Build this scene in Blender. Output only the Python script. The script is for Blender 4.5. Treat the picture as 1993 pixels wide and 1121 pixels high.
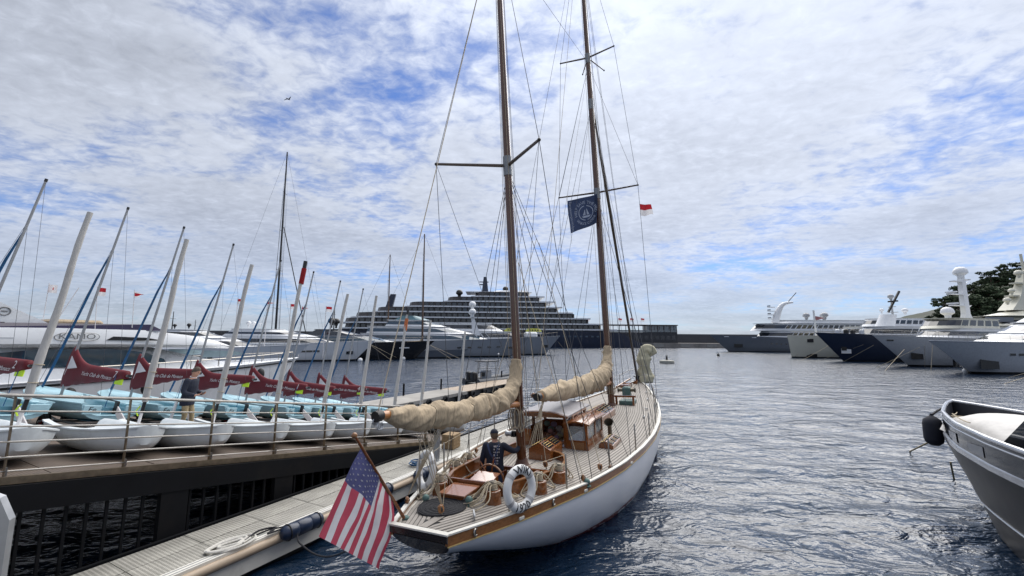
import bpy, bmesh, math, random
import numpy as np
from mathutils import Vector, Matrix, noise
random.seed(7); RNG = np.random.RandomState(11)
R = math.radians
scene = bpy.context.scene
for o in list(bpy.data.objects): bpy.data.objects.remove(o)
COL = scene.collection

# ------------------------------------------------------------------ camera
PITCH, ROLL, CAMZ, FPX = 7.2, 0.42, 4.0, 800.0          # FPX: focal length in pixels of the 1993 px photograph
cam_rot = Matrix.Rotation(R(90 + PITCH), 3, 'X') @ Matrix.Rotation(R(ROLL), 3, 'Z')
cd = bpy.data.cameras.new('camera'); cd.sensor_width = 36; cd.lens = FPX / 1993 * 36
cd.clip_start = 0.05; cd.clip_end = 9000
camo = bpy.data.objects.new('camera', cd); COL.objects.link(camo)
camo.matrix_world = Matrix.Translation((0, 0, CAMZ)) @ cam_rot.to_4x4()
scene.camera = camo
CAM = Vector((0, 0, CAMZ))

# ------------------------------------------------------------------ world, sun, exposure
SUN_EL, SUN_AZ = 56.0, 30.0      # azimuth: degrees to the right of straight ahead (+Y)
sun_dir = Vector((math.sin(R(SUN_AZ)) * math.cos(R(SUN_EL)), math.cos(R(SUN_AZ)) * math.cos(R(SUN_EL)), math.sin(R(SUN_EL))))
w = bpy.data.worlds.new('World'); scene.world = w; w.use_nodes = True
nt = w.node_tree; nt.nodes.clear()
def wn(t, **k):
    n = nt.nodes.new(t)
    for a, b in k.items(): setattr(n, a, b)
    return n
def wl(a, b): nt.links.new(a, b)
def wmath(op, a, b=None, clamp=False):
    n = wn('ShaderNodeMath', operation=op, use_clamp=clamp)
    for i, v in enumerate((a, b)):
        if v is None: continue
        if isinstance(v, (int, float)): n.inputs[i].default_value = v
        else: wl(v, n.inputs[i])
    return n.outputs[0]
out = wn('ShaderNodeOutputWorld'); bg = wn('ShaderNodeBackground'); bg.inputs['Strength'].default_value = 0.11
sky = wn('ShaderNodeTexSky', sky_type='NISHITA', sun_disc=False)
sky.sun_elevation = R(SUN_EL); sky.sun_rotation = R(SUN_AZ); sky.air_density = 1.0; sky.dust_density = 0.6; sky.ozone_density = 2.0
tc = wn('ShaderNodeTexCoord'); nrm = wn('ShaderNodeVectorMath', operation='NORMALIZE'); wl(tc.outputs['Generated'], nrm.inputs[0])
sp = wn('ShaderNodeSeparateXYZ'); wl(nrm.outputs[0], sp.inputs[0])
zc = wmath('ADD', wmath('MAXIMUM', sp.outputs[2], 0.0), 0.12)
cb = wn('ShaderNodeCombineXYZ'); wl(wmath('DIVIDE', sp.outputs[0], zc), cb.inputs[0]); wl(wmath('DIVIDE', sp.outputs[1], zc), cb.inputs[1])
def wnoise(vec, scale, detail, rough, loc=(0, 0, 0), sc=(1, 1, 1), rot=0, dist=0):
    m = wn('ShaderNodeMapping'); m.inputs['Location'].default_value = loc; m.inputs['Scale'].default_value = sc; m.inputs['Rotation'].default_value = (0, 0, R(rot))
    wl(vec, m.inputs[0]); n = wn('ShaderNodeTexNoise'); wl(m.outputs[0], n.inputs['Vector'])
    n.inputs['Scale'].default_value = scale; n.inputs['Detail'].default_value = detail; n.inputs['Roughness'].default_value = rough; n.inputs['Distortion'].default_value = dist
    return n.outputs['Fac']
big = wnoise(cb.outputs[0], 0.9, 4, 0.5, (12.1, 3.3, 0), (1, 1, 1), 0, 0.3)        # large patches
mid = wnoise(cb.outputs[0], 4.2, 6, 0.55, (0.4, 2.2, 0), (1.0, 1.25, 1), 25, 0.5)   # billows
fin = wnoise(cb.outputs[0], 16.0, 5, 0.6, (5.0, 0.3, 0), (1.0, 1.3, 1), 25, 0.4)    # mackerel flecks
def ramp(v, a, b):
    n = wn('ShaderNodeMapRange', interpolation_type='SMOOTHSTEP'); wl(v, n.inputs[0]); n.inputs[1].default_value = a; n.inputs[2].default_value = b
    return n.outputs[0]
dens = wmath('ADD', wmath('ADD', wmath('MULTIPLY', big, 0.56), wmath('MULTIPLY', mid, 0.34)), wmath('MULTIPLY', fin, 0.20))
cov = ramp(dens, 0.35, 0.565)                       # cloud cover 0..1
hz = ramp(sp.outputs[2], 0.0, 0.16)                # near the horizon the layer closes
cov = wmath('MAXIMUM', cov, wmath('MULTIPLY', wmath('SUBTRACT', 1.0, hz), 0.5))
cov = wmath('MULTIPLY', cov, wmath('ADD', 0.76, wmath('MULTIPLY', ramp(sp.outputs[2], 0.0, 0.35), 0.18)))
thick = ramp(dens, 0.50, 0.66)                       # thick parts: darker undersides
dt = wn('ShaderNodeVectorMath', operation='DOT_PRODUCT'); wl(nrm.outputs[0], dt.inputs[0]); dt.inputs[1].default_value = sun_dir
glow = wmath('POWER', wmath('MAXIMUM', dt.outputs['Value'], 0.0), 5.0)
lum = wmath('ADD', wmath('ADD', 4.0, wmath('MULTIPLY', glow, 3.0)), wmath('MULTIPLY', thick, -0.7))
lum = wmath('ADD', lum, wmath('ADD', wmath('MULTIPLY', wmath('SUBTRACT', fin, 0.5), 3.0), wmath('MULTIPLY', wmath('SUBTRACT', mid, 0.5), 3.2)))
lum = wmath('MULTIPLY', lum, wmath('ADD', 0.9, wmath('MULTIPLY', hz, 0.1)))
cl = wn('ShaderNodeCombineColor'); wl(wmath('MULTIPLY', lum, 0.89), cl.inputs[0]); wl(wmath('MULTIPLY', lum, 0.955), cl.inputs[1]); wl(wmath('MULTIPLY', lum, 1.09), cl.inputs[2])
sg = wn('ShaderNodeMix', data_type='RGBA', blend_type='MULTIPLY'); sg.inputs[0].default_value = 1; wl(sky.outputs[0], sg.inputs[6]); sg.inputs[7].default_value = (0.42, 0.54, 0.80, 1)
mx = wn('ShaderNodeMix', data_type='RGBA'); wl(cov, mx.inputs[0]); wl(sg.outputs[2], mx.inputs[6]); wl(cl.outputs[0], mx.inputs[7])
wl(mx.outputs[2], bg.inputs['Color']); wl(bg.outputs[0], out.inputs[0])
sl = bpy.data.lights.new('sun', 'SUN'); sl.energy = 2.7; sl.angle = R(75); sl.color = (1.0, 0.96, 0.9)
so = bpy.data.objects.new('sun', sl); COL.objects.link(so); so.rotation_euler = sun_dir.to_track_quat('Z', 'Y').to_euler(); so.location = (20, 40, 60)
vs = scene.view_settings; vs.view_transform = 'Standard'; vs.look = 'None'; vs.exposure = 0.66; vs.gamma = 1.0; vs.use_curve_mapping = False
scene.cycles.max_bounces = 6; scene.cycles.transparent_max_bounces = 8; scene.cycles.caustics_reflective = False; scene.cycles.caustics_refractive = False

# ------------------------------------------------------------------ pixels of the photograph to directions
def ray(px, py): return cam_rot @ Vector(((px - 996.5) / FPX, -(py - 560.5) / FPX, -1))
def pz(px, py, z):
    d = ray(px, py); return CAM + d * ((z - CAMZ) / d.z)
def py_(px, py, y):
    d = ray(px, py); return CAM + d * (y / d.y)

# ------------------------------------------------------------------ materials
MATS = {}
def hexc(h): 
    h = h.lstrip('#'); v = [int(h[i:i+2], 16) / 255 for i in (0, 2, 4)]
    return tuple(((c + .055) / 1.055) ** 2.4 if c > .04045 else c / 12.92 for c in v)
def mat(name, col, rough=.5, metal=0., var=.12, scale=5., bump=0., bscale=30., coat=0., stretch=(1, 1, 1), spec=.5, rnd=0., detail=4, dirt=None, bdist=.02, trans=0.):
    if name in MATS: return MATS[name]
    m = bpy.data.materials.new(name); m.use_nodes = True; MATS[name] = m
    t = m.node_tree; b = t.nodes['Principled BSDF']
    if isinstance(col, str): col = hexc(col)
    tcn = t.nodes.new('ShaderNodeTexCoord'); mp = t.nodes.new('ShaderNodeMapping'); mp.inputs['Scale'].default_value = stretch
    t.links.new(tcn.outputs['Object'], mp.inputs[0])
    n = t.nodes.new('ShaderNodeTexNoise'); n.inputs['Scale'].default_value = scale; n.inputs['Detail'].default_value = detail; n.inputs['Roughness'].default_value = .6
    t.links.new(mp.outputs[0], n.inputs['Vector'])
    mixn = t.nodes.new('ShaderNodeMix'); mixn.data_type = 'RGBA'
    mr = t.nodes.new('ShaderNodeMapRange'); mr.inputs[1].default_value = .28; mr.inputs[2].default_value = .72; t.links.new(n.outputs['Fac'], mr.inputs[0])
    t.links.new(mr.outputs[0], mixn.inputs[0])
    mixn.inputs[6].default_value = (*[c * (1 - var) for c in col], 1); mixn.inputs[7].default_value = (*[min(1, c * (1 + var)) for c in col], 1)
    colout = mixn.outputs[2]
    if dirt:
        n2 = t.nodes.new('ShaderNodeTexNoise'); n2.inputs['Scale'].default_value = dirt[1]; n2.inputs['Detail'].default_value = 6; n2.inputs['Roughness'].default_value = .7
        t.links.new(tcn.outputs['Object'], n2.inputs['Vector'])
        m2 = t.nodes.new('ShaderNodeMapRange'); m2.inputs[1].default_value = .52; m2.inputs[2].default_value = .75; m2.inputs[4].default_value = dirt[2]; t.links.new(n2.outputs['Fac'], m2.inputs[0])
        x = t.nodes.new('ShaderNodeMix'); x.data_type = 'RGBA'; t.links.new(m2.outputs[0], x.inputs[0]); t.links.new(colout, x.inputs[6]); x.inputs[7].default_value = (*dirt[0], 1); colout = x.outputs[2]
    if rnd:
        oi = t.nodes.new('ShaderNodeObjectInfo'); hs = t.nodes.new('ShaderNodeHueSaturation'); r2 = t.nodes.new('ShaderNodeMapRange')
        r2.inputs[3].default_value = 1 - rnd; r2.inputs[4].default_value = 1 + rnd
        t.links.new(oi.outputs['Random'], r2.inputs[0]); t.links.new(r2.outputs[0], hs.inputs['Value']); t.links.new(colout, hs.inputs['Color']); colout = hs.outputs[0]
    t.links.new(colout, b.inputs['Base Color'])
    r3 = t.nodes.new('ShaderNodeMapRange'); r3.inputs[3].default_value = max(.02, rough * .8); r3.inputs[4].default_value = min(1, rough * 1.2); t.links.new(n.outputs['Fac'], r3.inputs[0]); t.links.new(r3.outputs[0], b.inputs['Roughness'])
    b.inputs['Metallic'].default_value = metal; b.inputs['Coat Weight'].default_value = coat; b.inputs['Coat Roughness'].default_value = .08; b.inputs['Specular IOR Level'].default_value = spec
    if trans: b.inputs['Transmission Weight'].default_value = trans
    if bump:
        n3 = t.nodes.new('ShaderNodeTexNoise'); n3.inputs['Scale'].default_value = bscale; n3.inputs['Detail'].default_value = 3; t.links.new(mp.outputs[0], n3.inputs['Vector'])
        bp = t.nodes.new('ShaderNodeBump'); bp.inputs['Strength'].default_value = bump; bp.inputs['Distance'].default_value = bdist; t.links.new(n3.outputs['Fac'], bp.inputs['Height']); t.links.new(bp.outputs[0], b.inputs['Normal'])
    return m
def grating(name, c1, c2, sx, sy, strength=.6, dirtcol=None):
    """open metal / plastic grating: rows of slots in object space (x, y)"""
    m = bpy.data.materials.new(name); m.use_nodes = True; MATS[name] = m; t = m.node_tree; b = t.nodes['Principled BSDF']
    tcn = t.nodes.new('ShaderNodeTexCoord'); br = t.nodes.new('ShaderNodeTexBrick'); mp = t.nodes.new('ShaderNodeMapping'); mp.inputs['Scale'].default_value = (sx, sy, 1)
    t.links.new(tcn.outputs['Object'], mp.inputs[0]); t.links.new(mp.outputs[0], br.inputs['Vector'])
    br.inputs['Color1'].default_value = (*c2, 1); br.inputs['Color2'].default_value = (*[c * .8 for c in c2], 1); br.inputs['Mortar'].default_value = (*c1, 1)
    br.inputs['Scale'].default_value = 1; br.inputs['Mortar Size'].default_value = .13; br.inputs['Mortar Smooth'].default_value = .3; br.inputs['Brick Width'].default_value = 1.0; br.inputs['Row Height'].default_value = .5
    n = t.nodes.new('ShaderNodeTexNoise'); n.inputs['Scale'].default_value = 1.6; n.inputs['Detail'].default_value = 6; t.links.new(tcn.outputs['Object'], n.inputs['Vector'])
    mr = t.nodes.new('ShaderNodeMapRange'); mr.inputs[1].default_value = .3; mr.inputs[2].default_value = .75; mr.inputs[3].default_value = .72; mr.inputs[4].default_value = 1.15; t.links.new(n.outputs['Fac'], mr.inputs[0])
    mm = t.nodes.new('ShaderNodeVectorMath'); mm.operation = 'SCALE'; t.links.new(br.outputs['Color'], mm.inputs[0]); t.links.new(mr.outputs[0], mm.inputs['Scale']); t.links.new(mm.outputs[0], b.inputs['Base Color'])
    b.inputs['Roughness'].default_value = .65
    bp = t.nodes.new('ShaderNodeBump'); bp.inputs['Strength'].default_value = strength; bp.inputs['Distance'].default_value = .01; t.links.new(br.outputs['Fac'], bp.inputs['Height']); t.links.new(bp.outputs[0], b.inputs['Normal'])
    return m
def glass(name, col, rough=.04):
    m = mat(name, col, rough, 0, .1, 2); m.node_tree.nodes['Principled BSDF'].inputs['Specular IOR Level'].default_value = .9; return m

white = mat('white_gelcoat', (.76, .77, .78), .28, coat=.2, var=.05, scale=2)
whiteship = mat('white_ship_paint', (.72, .73, .74), .35, var=.05, scale=.4)
cream = mat('cream_ship_paint', (.60, .58, .48), .35, var=.05, scale=.4)
greyship = mat('grey_ship_paint', (.13, .145, .17), .35, var=.08, scale=.3)
lgreyship = mat('light_grey_ship_paint', (.26, .28, .31), .35, var=.08, scale=.3)
navyship = mat('navy_ship_paint', (.012, .02, .045), .3, var=.1, scale=.3)
blackship = mat('black_ship_paint', (.012, .013, .017), .22, var=.1, scale=.3)
redboot = mat('red_bottom_paint', (.16, .02, .025), .5)
darkglass = glass('dark_window_glass', (.012, .015, .02))
blueglass = glass('blue_window_glass', (.03, .06, .085))
steel = mat('stainless_steel', (.36, .34, .31), .32, 1, .1, 8)
bronze_st = mat('weathered_steel_post', (.24, .19, .13), .42, .85, .25, 9)
galv = mat('galvanised_metal', (.42, .43, .44), .45, .7, .12, 6)
alu = mat('mast_aluminium', (.33, .33, .33), .4, .6, .12, 3, stretch=(4, 4, .5))
blackmetal = mat('black_steel', (.005, .0055, .007), .75, 0, .3, 1.5, spec=.18, dirt=((.016, .013, .011), 1.1, .5))
black = mat('black_plastic', (.01, .01, .011), .45)
rubber = mat('black_rubber', (.013, .013, .014), .7, bump=.3)
wire = mat('steel_wire', (.10, .10, .105), .45, .5)
varn = mat('varnished_mahogany', (.19, .062, .016), .2, 0, .38, 3.5, coat=.6, stretch=(1, 9, 9), rnd=.15)
varnlt = mat('varnished_teak', (.24, .105, .036), .3, 0, .3, 4, coat=.4, stretch=(1, 10, 10), rnd=.1)
mastwood = mat('varnished_mast', (.085, .030, .012), .22, 0, .35, 3, coat=.6, stretch=(9, 9, .7))
teak = mat('weathered_teak', (.335, .305, .27), .75, 0, .16, 5, stretch=(.6, 14, 14), rnd=.13, bump=.25, bscale=18, dirt=((.22, .19, .16), 1.7, .5))
caulk = mat('black_caulking', (.02, .02, .02), .7)
deckwhite = mat('white_deck_paint', (.66, .64, .58), .5, var=.06, dirt=((.4, .36, .3), 3, .4))
hullwhite = mat('white_yacht_hull', (.74, .75, .78), .38, coat=.06, var=.03, scale=1)
rope = mat('natural_rope', (.46, .39, .28), .85, 0, .2, 40, bump=.6, bscale=120)
ropew = mat('white_rope', (.60, .58, .53), .85, 0, .15, 40, bump=.6, bscale=120)
roped = mat('black_rope', (.012, .012, .016), .8, 0, .3, 40, bump=.6, bscale=120)
canvas = mat('beige_canvas', (.42, .33, .22), .88, 0, .14, 3, bump=.5, bscale=5.0, bdist=.07, stretch=(2.4, 1, .55), dirt=((.30, .23, .15), 1.6, .5))
canvasp = mat('pale_sailcloth', (.52, .48, .33), .7, 0, .12, 4, bump=.25, bscale=40)
redcanvas = mat('red_canvas', (.13, .008, .015), .75, 0, .18, 4, bump=.3, bscale=30)
yellowp = mat('fluorescent_yellow', (.62, .85, .03), .5)
lblue = mat('pale_blue_plastic', (.36, .56, .63), .4, var=.07, scale=2, dirt=((.2, .36, .42), 2.2, .35))
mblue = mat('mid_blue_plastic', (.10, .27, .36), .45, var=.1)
bluestrap = mat('blue_sailcloth', (.008, .085, .21), .6, var=.2)
bugwhite = mat('off_white_plastic', (.66, .70, .71), .4, 0, .05, 2, dirt=((.36, .38, .37), 2.5, .45))
sleeve = mat('mast_sleeve_cloth', (.46, .45, .43), .8, 0, .12, 6, stretch=(3, 3, .6), bump=.4, bscale=16)
navycloth = mat('navy_cloth', (.010, .014, .03), .85, 0, .25, 8, bump=.3)
jeans = mat('blue_denim', (.035, .06, .12), .85, 0, .3, 9, bump=.3)
khaki = mat('khaki_cotton', (.36, .28, .16), .85, 0, .15, 7, bump=.3)
skin = mat('skin', (.46, .24, .16), .55, 0, .1, 12)
hairm = mat('grey_brown_hair', (.075, .055, .04), .7, 0, .4, 40, bump=.5, bscale=90)
tan = mat('tan_wood_edge', (.36, .28, .20), .55, 0, .2, 3, stretch=(.7, 6, 6), dirt=((.2, .16, .12), 2, .5))
concrete = mat('quay_concrete', (.30, .285, .26), .85, 0, .2, .6, bump=.4, bscale=8, dirt=((.14, .13, .12), .25, .6))
stone = mat('breakwater_stone', (.26, .24, .215), .9, 0, .3, .15, bump=.5, bscale=1.2, dirt=((.1, .095, .09), .06, .7))
darkwall = mat('dark_seawall', (.035, .038, .045), .7, 0, .3, .1)
pontgr = grating('pontoon_grating', (.52, .50, .44), (.09, .085, .075), 9, 26)
rampgr = grating('ramp_grating', (.20, .15, .115), (.035, .027, .02), 12, 18, .8)
lampred = mat('flag_red', (.42, .02, .03), .8, 0, .15, 6)
flagw = mat('flag_white', (.80, .78, .78), .8, 0, .06, 6)
flagr = mat('flag_faded_red', (.56, .085, .13), .8, 0, .12, 6, bump=.15, bscale=90)
flagb = mat('flag_faded_blue', (.11, .115, .25), .8, 0, .14, 6, bump=.15, bscale=90)
bannerb = mat('banner_blue', (.03, .045, .095), .8, 0, .2, 5)
bannerw = mat('banner_lettering', (.38, .42, .52), .8, 0, .05, 5)
ink = mat('black_ink', (.015, .015, .018), .6)
greygl = mat('gunmetal_paint', (.020, .021, .025), .36, .0, .12, 2, coat=.0, spec=.10, dirt=((.032, .033, .036), .8, .5))
navyfend = mat('navy_fender_vinyl', (.012, .022, .05), .32, 0, .2, 6)
orangep = mat('orange_tape', (.45, .12, .03), .6)
green_m = mat('green_painted_bronze', (.07, .13, .12), .5, .2, .25, 12)
limegreen = mat('lifeboat_yellow', (.62, .62, .10), .4)
foliage = mat('pine_foliage', (.035, .055, .022), .8, 0, .45, .8, rnd=.25)
bark = mat('pine_bark', (.09, .06, .04), .9, 0, .3, 2)
rock = mat('hillside_scrub', (.022, .03, .015), .9, 0, .6, .05, bump=.5, bscale=.3, dirt=((.2, .17, .13), .03, .4))
card = mat('cardboard_brown', (.28, .19, .10), .8, 0, .15, 6)
script_w = mat('white_print', (.68, .62, .62), .7)

for fm_ in (lampred, flagw, flagr, flagb, bannerb):          # thin cloth lets some light through
    t_ = fm_.node_tree; pb_ = t_.nodes['Principled BSDF']; tr_ = t_.nodes.new('ShaderNodeBsdfTranslucent'); mx_ = t_.nodes.new('ShaderNodeMixShader'); mx_.inputs[0].default_value = .45
    t_.links.new(pb_.inputs['Base Color'].links[0].from_socket, tr_.inputs['Color']); t_.links.new(pb_.outputs[0], mx_.inputs[1]); t_.links.new(tr_.outputs[0], mx_.inputs[2]); t_.links.new(mx_.outputs[0], t_.nodes['Material Output'].inputs['Surface'])

# ------------------------------------------------------------------ mesh builder
ROOTM = {}
class MB:
    def __init__(s): s.v = []; s.f = []; s.mi = []; s.m = 0
    def add(s, vs, fs):
        b = len(s.v); s.v.extend(Vector(v) for v in vs)
        for f in fs: s.f.append([b + i for i in f]); s.mi.append(s.m)
        return s
    def box(s, c, d, M=None, taper=1.0):
        x, y, z = d[0] / 2, d[1] / 2, d[2] / 2; t = taper
        P = [Vector(p) for p in ((-x, -y, -z), (x, -y, -z), (x, y, -z), (-x, y, -z), (-x * t, -y * t, z), (x * t, -y * t, z), (x * t, y * t, z), (-x * t, y * t, z))]
        if M is not None: P = [M @ p for p in P]
        c = Vector(c)
        return s.add([p + c for p in P], ((0, 3, 2, 1), (4, 5, 6, 7), (0, 1, 5, 4), (1, 2, 6, 5), (2, 3, 7, 6), (3, 0, 4, 7)))
    def bbox(s, c, d, r=.02, M=None):
        """box with chamfered vertical edges and top"""
        x, y, z = d[0] / 2, d[1] / 2, d[2] / 2; r = min(r, x * .9, y * .9, z * .9)
        def ring(xx, yy, zz, k): return [(-xx + k, -yy, zz), (xx - k, -yy, zz), (xx, -yy + k, zz), (xx, yy - k, zz), (xx - k, yy, zz), (-xx + k, yy, zz), (-xx, yy - k, zz), (-xx, -yy + k, zz)]
        secs = [ring(x, y, -z, r), ring(x, y, z - r, r), ring(x - r, y - r, z, r * .5)]
        c = Vector(c); secs = [[c + (M @ Vector(p) if M is not None else Vector(p)) for p in q] for q in secs]
        return s.loft(secs)
    def loft(s, secs, closed=True, cap=True, flip=False):
        n = len(secs[0]); vs = [p for q in secs for p in q]; fs = []
        for i in range(len(secs) - 1):
            for j in range(n if closed else n - 1):
                k = (j + 1) % n; q = (i * n + j, i * n + k, (i + 1) * n + k, (i + 1) * n + j); fs.append(q[::-1] if flip else q)
        if cap and closed: fs.append(tuple(range(n))[::-1]); fs.append(tuple(range((len(secs) - 1) * n, len(secs) * n)))
        return s.add(vs, fs)
    def tube(s, pts, r, n=6, cap=True, squash=1.0, up=None):
        pts = [Vector(p) for p in pts]; k = len(pts); rs = r if isinstance(r, (list, tuple)) else [r] * k
        secs = []; ref = None
        for i in range(k):
            d = (pts[min(i + 1, k - 1)] - pts[max(i - 1, 0)])
            d = d.normalized() if d.length > 1e-9 else Vector((0, 0, 1))
            if ref is None: ref = Vector(up) if up else (Vector((0, 0, 1)) if abs(d.z) < .9 else Vector((1, 0, 0)))
            a = d.cross(ref)
            if a.length < 1e-4: a = d.cross(Vector((0, 1, .3)))
            a.normalize(); b = a.cross(d).normalized(); ref = b
            secs.append([pts[i] + (a * math.cos(t) + b * math.sin(t) * squash) * rs[i] for t in [2 * math.pi * j / n for j in range(n)]])
        return s.loft(secs, True, cap, flip=True)
    def lathe(s, prof, n=12, o=(0, 0, 0), M=None, cap=True):
        o = Vector(o); secs = []
        for r, z in prof:
            q = [Vector((r * math.cos(2 * math.pi * j / n), r * math.sin(2 * math.pi * j / n), z)) for j in range(n)]
            if M is not None: q = [M @ p for p in q]
            secs.append([o + p for p in q])
        return s.loft(secs, True, cap)
    def ball(s, c, r, n=10, m=7, sq=(1, 1, 1), M=None):
        prof = [(math.sin(math.pi * i / m) * 1, -math.cos(math.pi * i / m)) for i in range(m + 1)]
        prof[0] = (.02, -1); prof[-1] = (.02, 1); r = Vector((r * sq[0], r * sq[1], r * sq[2])); c = Vector(c); secs = []
        for a, z in prof:
            q = [Vector((a * math.cos(2 * math.pi * j / n) * r.x, a * math.sin(2 * math.pi * j / n) * r.y, z * r.z)) for j in range(n)]
            secs.append([c + (M @ p if M is not None else p) for p in q])
        return s.loft(secs)
    def prism(s, A, B):
        n = len(A); s.add(list(A) + list(B), [tuple(range(n))[::-1], tuple(range(n, 2 * n))] + [(i, (i + 1) % n, n + (i + 1) % n, n + i) for i in range(n)]); return s
    def extr(s, pts, vec):
        vec = Vector(vec); return s.prism([Vector(p) for p in pts], [Vector(p) + vec for p in pts])
    def grid(s, fn, nu, nv, mfn=None):
        vs = [fn(i / nu, j / nv) for i in range(nu + 1) for j in range(nv + 1)]; b = len(s.v); s.v.extend(Vector(v) for v in vs)
        for i in range(nu):
            for j in range(nv):
                s.f.append([b + i * (nv + 1) + j, b + (i + 1) * (nv + 1) + j, b + (i + 1) * (nv + 1) + j + 1, b + i * (nv + 1) + j + 1]); s.mi.append(mfn((i + .5) / nu, (j + .5) / nv) if mfn else s.m)
        return s
    def torus(s, c, Rr, r, n=24, m=8, M=None, sq=1.0, a0=0, a1=None):
        full = a1 is None; a1 = a1 if a1 is not None else 2 * math.pi; c = Vector(c); secs = []
        for i in range(n + (0 if full else 1)):
            t = a0 + (a1 - a0) * i / n
            q = [Vector(((Rr + r * math.cos(p)) * math.cos(t), (Rr + r * math.cos(p)) * math.sin(t), r * math.sin(p) * sq)) for p in [2 * math.pi * j / m for j in range(m)]]
            secs.append([c + (M @ p if M is not None else p) for p in q])
        if full: secs.append(secs[0])
        return s.loft(secs, True, not full, flip=True)
    def build(s, name, m, parent=None, smooth=False, world=False, origin=None, ang=38, sub=0):
        me = bpy.data.meshes.new(name); vs = s.v
        if world and parent is not None:
            inv = ROOTM[parent.name].inverted(); vs = [inv @ v for v in vs]
        if origin is not None: og = Vector(origin); vs = [v - og for v in vs]
        me.from_pydata([tuple(v) for v in vs], [], s.f)
        for x in (m if isinstance(m, (list, tuple)) else [m]): me.materials.append(x)
        if len(me.materials) > 1: me.polygons.foreach_set('material_index', s.mi)
        if smooth:
            me.polygons.foreach_set('use_smooth', [True] * len(me.polygons))
            if ang < 180: me.set_sharp_from_angle(angle=R(ang))
        me.update()
        return link(name, me, parent, origin)
def link(name, me, parent=None, origin=None):
    o = bpy.data.objects.new(name, me); COL.objects.link(o)
    if parent is not None: o.parent = parent; ROOTM[o.name] = ROOTM[parent.name]
    else: ROOTM[o.name] = Matrix.Translation(origin) if origin is not None else Matrix.Identity(4)
    if origin is not None: o.location = origin
    return o
def tag(o, label, cat=None, group=None, kind=None):
    if label: o['label'] = label
    if cat: o['category'] = cat
    if group: o['group'] = group
    if kind: o['kind'] = kind
    return o
def thing(name, label, cat, M=None, group=None, kind=None):
    """an Empty at the thing's base; M is its world matrix (or a location)"""
    o = bpy.data.objects.new(name, None); o.empty_display_size = .2; COL.objects.link(o)
    if M is None: M = Matrix.Identity(4)
    if not isinstance(M, Matrix): M = Matrix.Translation(M)
    o.matrix_world = M; ROOTM[o.name] = M.copy(); tag(o, label, cat, group, kind); return o
def kids(o): return [c for c in bpy.data.objects if c.parent == o]
def copy_tree(o, M=None, label=None):
    c = o.copy(); COL.objects.link(c)
    if M is not None: c.matrix_world = M; ROOTM[c.name] = M.copy()
    if label: c['label'] = label
    for k in list(o.children):
        k2 = k.copy(); COL.objects.link(k2); k2.parent = c; k2.matrix_parent_inverse.identity(); ROOTM[k2.name] = ROOTM[c.name]
        for g in list(k.children): g2 = g.copy(); COL.objects.link(g2); g2.parent = k2; g2.matrix_parent_inverse.identity(); ROOTM[g2.name] = ROOTM[c.name]
    return c
def rotz(a): return Matrix.Rotation(R(a), 4, 'Z')
def roty(a): return Matrix.Rotation(R(a), 4, 'Y')
def rotx(a): return Matrix.Rotation(R(a), 4, 'X')
def T(*p): return Matrix.Translation(p)
def lerp(a, b, t): return a + (b - a) * t
def interp(x, xs, ys): return float(np.interp(x, xs, ys))
BOLD = [0.]
def text_mesh(s, size=1., shear=0., align='CENTER', ext=0.):
    c = bpy.data.curves.new('txt', 'FONT'); c.body = s; c.size = size; c.shear = shear; c.align_x = align; c.align_y = 'CENTER'; c.extrude = ext; c.resolution_u = 2; c.offset = size * BOLD[0]
    o = bpy.data.objects.new('txt', c); COL.objects.link(o); dg = bpy.context.evaluated_depsgraph_get(); dg.update()
    me = bpy.data.meshes.new_from_object(o.evaluated_get(dg)); vs = [v.co.copy() for v in me.vertices]; fs = [list(p.vertices) for p in me.polygons]
    bpy.data.objects.remove(o); bpy.data.curves.remove(c); bpy.data.meshes.remove(me)
    return vs, fs
def put_text(mb, s, size, fn, shear=0., align='CENTER', ext=0., fine=0):
    vs, fs = text_mesh(s, size, shear, align, ext)
    if fine:
        bm = bmesh.new(); vv = [bm.verts.new(v) for v in vs]
        for f in fs:
            try: bm.faces.new([vv[i] for i in f])
            except ValueError: pass
        bmesh.ops.triangulate(bm, faces=bm.faces)
        for _ in range(fine):
            ed = [e for e in bm.edges if e.calc_length() > size * .12]
            if ed: bmesh.ops.subdivide_edges(bm, edges=ed, cuts=1); bmesh.ops.triangulate(bm, faces=bm.faces)
        bm.verts.index_update(); vs = [v.co.copy() for v in bm.verts]; fs = [[v.index for v in f.verts] for f in bm.faces]; bm.free()
    mb.add([fn(v.x, v.y, v.z) for v in vs], fs); return mb
def fbm(p, o=3): return noise.fractal(Vector(p), 1.0, 2.0, o)
def smoothpath(pts, n=8):
    """Catmull-Rom through the points"""
    P = [Vector(p) for p in pts]; P = [P[0] * 2 - P[1]] + P + [P[-1] * 2 - P[-2]]; outp = []
    for i in range(1, len(P) - 2):
        for k in range(n):
            t = k / n; a, b, c, d = P[i - 1], P[i], P[i + 1], P[i + 2]
            outp.append(.5 * ((2 * b) + (c - a) * t + (2 * a - 5 * b + 4 * c - d) * t * t + (-a + 3 * b - 3 * c + d) * t ** 3))
    return outp + [P[-2]]
def sag(a, b, s, n=8):
    a, b = Vector(a), Vector(b); return [a.lerp(b, i / n) - Vector((0, 0, s * 4 * (i / n) * (1 - i / n))) for i in range(n + 1)]
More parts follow.
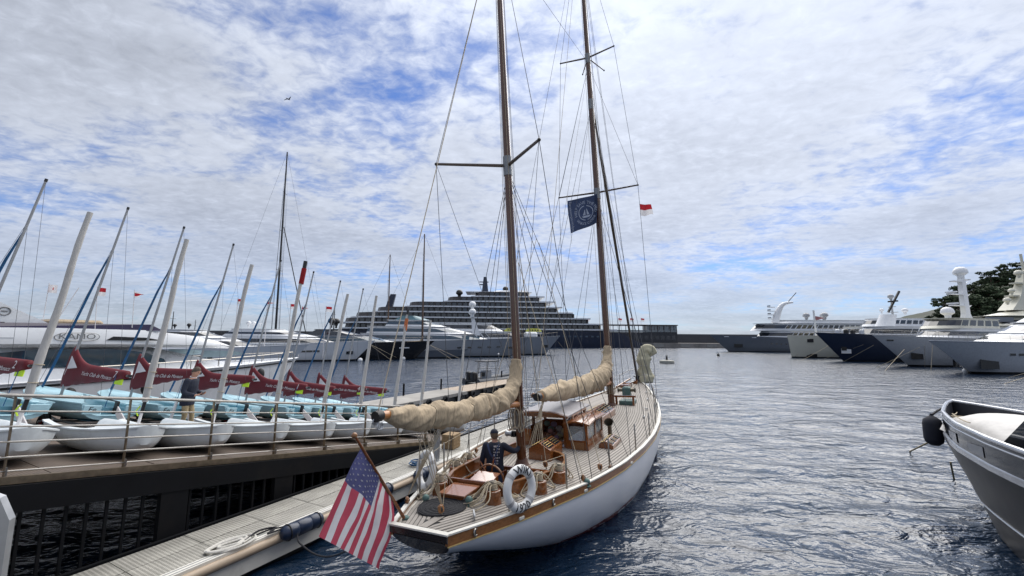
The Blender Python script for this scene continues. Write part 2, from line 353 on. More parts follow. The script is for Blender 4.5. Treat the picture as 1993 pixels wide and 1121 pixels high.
# ------------------------------------------------------------------ water
def make_water():
    def axis(lo, hi, s0, n):                 # fine near 0, coarse far
        u = np.linspace(0, 1, n); k = 6.2
        f = np.sinh(k * u) / np.sinh(k)
        a = -abs(lo) * f[::-1]; b = hi * f
        return np.concatenate([a[:-1], b])
    xs = axis(-1500, 1500, .1, 230)
    ys = np.concatenate([np.linspace(-8, 4, 40)[:-1], 4 + 3000 * (np.sinh(7.4 * np.linspace(0, 1, 420)) / np.sinh(7.4))])
    X, Y = np.meshgrid(xs, ys, indexing='ij')
    X = X + np.maximum(Y, 0) * 0.06          # the fine strip follows the open basin
    Z = np.zeros_like(X); d = np.sqrt(X * X + Y * Y)
    cell = np.maximum(np.gradient(xs)[:, None] + 0 * X, np.gradient(ys)[None, :] + 0 * X)
    rr = np.random.RandomState(3)
    for i in range(70):
        lam = 0.45 * (9 ** rr.rand()); th = R(250) + rr.normal(0, .5); k = 2 * math.pi / lam; ph = rr.rand() * 6.28
        amp = 0.0036 * lam ** .9 / (1 + (lam / 5) ** 2)
        fade = np.clip((lam / (cell + 1e-6) - 2.5) / 3, 0, 1)
        Z += amp * fade * np.sin(k * (X * math.cos(th) + Y * math.sin(th)) + ph)
    nx, ny = X.shape
    me = bpy.data.meshes.new('water')
    me.vertices.add(nx * ny); me.vertices.foreach_set('co', np.stack([X, Y, Z], -1).astype(np.float32).ravel())
    i, j = np.meshgrid(np.arange(nx - 1), np.arange(ny - 1), indexing='ij'); a = (i * ny + j).ravel()
    q = np.stack([a, a + ny, a + ny + 1, a + 1], -1).astype(np.int32)
    me.loops.add(q.size); me.loops.foreach_set('vertex_index', q.ravel()); me.polygons.add(len(q))
    me.polygons.foreach_set('loop_start', np.arange(0, q.size, 4, dtype=np.int32)); me.polygons.foreach_set('use_smooth', np.ones(len(q), bool)); me.update(calc_edges=True)
    m = bpy.data.materials.new('harbour_water'); m.use_nodes = True; t = m.node_tree; b = t.nodes['Principled BSDF']
    b.inputs['Base Color'].default_value = (.006, .018, .040, 1); b.inputs['Roughness'].default_value = .14; b.inputs['IOR'].default_value = 1.6
    tcn = t.nodes.new('ShaderNodeTexCoord')
    def nz(scale, sc, rot, detail, dist):
        mp = t.nodes.new('ShaderNodeMapping'); mp.inputs['Scale'].default_value = sc; mp.inputs['Rotation'].default_value = (0, 0, R(rot)); t.links.new(tcn.outputs['Object'], mp.inputs[0])
        n = t.nodes.new('ShaderNodeTexNoise'); n.inputs['Scale'].default_value = scale; n.inputs['Detail'].default_value = detail; n.inputs['Roughness'].default_value = .55; n.inputs['Distortion'].default_value = dist; t.links.new(mp.outputs[0], n.inputs['Vector']); return n.outputs['Fac']
    a1 = nz(1.15, (1, 1.7, 1), -20, 3, .6); a2 = nz(3.6, (1, 1.5, 1), 12, 3, .4); a3 = nz(.32, (1, 2, 1), -8, 2, .2)
    def ma(op, x, y):
        n = t.nodes.new('ShaderNodeMath'); n.operation = op
        for k_, v in enumerate((x, y)):
            if isinstance(v, (int, float)): n.inputs[k_].default_value = v
            else: t.links.new(v, n.inputs[k_])
        return n.outputs[0]
    h = ma('ADD', ma('ADD', ma('MULTIPLY', a1, .17), ma('MULTIPLY', a2, .045)), ma('MULTIPLY', a3, .30))
    bp = t.nodes.new('ShaderNodeBump'); bp.inputs['Strength'].default_value = 1.0; bp.inputs['Distance'].default_value = 1.0; t.links.new(h, bp.inputs['Height']); t.links.new(bp.outputs[0], b.inputs['Normal'])
    me.materials.append(m); o = link('water', me); tag(o, 'dark blue rippled harbour water', kind='structure')
make_water()

# ------------------------------------------------------------------ ramp, pontoon and docks share one heading
DM = rotz(62.5)                       # local x: away along the pontoon, local y: to the left
SL = .154; RZ0 = 2.362; SLA = math.degrees(math.atan(SL))
RM = DM @ T(0, 0, RZ0) @ roty(SLA)
def rz_(t): return RZ0 - SL * t
rp = thing('launching_ramp', 'sloping grated launching ramp on black steel frame', None, RM, kind='structure')
pb = MB().box((0, 0, -.03), (1.28, 1.56, .06)); pan0 = None
for i in range(-3, 13):
    for j in range(6):
        x, y = i * 1.3 + .65, 9.03 + .79 + j * 1.6
        if pan0 is None: pan0 = pb.build('deck_panel', rampgr, rp); o = pan0
        else: o = pan0.copy(); COL.objects.link(o)
        o.location = (x, y, -.002 * ((i * 7 + j * 3) % 3))
MB().box((6.2, 13.9, -.12), (20.3, 9.6, .1)).build('deck_frame', tan, rp)
MB().box((6.2, 8.985, -.03), (20.4, .06, .10)).build('edge_trim', bronze_st, rp)
MB().box((6.2, 8.96, -.27), (20.5, .14, .36)).build('side_beam', blackmetal, rp)
MB().box((6.2, 8.93, -.12), (20.5, .05, .03)).build('side_flange', galv, rp)
mb = MB(); MB().box((6.2, 18.7, -.27), (20.5, .14, .36)).build('side_beam', blackmetal, rp)
inv = RM.inverted()
def dwall(t, y, z0, z1, wt, wy, name, m):
    b = MB(); b.box((t, y, (z0 + z1) / 2), (wt, wy, z1 - z0)); b.v = [inv @ (DM @ v) for v in b.v]; return b.build(name, m, rp)
for t in (-2.2, -.1, 2.0, 4.12, 6.2, 8.3, 10.4):
    dwall(t, 8.97, -.6, rz_(t) - .30, .42, .13, 'wide_post', blackmetal)
    dwall(t, 18.6, -.6, rz_(t) - .30, .3, .13, 'wide_post', blackmetal)
t = -2.9
while t < 12.3:
    if min(abs(t - p) for p in (-2.2, -.1, 2.0, 4.12, 6.2, 8.3, 10.4)) > .24:
        dwall(t, 8.98, -.5, rz_(t) - .40, .035, .05, 'vertical_bar', blackmetal)
    t += .235
dwall(5.0, 8.99, .2, .38, 17, .1, 'bottom_beam', blackmetal)

# railing
rl = thing('guard_railing', 'stainless railing of six horizontal rails along the ramp edge', 'railing', RM @ T(-3, 9.06, 0))
def rw(t, y, h): return RM @ Vector((t, y, 0)) + Vector((0, 0, h))
RAILH = [(1.12, .024), (.90, .013), (.69, .013), (.48, .013), (.27, .013), (.08, .013)]
posts = [.78 + k * 1.33 for k in range(-2, 9)]
for h, r in RAILH:
    MB().tube([rw(posts[0] - .5, 9.06, h), rw(posts[-1] + .1, 9.06, h)], r, 8).build('top_rail' if h > 1 else 'rail', steel, rl, True, True)
for t in posts:
    b = MB(); a, c = rw(t, 9.10, -.12), rw(t, 9.10, 1.10); X = DM.to_3x3() @ Vector((1, 0, 0)); Y = DM.to_3x3() @ Vector((0, 1, 0))
    q = lambda p: [p - X * .008 - Y * .03, p + X * .008 - Y * .03, p + X * .008 + Y * .03, p - X * .008 + Y * .03]
    b.loft([q(a), q(c)]); b.build('post', bronze_st, rl, False, True)
    b = MB(); f = rw(t, 9.03, .06); b.loft([q(f - Vector((0, 0, .16)))[:], q(f + Vector((0, 0, .08)))[:]]); b.build('post_clamp', steel, rl, False, True)

# pontoon
PZ = .55
pn = thing('floating_pontoon', 'pale grated floating pontoon walkway beside the ramp', None, DM @ T(0, 7.3, 0), kind='structure')
g = MB().box((0, 0, -.03), (.985, .56, .06)); g0 = None
for i in range(0, 19):
    for j in range(2):
        if g0 is None: g0 = g.build('grating_panel', pontgr, pn); o = g0
        else: o = g0.copy(); COL.objects.link(o)
        o.location = (i * 1.0 - 1.3, .49 + j * .575, PZ + (.002 if (i + j) % 2 else 0))
MB().box((8.0, .78, PZ - .09), (20.2, 1.14, .05)).build('deck_frame', galv, pn)
b = MB(); b.box((8.0, .105, PZ - .045), (20.2, .17, .12)); b.build('edge_board', deckwhite, pn)
for k, yy in enumerate((.06, .14)): MB().box((8.0, yy, PZ + .018), (20.2, .012, .008)).build('edge_seam', galv, pn)
b = MB(); b.tube([(-2.1, -.01, PZ - .10), (18.1, -.01, PZ - .10)], .075, 10); b.build('rubbing_strake', tan, pn, True)
b = MB(); b.box((8.0, .03, PZ - .30), (20.2, .05, .26)); b.build('fascia', deckwhite, pn)
b = MB(); b.box((8.0, .75, .05), (20.2, 1.2, .5)); b.build('float', black, pn)
b = MB(); b.box((8.0, 1.46, PZ - .1), (20.2, .07, .22)); b.build('inner_beam', blackmetal, pn)

# fenders on the pontoon edge
def edge_fender(t, label):
    th = thing('dock_fender', label, 'fender', DM @ T(t, 7.2, PZ - .02), 'navy fenders on the pontoon edge')
    prof = [(.02, -.42), (.07, -.41), (.115, -.36), (.135, -.28)] + [(.135, -.14), (.125, -.13), (.135, -.12), (.135, .12), (.125, .13), (.135, .14)] + [(.135, .28), (.115, .36), (.07, .41), (.02, .42)]
    MB().lathe(prof, 16, M=roty(90).to_3x3()).build('body', navyfend, th, True, ang=60)
    for s in (-1, 1): MB().torus((s * .3, 0, 0), .136, .012, 16, 6, M=roty(90).to_3x3()).build('strap', black, th, True)
for t, l in ((5.45, 'navy fender on the pontoon edge just left of the flag'), (7.35, 'navy fender on the pontoon edge just right of the flag staff'), (9.0, 'navy fender on the pontoon edge beside the port lifebuoy'), (12.3, 'navy fender on the pontoon edge beyond the service pedestal')): edge_fender(t, l)

# coil of white rope on the pontoon and the dark mooring strap beside it
def rope_pile(c, rx, ry, turns, r, m, name, parent=None, world=True, lift=.5, seed=1, origin=None):
    rr = random.Random(seed); pts = []; n = turns * 18
    for i in range(n):
        a = i / 18 * 2 * math.pi; k = .55 + .45 * rr.random() * .5 + .28 * math.sin(i * .13 + seed)
        pts.append(Vector((c[0] + rx * k * math.cos(a) + .02 * rr.random(), c[1] + ry * k * math.sin(a) + .03 * math.sin(i * .31), c[2] + r + lift * r * (i / n) * 3 + r * .6 * rr.random())))
    return MB().tube(smoothpath(pts[::2], 4), r, 6)
b = rope_pile((0, 0, 0), .42, .22, 5, .019, ropew, '', seed=3)
o = b.build('rope_coil', ropew, None, True); o.matrix_world = DM @ T(4.35, 7.52, PZ + .004); tag(o, 'heap of white mooring rope lying on the pontoon edge', 'rope')
mo = [(4.75, 7.5, PZ + .03), (5.0, 7.42, PZ + .05), (5.3, 7.2, PZ + .02), (5.2, 6.9, PZ - .16), (5.3, 6.2, PZ - .25), (5.7, 5.2, PZ + .3), (6.25, 4.65, 1.05)]
b = MB().tube(smoothpath([DM @ Vector(p) for p in mo], 8), .014, 6); o = b.build('mooring_line', roped, None, True, origin=DM @ Vector(mo[0])); tag(o, 'black mooring line hanging from the pontoon edge toward the yacht stern', 'rope')
b = MB().tube(smoothpath([DM @ Vector(p) for p in ((4.45, 7.36, PZ + .05), (4.8, 7.5, PZ + .08), (5.05, 7.38, PZ + .07), (4.85, 7.3, PZ + .06), (5.25, 7.28, PZ + .04))], 8), .016, 6); o = b.build('rope_strop', roped, None, True, origin=DM @ Vector((4.45, 7.36, PZ))); tag(o, 'black rope strop twisted over the pontoon edge by the white coil', 'rope')

# service pedestal and crate on the pontoon
th = thing('service_pedestal', 'slim steel service pedestal with white cap on the pontoon', 'pedestal', DM @ T(9.9, 7.55, PZ))
b = MB(); b.bbox((0, 0, .58), (.13, .16, 1.12), .02); b.build('column', galv, th)
b = MB(); b.bbox((0, 0, 1.19), (.16, .20, .09), .03); b.build('cap', white, th)
b = MB(); b.box((-.066, 0, .85), (.012, .09, .22)); b.build('socket_panel', black, th)
b = MB(); b.box((0, 0, .012), (.22, .22, .024)); b.build('base_plate', galv, th)
b = MB(); b.box((0, -.07, .55), (.02, .02, 1.0)); b.build('conduit', black, th)
th = thing('wooden_crate', 'small slatted brown crate behind the service pedestal', 'crate', DM @ T(11.3, 8.05, PZ) @ rotz(8))
MB().box((0, 0, .225), (.46, .40, .44)).build('body', card, th)
for k in range(4): MB().box((-.236, 0, .07 + k * .11), (.012, .42, .09)).build('slat', card, th); MB().box((0, -.206, .07 + k * .11), (.48, .012, .09)).build('slat', card, th)
b = MB()
for k in range(6): b.torus((.02 * math.sin(k * 2), .03 * math.cos(k * 3), .03 + k * .02), .14 + .02 * (k % 3), .012, 20, 6)
o = b.build('hose_coil', bluestrap, None, True); o.matrix_world = DM @ T(9.3, 7.75, PZ); tag(o, 'blue hose coiled on the pontoon by the pedestal', 'hose')

# farther dock with brown planks and its low grey root
dk = thing('floating_dock', 'brown planked floating dock beyond the ramp', None, DM @ T(16.5, 17, 0), kind='structure')
for k in range(46):
    b = MB(); b.box((7.6 + k * .19, 0, .5), (.172, 2.2, .04)); b.build('plank', varnlt if 0 else tan, dk)
MB().box((11.9, 0, .28), (8.8, 2.1, .36)).build('float', black, dk)
MB().box((2.4, 0, .42), (10.2, 2.3, .20)).build('concrete_deck', concrete, dk)
MB().box((2.4, 0, .16), (10.0, 2.1, .30)).build('float', black, dk)
for k in range(9):
    b = MB(); b.torus((0, 0, 0), .2, .09, 14, 7, M=rotx(90).to_3x3()); o = b.build('tyre_fender', rubber, dk, True); o.location = (.2 + k * 1.6, -1.15, .25)
for x in (3.6, 7.4, 12.0, 16.2): MB().tube([(x, 1.0, -.3), (x, 1.0, 1.25)], .06, 8).build('mooring_pile', blackmetal, dk, True)

# quay the photographer stands on (outside the frame) and the gangway rail at its edge
q = MB(); q.box((0, -6.2, 1.15), (60, 12, 2.5)); o = q.build('quay', concrete); tag(o, 'concrete quay under the photographer', kind='structure')
gx = py_(16, 960, 3.15); th = thing('gangway_rail', 'grey square-section gangway rail end at the lower left', 'railing', T(gx.x - .07, 3.15, 0) @ rotz(24))
def sq(path, r, name):
    b = MB(); pts = [Vector(p) for p in path]; secs = []
    for i, p in enumerate(pts):
        d = (pts[min(i + 1, len(pts) - 1)] - pts[max(i - 1, 0)]).normalized(); n1 = Vector((0, 1, 0)); n2 = d.cross(n1)
        secs.append([p + n1 * r + n2 * r, p - n1 * r + n2 * r, p - n1 * r - n2 * r, p + n1 * r - n2 * r])
    b.loft(secs); b.build(name, galv, th)
ZT = gx.z + .02
b = MB(); b.box((gx.x - .55, 1.6, .95), (1.5, 3.9, .25)); o = b.build('gangway_landing', galv); tag(o, 'steel gangway landing at the quay edge', kind='structure')
sq([(.06, 0, 1.08), (.06, 0, ZT - .21), (.0, 0, ZT - .07), (-.12, 0, ZT), (-.9, 0, ZT)], .034, 'frame_tube')
sq([(-.9, 0, 1.08), (-.9, 0, ZT)], .034, 'frame_tube')
for k in range(5): sq([(-.9, 0, ZT - .32 - k * .28), (.06, 0, ZT - .32 - k * .28)], .014, 'cross_bar')
# ------------------------------------------------------------------ the classic yacht
WM = T(-1.275, 6.267, 0) @ rotz(64.1) @ rotx(-2.2)
def ab(x, y, z): return WM @ Vector((x, y, z))
HX = [0, .35, .8, 1.5, 3.1, 4.8, 6.4, 8, 9.8, 11.5, 13.5, 15.9, 17.8, 19.2, 20]
HB = [.50, .66, .87, 1.14, 1.66, 2.02, 2.19, 2.25, 2.2, 2.05, 1.75, 1.27, .78, .32, .03]
_hx = np.linspace(0, 20, 401); _k = np.interp(_hx, HX, HB)
for _ in range(12): _k[1:-1] = (_k[:-2] + _k[1:-1] * 2 + _k[2:]) / 4
def hb(x): return interp(x, _hx, _k)
_dz = np.interp(_hx, [0, 4, 8, 12, 16, 20], [1.22, 1.13, 1.13, 1.2, 1.38, 1.68])
for _ in range(40): _dz[1:-1] = (_dz[:-2] + _dz[1:-1] * 2 + _dz[2:]) / 4
def zd(x): return interp(x, _hx, _dz)
def zk(x): return interp(x, [0, 1, 2, 3, 4, 6, 14, 16, 17.3, 18.6, 19.6, 20], [.92, .64, .25, -.1, -.4, -.85, -.85, -.4, .0, .62, 1.25, 1.55])
def zdk(x, y): b = max(hb(x), .05); return zd(x) + .07 * (1 - min(1, abs(y) / b) ** 2)
yw = thing('sailing_yacht', 'classic white two-masted sailing yacht with teak deck moored beside the pontoon', 'sailboat', WM)
XS = [i * .25 for i in range(81)]
def hsec(x, ztop, n=14, grow=1.0):
    b = hb(x) * grow; k = zk(x); q = []
    for i in range(n + 1):
        f = math.pi / 2 * i / n; z_ = k + (ztop - k) * (1 - math.cos(f)); q.append(Vector((x + max(0, 1 - x / .9) * (ztop - z_) * .75, b * math.sin(f) ** .7 * (1 if i else 0), z_)))
    return [Vector((p.x, -p.y, p.z)) for p in q[::-1]] + q[1:]
b = MB(); b.loft([hsec(x, zd(x) - .05) for x in XS], closed=False); b.build('hull', hullwhite, yw, True, ang=180)
b = MB()
secs = []
for x in XS[11:71]:
    s = hsec(x, zd(x) - .05, 40, 1.003); q = [p for p in s if p.z < .13]
    if len(q) < 4: continue
    idx = np.linspace(0, len(q) - 1, 12); secs.append([q[int(round(i))] for i in idx])
b.loft(secs, closed=False); b.build('bottom_paint', redboot, yw, True, ang=180)
tr = hsec(0, zd(0) - .05); b = MB(); b.add([p + Vector((-.004, 0, 0)) for p in tr], [tuple(range(len(tr)))]); b.build('transom', mat('dark_varnished_transom', (.02, .012, .009), .25, coat=.4, var=.3), yw)
def railstrip(y0, y1, z0, z1, x0=0, x1=19.9, step=.25):
    """strip along both gunwales: offsets inward from the beam (y0 outer) and heights above deck"""
    for s in (1, -1):
        secs = []; n = int((x1 - x0) / step)
        for i in range(n + 1):
            x = x0 + (x1 - x0) * i / n; bb = hb(x); z = zd(x)
            a, c = max(bb - y0, .0), max(bb - y1, -.02)
            secs.append([Vector((x, s * a, z + z0)), Vector((x, s * a, z + z1)), Vector((x, s * c, z + z1)), Vector((x, s * c, z + z0))])
        yield secs
for secs in railstrip(-.012, .035, -.075, .065): MB().loft(secs).build('bulwark', varnlt, yw, True)
for secs in railstrip(-.025, .055, .065, .088): MB().loft(secs).build('cap_rail', deckwhite, yw, True)
for secs in railstrip(-.02, .0, -.092, -.075): MB().loft(secs).build('rubbing_strake', mat('gold_strake', (.5, .38, .16), .4), yw, True)
b = MB(); b.box((-.0, 0, zd(0) + .02), (.05, 1.02, .10)); b.build('taffrail', mat('dark_varnished_transom', (.02, .012, .009)), yw)
b = MB(); b.box((.0, 0, zd(0) + .082), (.09, 1.06, .022)); b.build('taffrail_cap', deckwhite, yw)
def waterway(x): return hb(x) - .035, max(hb(x) - .11, 0)
for s in (1, -1):
    secs = []
    for x in XS[:-2]:
        a, c = waterway(x); secs.append([Vector((x, s * a, zdk(x, a) + .004)), Vector((x, s * c, zdk(x, c) + .006))])
    MB().loft(secs, closed=False).build('waterway', deckwhite, yw, True)
HOLE = (2.30, 3.50, -.58, .74)
def inhole(x, y): return HOLE[0] < x < HOLE[1] and HOLE[2] < y < HOLE[3]
b = MB()
for i in range(160):
    x0, x1 = i * .125, (i + 1) * .125
    for j in range(-36, 36):
        y0, y1 = j / 16, (j + 1) / 16
        if min(abs(y0), abs(y1)) > max(hb(x0), hb(x1)): continue
        if inhole((x0 + x1) / 2, (y0 + y1) / 2): continue
        def cy(y, x): return max(-hb(x), min(hb(x), y))
        P = [(x0, cy(y0, x0)), (x1, cy(y0, x1)), (x1, cy(y1, x1)), (x0, cy(y1, x0))]
        b.add([(p[0], p[1], zdk(*p) - .006) for p in P], [(0, 1, 2, 3)])
b.build('caulked_subdeck', caulk, yw)
PW = .082
for s in (1, -1):
    for k in range(40):
        b = MB(); run = []
        def flush():
            if len(run) > 1: b.loft([r for r in run], closed=False)
            run.clear()
        for i in range(0, 158):
            x = .1 + i * .125; o_ = hb(x) - .115 - k * PW; i_ = o_ - PW + .015
            o_ = min(o_, hb(x)); 
            if o_ < .09: flush(); continue
            i_ = max(i_, .075); ym = s * (o_ + i_) / 2
            if inhole(x, ym): flush(); continue
            z = zdk(x, ym) + .002
            run.append([Vector((x, s * o_, z - .008)), Vector((x, s * (o_ - .004), z)), Vector((x, s * (i_ + .004), z)), Vector((x, s * i_, z - .008))])
        flush()
        if b.f: b.build('deck_plank', teak, yw)
for (xa, xb) in ((.1, HOLE[0]), (HOLE[1], 19.6)):
    secs = [[Vector((x, .07, zdk(x, 0) + .004)), Vector((x, -.07, zdk(x, 0) + .004))] for x in np.linspace(xa, xb, 30)]
    MB().loft(secs, closed=False).build('king_plank', teak, yw)

# cockpit well, coamings
x0, x1, y0, y1 = HOLE; zc0 = .30
MB().box(((x0 + x1) / 2, (y0 + y1) / 2, zc0 - .02), (x1 - x0 + .1, y1 - y0 + .1, .04)).build('cockpit_sole', teak, yw)
for c, d in ((((x0 + x1) / 2, y0 - .02, .76), (x1 - x0 + .1, .05, .92)), (((x0 + x1) / 2, y1 + .02, .76), (x1 - x0 + .1, .05, .92)), ((x0 - .02, (y0 + y1) / 2, .76), (.05, y1 - y0, .92)), ((x1 + .02, (y0 + y1) / 2, .76), (.05, y1 - y0, .92))):
    MB().box(c, d).build('cockpit_wall', varn, yw)
MB().box(((x0 + x1) / 2 + .1, y1 - .2, .68), (x1 - x0 - .3, .36, .05)).build('cockpit_seat', varn, yw)
MB().box(((x0 + x1) / 2 + .1, y0 + .18, .68), (x1 - x0 - .3, .34, .05)).build('cockpit_seat', varn, yw)
def board(path, h, th, name, m=varn, base=-.02, cap=None):
    P = smoothpath([(x, y, 0) for x, y in path], 5); secs = []
    for i, p in enumerate(P):
        d = (P[min(i + 1, len(P) - 1)] - P[max(0, i - 1)]).normalized(); n = Vector((-d.y, d.x, 0)) * th / 2; z = zdk(p.x, p.y)
        secs.append([p + n + Vector((0, 0, z + base)), p + n + Vector((0, 0, z + h)), p - n + Vector((0, 0, z + h)), p - n + Vector((0, 0, z + base))])
    o = MB().loft(secs).build(name, m, yw, True)
    if cap: 
        secs = [[(q[1] + (q[1] - q[2]) * .4), q[1] + (q[1] - q[2]) * .4 + Vector((0, 0, .02)), q[2] - (q[1] - q[2]) * .4 + Vector((0, 0, .02)), q[2] - (q[1] - q[2]) * .4] for q in secs]
        MB().loft(secs).build('coaming_cap', cap, o, True)
board([(1.72, .66), (2.2, .84), (3.0, .88), (3.9, .86), (4.9, .74)], .22, .035, 'coaming', varn, cap=varnlt)
board([(1.72, -.5), (2.1, -.68), (2.7, -.76)], .22, .035, 'coaming', varn, cap=varnlt)
board([(2.7, -.78), (3.2, -.92), (3.8, -.93), (4.35, -.68), (4.6, -.3)], .16, .035, 'coaming', varn, cap=varnlt)
MB().box((1.74, .08, zdk(1.74, 0) + .09), (.04, 1.1, .22)).build('coaming', varn, yw)

# aft hatch and steering box with glossy lids
def slab(corners, th, name, m, p=yw):
    n = (Vector(corners[1]) - Vector(corners[0])).cross(Vector(corners[3]) - Vector(corners[0])).normalized() * th
    MB().prism([Vector(c) - n for c in corners], [Vector(c) for c in corners]).build(name, m, p)
gloss = mat('glossy_hatch_varnish', (.30, .13, .07), .12, coat=.9, var=.15, scale=3, stretch=(1, 8, 8))
zz = 1.23
MB().box((1.42, .23, zz + .05), (.46, .48, .14)).build('aft_hatch', varn, yw)
slab([(1.16, -.04, zz + .145), (1.68, -.04, zz + .165), (1.68, .50, zz + .165), (1.16, .50, zz + .145)], .022, 'hatch_lid', gloss)
b = MB(); b.extr([(1.9, .03, .5), (1.9, .03, 1.23), (2.05, .03, 1.25), (2.52, .03, 1.34), (2.52, .03, .5)], (0, .42, 0)); b.build('steering_box', varn, yw)
slab([(1.86, .0, 1.25), (2.54, .0, 1.37), (2.54, .48, 1.37), (1.86, .48, 1.25)], .02, 'steering_box_lid', gloss)
# wheel
whl = MB().torus((2.68, .30, 1.16), .31, .021, 28, 8, M=roty(90).to_3x3()).build('steering_wheel', varnlt, yw, True)
for k in range(8):
    a = k * math.pi / 4 + .2; c = Vector((2.68, .30, 1.16)); d = Vector((0, math.cos(a), math.sin(a)))
    MB().tube([c + d * .04, c + d * .2, c + d * .31, c + d * .36, c + d * .43], [.012, .016, .014, .017, .011], 6).build('spoke', varn, whl, True)
MB().lathe([(.02, -.06), (.05, -.05), (.05, .05), (.02, .06)], 10, (2.68, .30, 1.16), roty(90).to_3x3()).build('hub', mat('brass', (.5, .34, .12), .3, .9), whl, True)
MB().tube([(2.4, .30, 1.16), (2.74, .30, 1.16)], .018, 6).build('wheel_shaft', steel, yw)

# winches on varnished pedestals
def winch(x, y, h=.2):
    z = zdk(x, y); p = MB().lathe([(.15, -.01), (.135, h), (.12, h + .01)], 14, (x, y, z)).build('winch_pedestal', varn, yw, True)
    z += h; MB().lathe([(.085, 0), (.09, .02), (.062, .05), (.058, .10), (.07, .125), (.05, .15), (.02, .155)], 14, (x, y, z)).build('winch_drum', mat('dull_bronze', (.16, .14, .11), .4, .8), p, True)
    b = MB()
    for k in range(5): b.torus((x, y, z + .045 + k * .015), .068, .009, 16, 5)
    b.build('rope_turns', rope, p, True)
WIN = [(1.50, .70), (2.55, 1.05), (3.16, 1.10), (3.0, -1.08), (2.27, -.95), (1.42, -.45), (4.6, 1.15)]
for x, y in WIN: winch(x, y)
def rope_drape(x, y, seed, label, z=None, n=7, w=.2, sprd=.16):
    """coil hung over a winch: loops that fall to the deck"""
    rr = random.Random(seed); b = MB(); z0 = zdk(x, y)
    for k in range(n):
        a = rr.uniform(-.6, .6) + (0 if k % 2 else 2.2); r = w * rr.uniform(.6, 1.2)
        top = Vector((x, y, z0 + .30 + rr.uniform(-.02, .03))); d = Vector((math.cos(a), math.sin(a), 0)); e = Vector((-d.y, d.x, 0))
        pts = [top - e * .05, top + d * .10 - e * .07, Vector((x, y, z0 + .12)) + d * (.17 + r * .3) - e * sprd, Vector((x, y, z0 + .014 + .012 * (k % 3))) + d * (.2 + r) - e * sprd * .5,
               Vector((x, y, z0 + .016 + .012 * (k % 3))) + d * (.22 + r) + e * sprd * .6, Vector((x, y, z0 + .13)) + d * (.17 + r * .3) + e * sprd, top + d * .10 + e * .06, top + e * .04]
        b.tube(smoothpath(pts, 6), .011, 6)
    o = b.build('rope_coil', rope, None, True, origin=(x, y, z0)); o.matrix_world = WM @ T(x, y, z0); tag(o, label, 'rope', 'coils of rope hung on the yacht winches')
rope_drape(1.42, -.45, 2, 'large loose coil of beige rope beside the lettered lifebuoy', n=12, w=.24, sprd=.2)
rope_drape(2.27, -.95, 4, 'beige rope coil on the winch just forward of the lettered lifebuoy', n=6, w=.16)
rope_drape(1.50, .70, 6, 'beige rope coil on the aftmost port winch beside the glossy hatch', n=8, w=.18)
rope_drape(2.55, 1.05, 8, 'beige rope coil on the middle port winch beside the cockpit', n=8, w=.15)
rope_drape(3.16, 1.10, 9, 'beige rope coil on the port winch nearest the crewman', n=5, w=.14)
rope_drape(3.0, -1.08, 12, 'beige rope coil on the starboard winch by the curved coaming', n=4, w=.14)
# flat spiral mat of black rope
b = MB(); pts = []; cx_, cy_ = .86, .20; z0 = zdk(cx_, cy_) + .02
for i in range(15 * 24):
    a = i / 24 * 2 * math.pi; r = .018 + .385 * i / (15 * 24); pts.append((r * math.cos(a), r * math.sin(a), .004 * math.sin(i * .7)))
pts += [(.40, .05, .03), (.46, .10, .06), (.48, -.0, .07), (.42, -.05, .04), (.36, -.06, .03)]
b.tube(pts, .0145, 6); o = b.build('rope_mat', roped, None, True); o.matrix_world = WM @ T(cx_, cy_, z0) @ rotz(-30); tag(o, 'flat spiral mat of black rope on the stern deck', 'rope mat')

# deck fittings
def mush(x, y, r=.055):
    z = zdk(x, y); MB().lathe([(r * 1.4, 0), (r * 1.4, .015), (r * .9, .02), (r * .85, .07), (r * 1.15, .075), (r * 1.1, .11), (r * .6, .14), (.005, .15)], 12, (x, y, z)).build('deck_ventilator', green_m, yw, True)
for x, y in ((1.12, -.16), (.98, .62), (3.05, -1.62), (4.45, -.1)): mush(x, y)
def block(p, q, name='deck_block', r=.055):
    p = Vector(p); b = MB(); d = (Vector(q) - p).normalized(); M = d.to_track_quat('Z', 'Y').to_matrix()
    b.lathe([(.01, -.07), (r * .8, -.05), (r, 0), (r * .8, .05), (.01, .07)], 10, p + d * .10, M @ Matrix.Scale(.65, 3, Vector((1, 0, 0)))); o = b.build(name, varnlt, yw, True)
    MB().tube([p, p + d * .05], .014, 6).build('shackle', steel, o)
    MB().lathe([(r * .9, -.012), (r * .9, .012)], 10, p + d * .10, (M @ Matrix.Rotation(R(90), 3, 'X'))).build('sheave', black, o)
for p, q in (((.78, .88, 1.24), (.45, .3, 2.6)), ((.55, -.02, 1.29), (.35, .1, 2.6)), ((3.04, -1.56, 1.20), (3.3, -1.4, 2.2)), ((3.91, -1.68, 1.20), (3.8, -1.5, 2.5)), ((3.66, -.55, 1.21), (3.6, -.3, 2.6)), ((4.19, -1.8, 1.20), (4.6, -1.75, 1.22)), ((4.2, 1.55, 1.22), (4.0, 1.2, 2.3)), ((5.0, .35, 2.52), (5.0, .0, 2.9)), ((2.3, 1.42, 1.2), (2.2, 1.1, 2.2))): block(p, q)
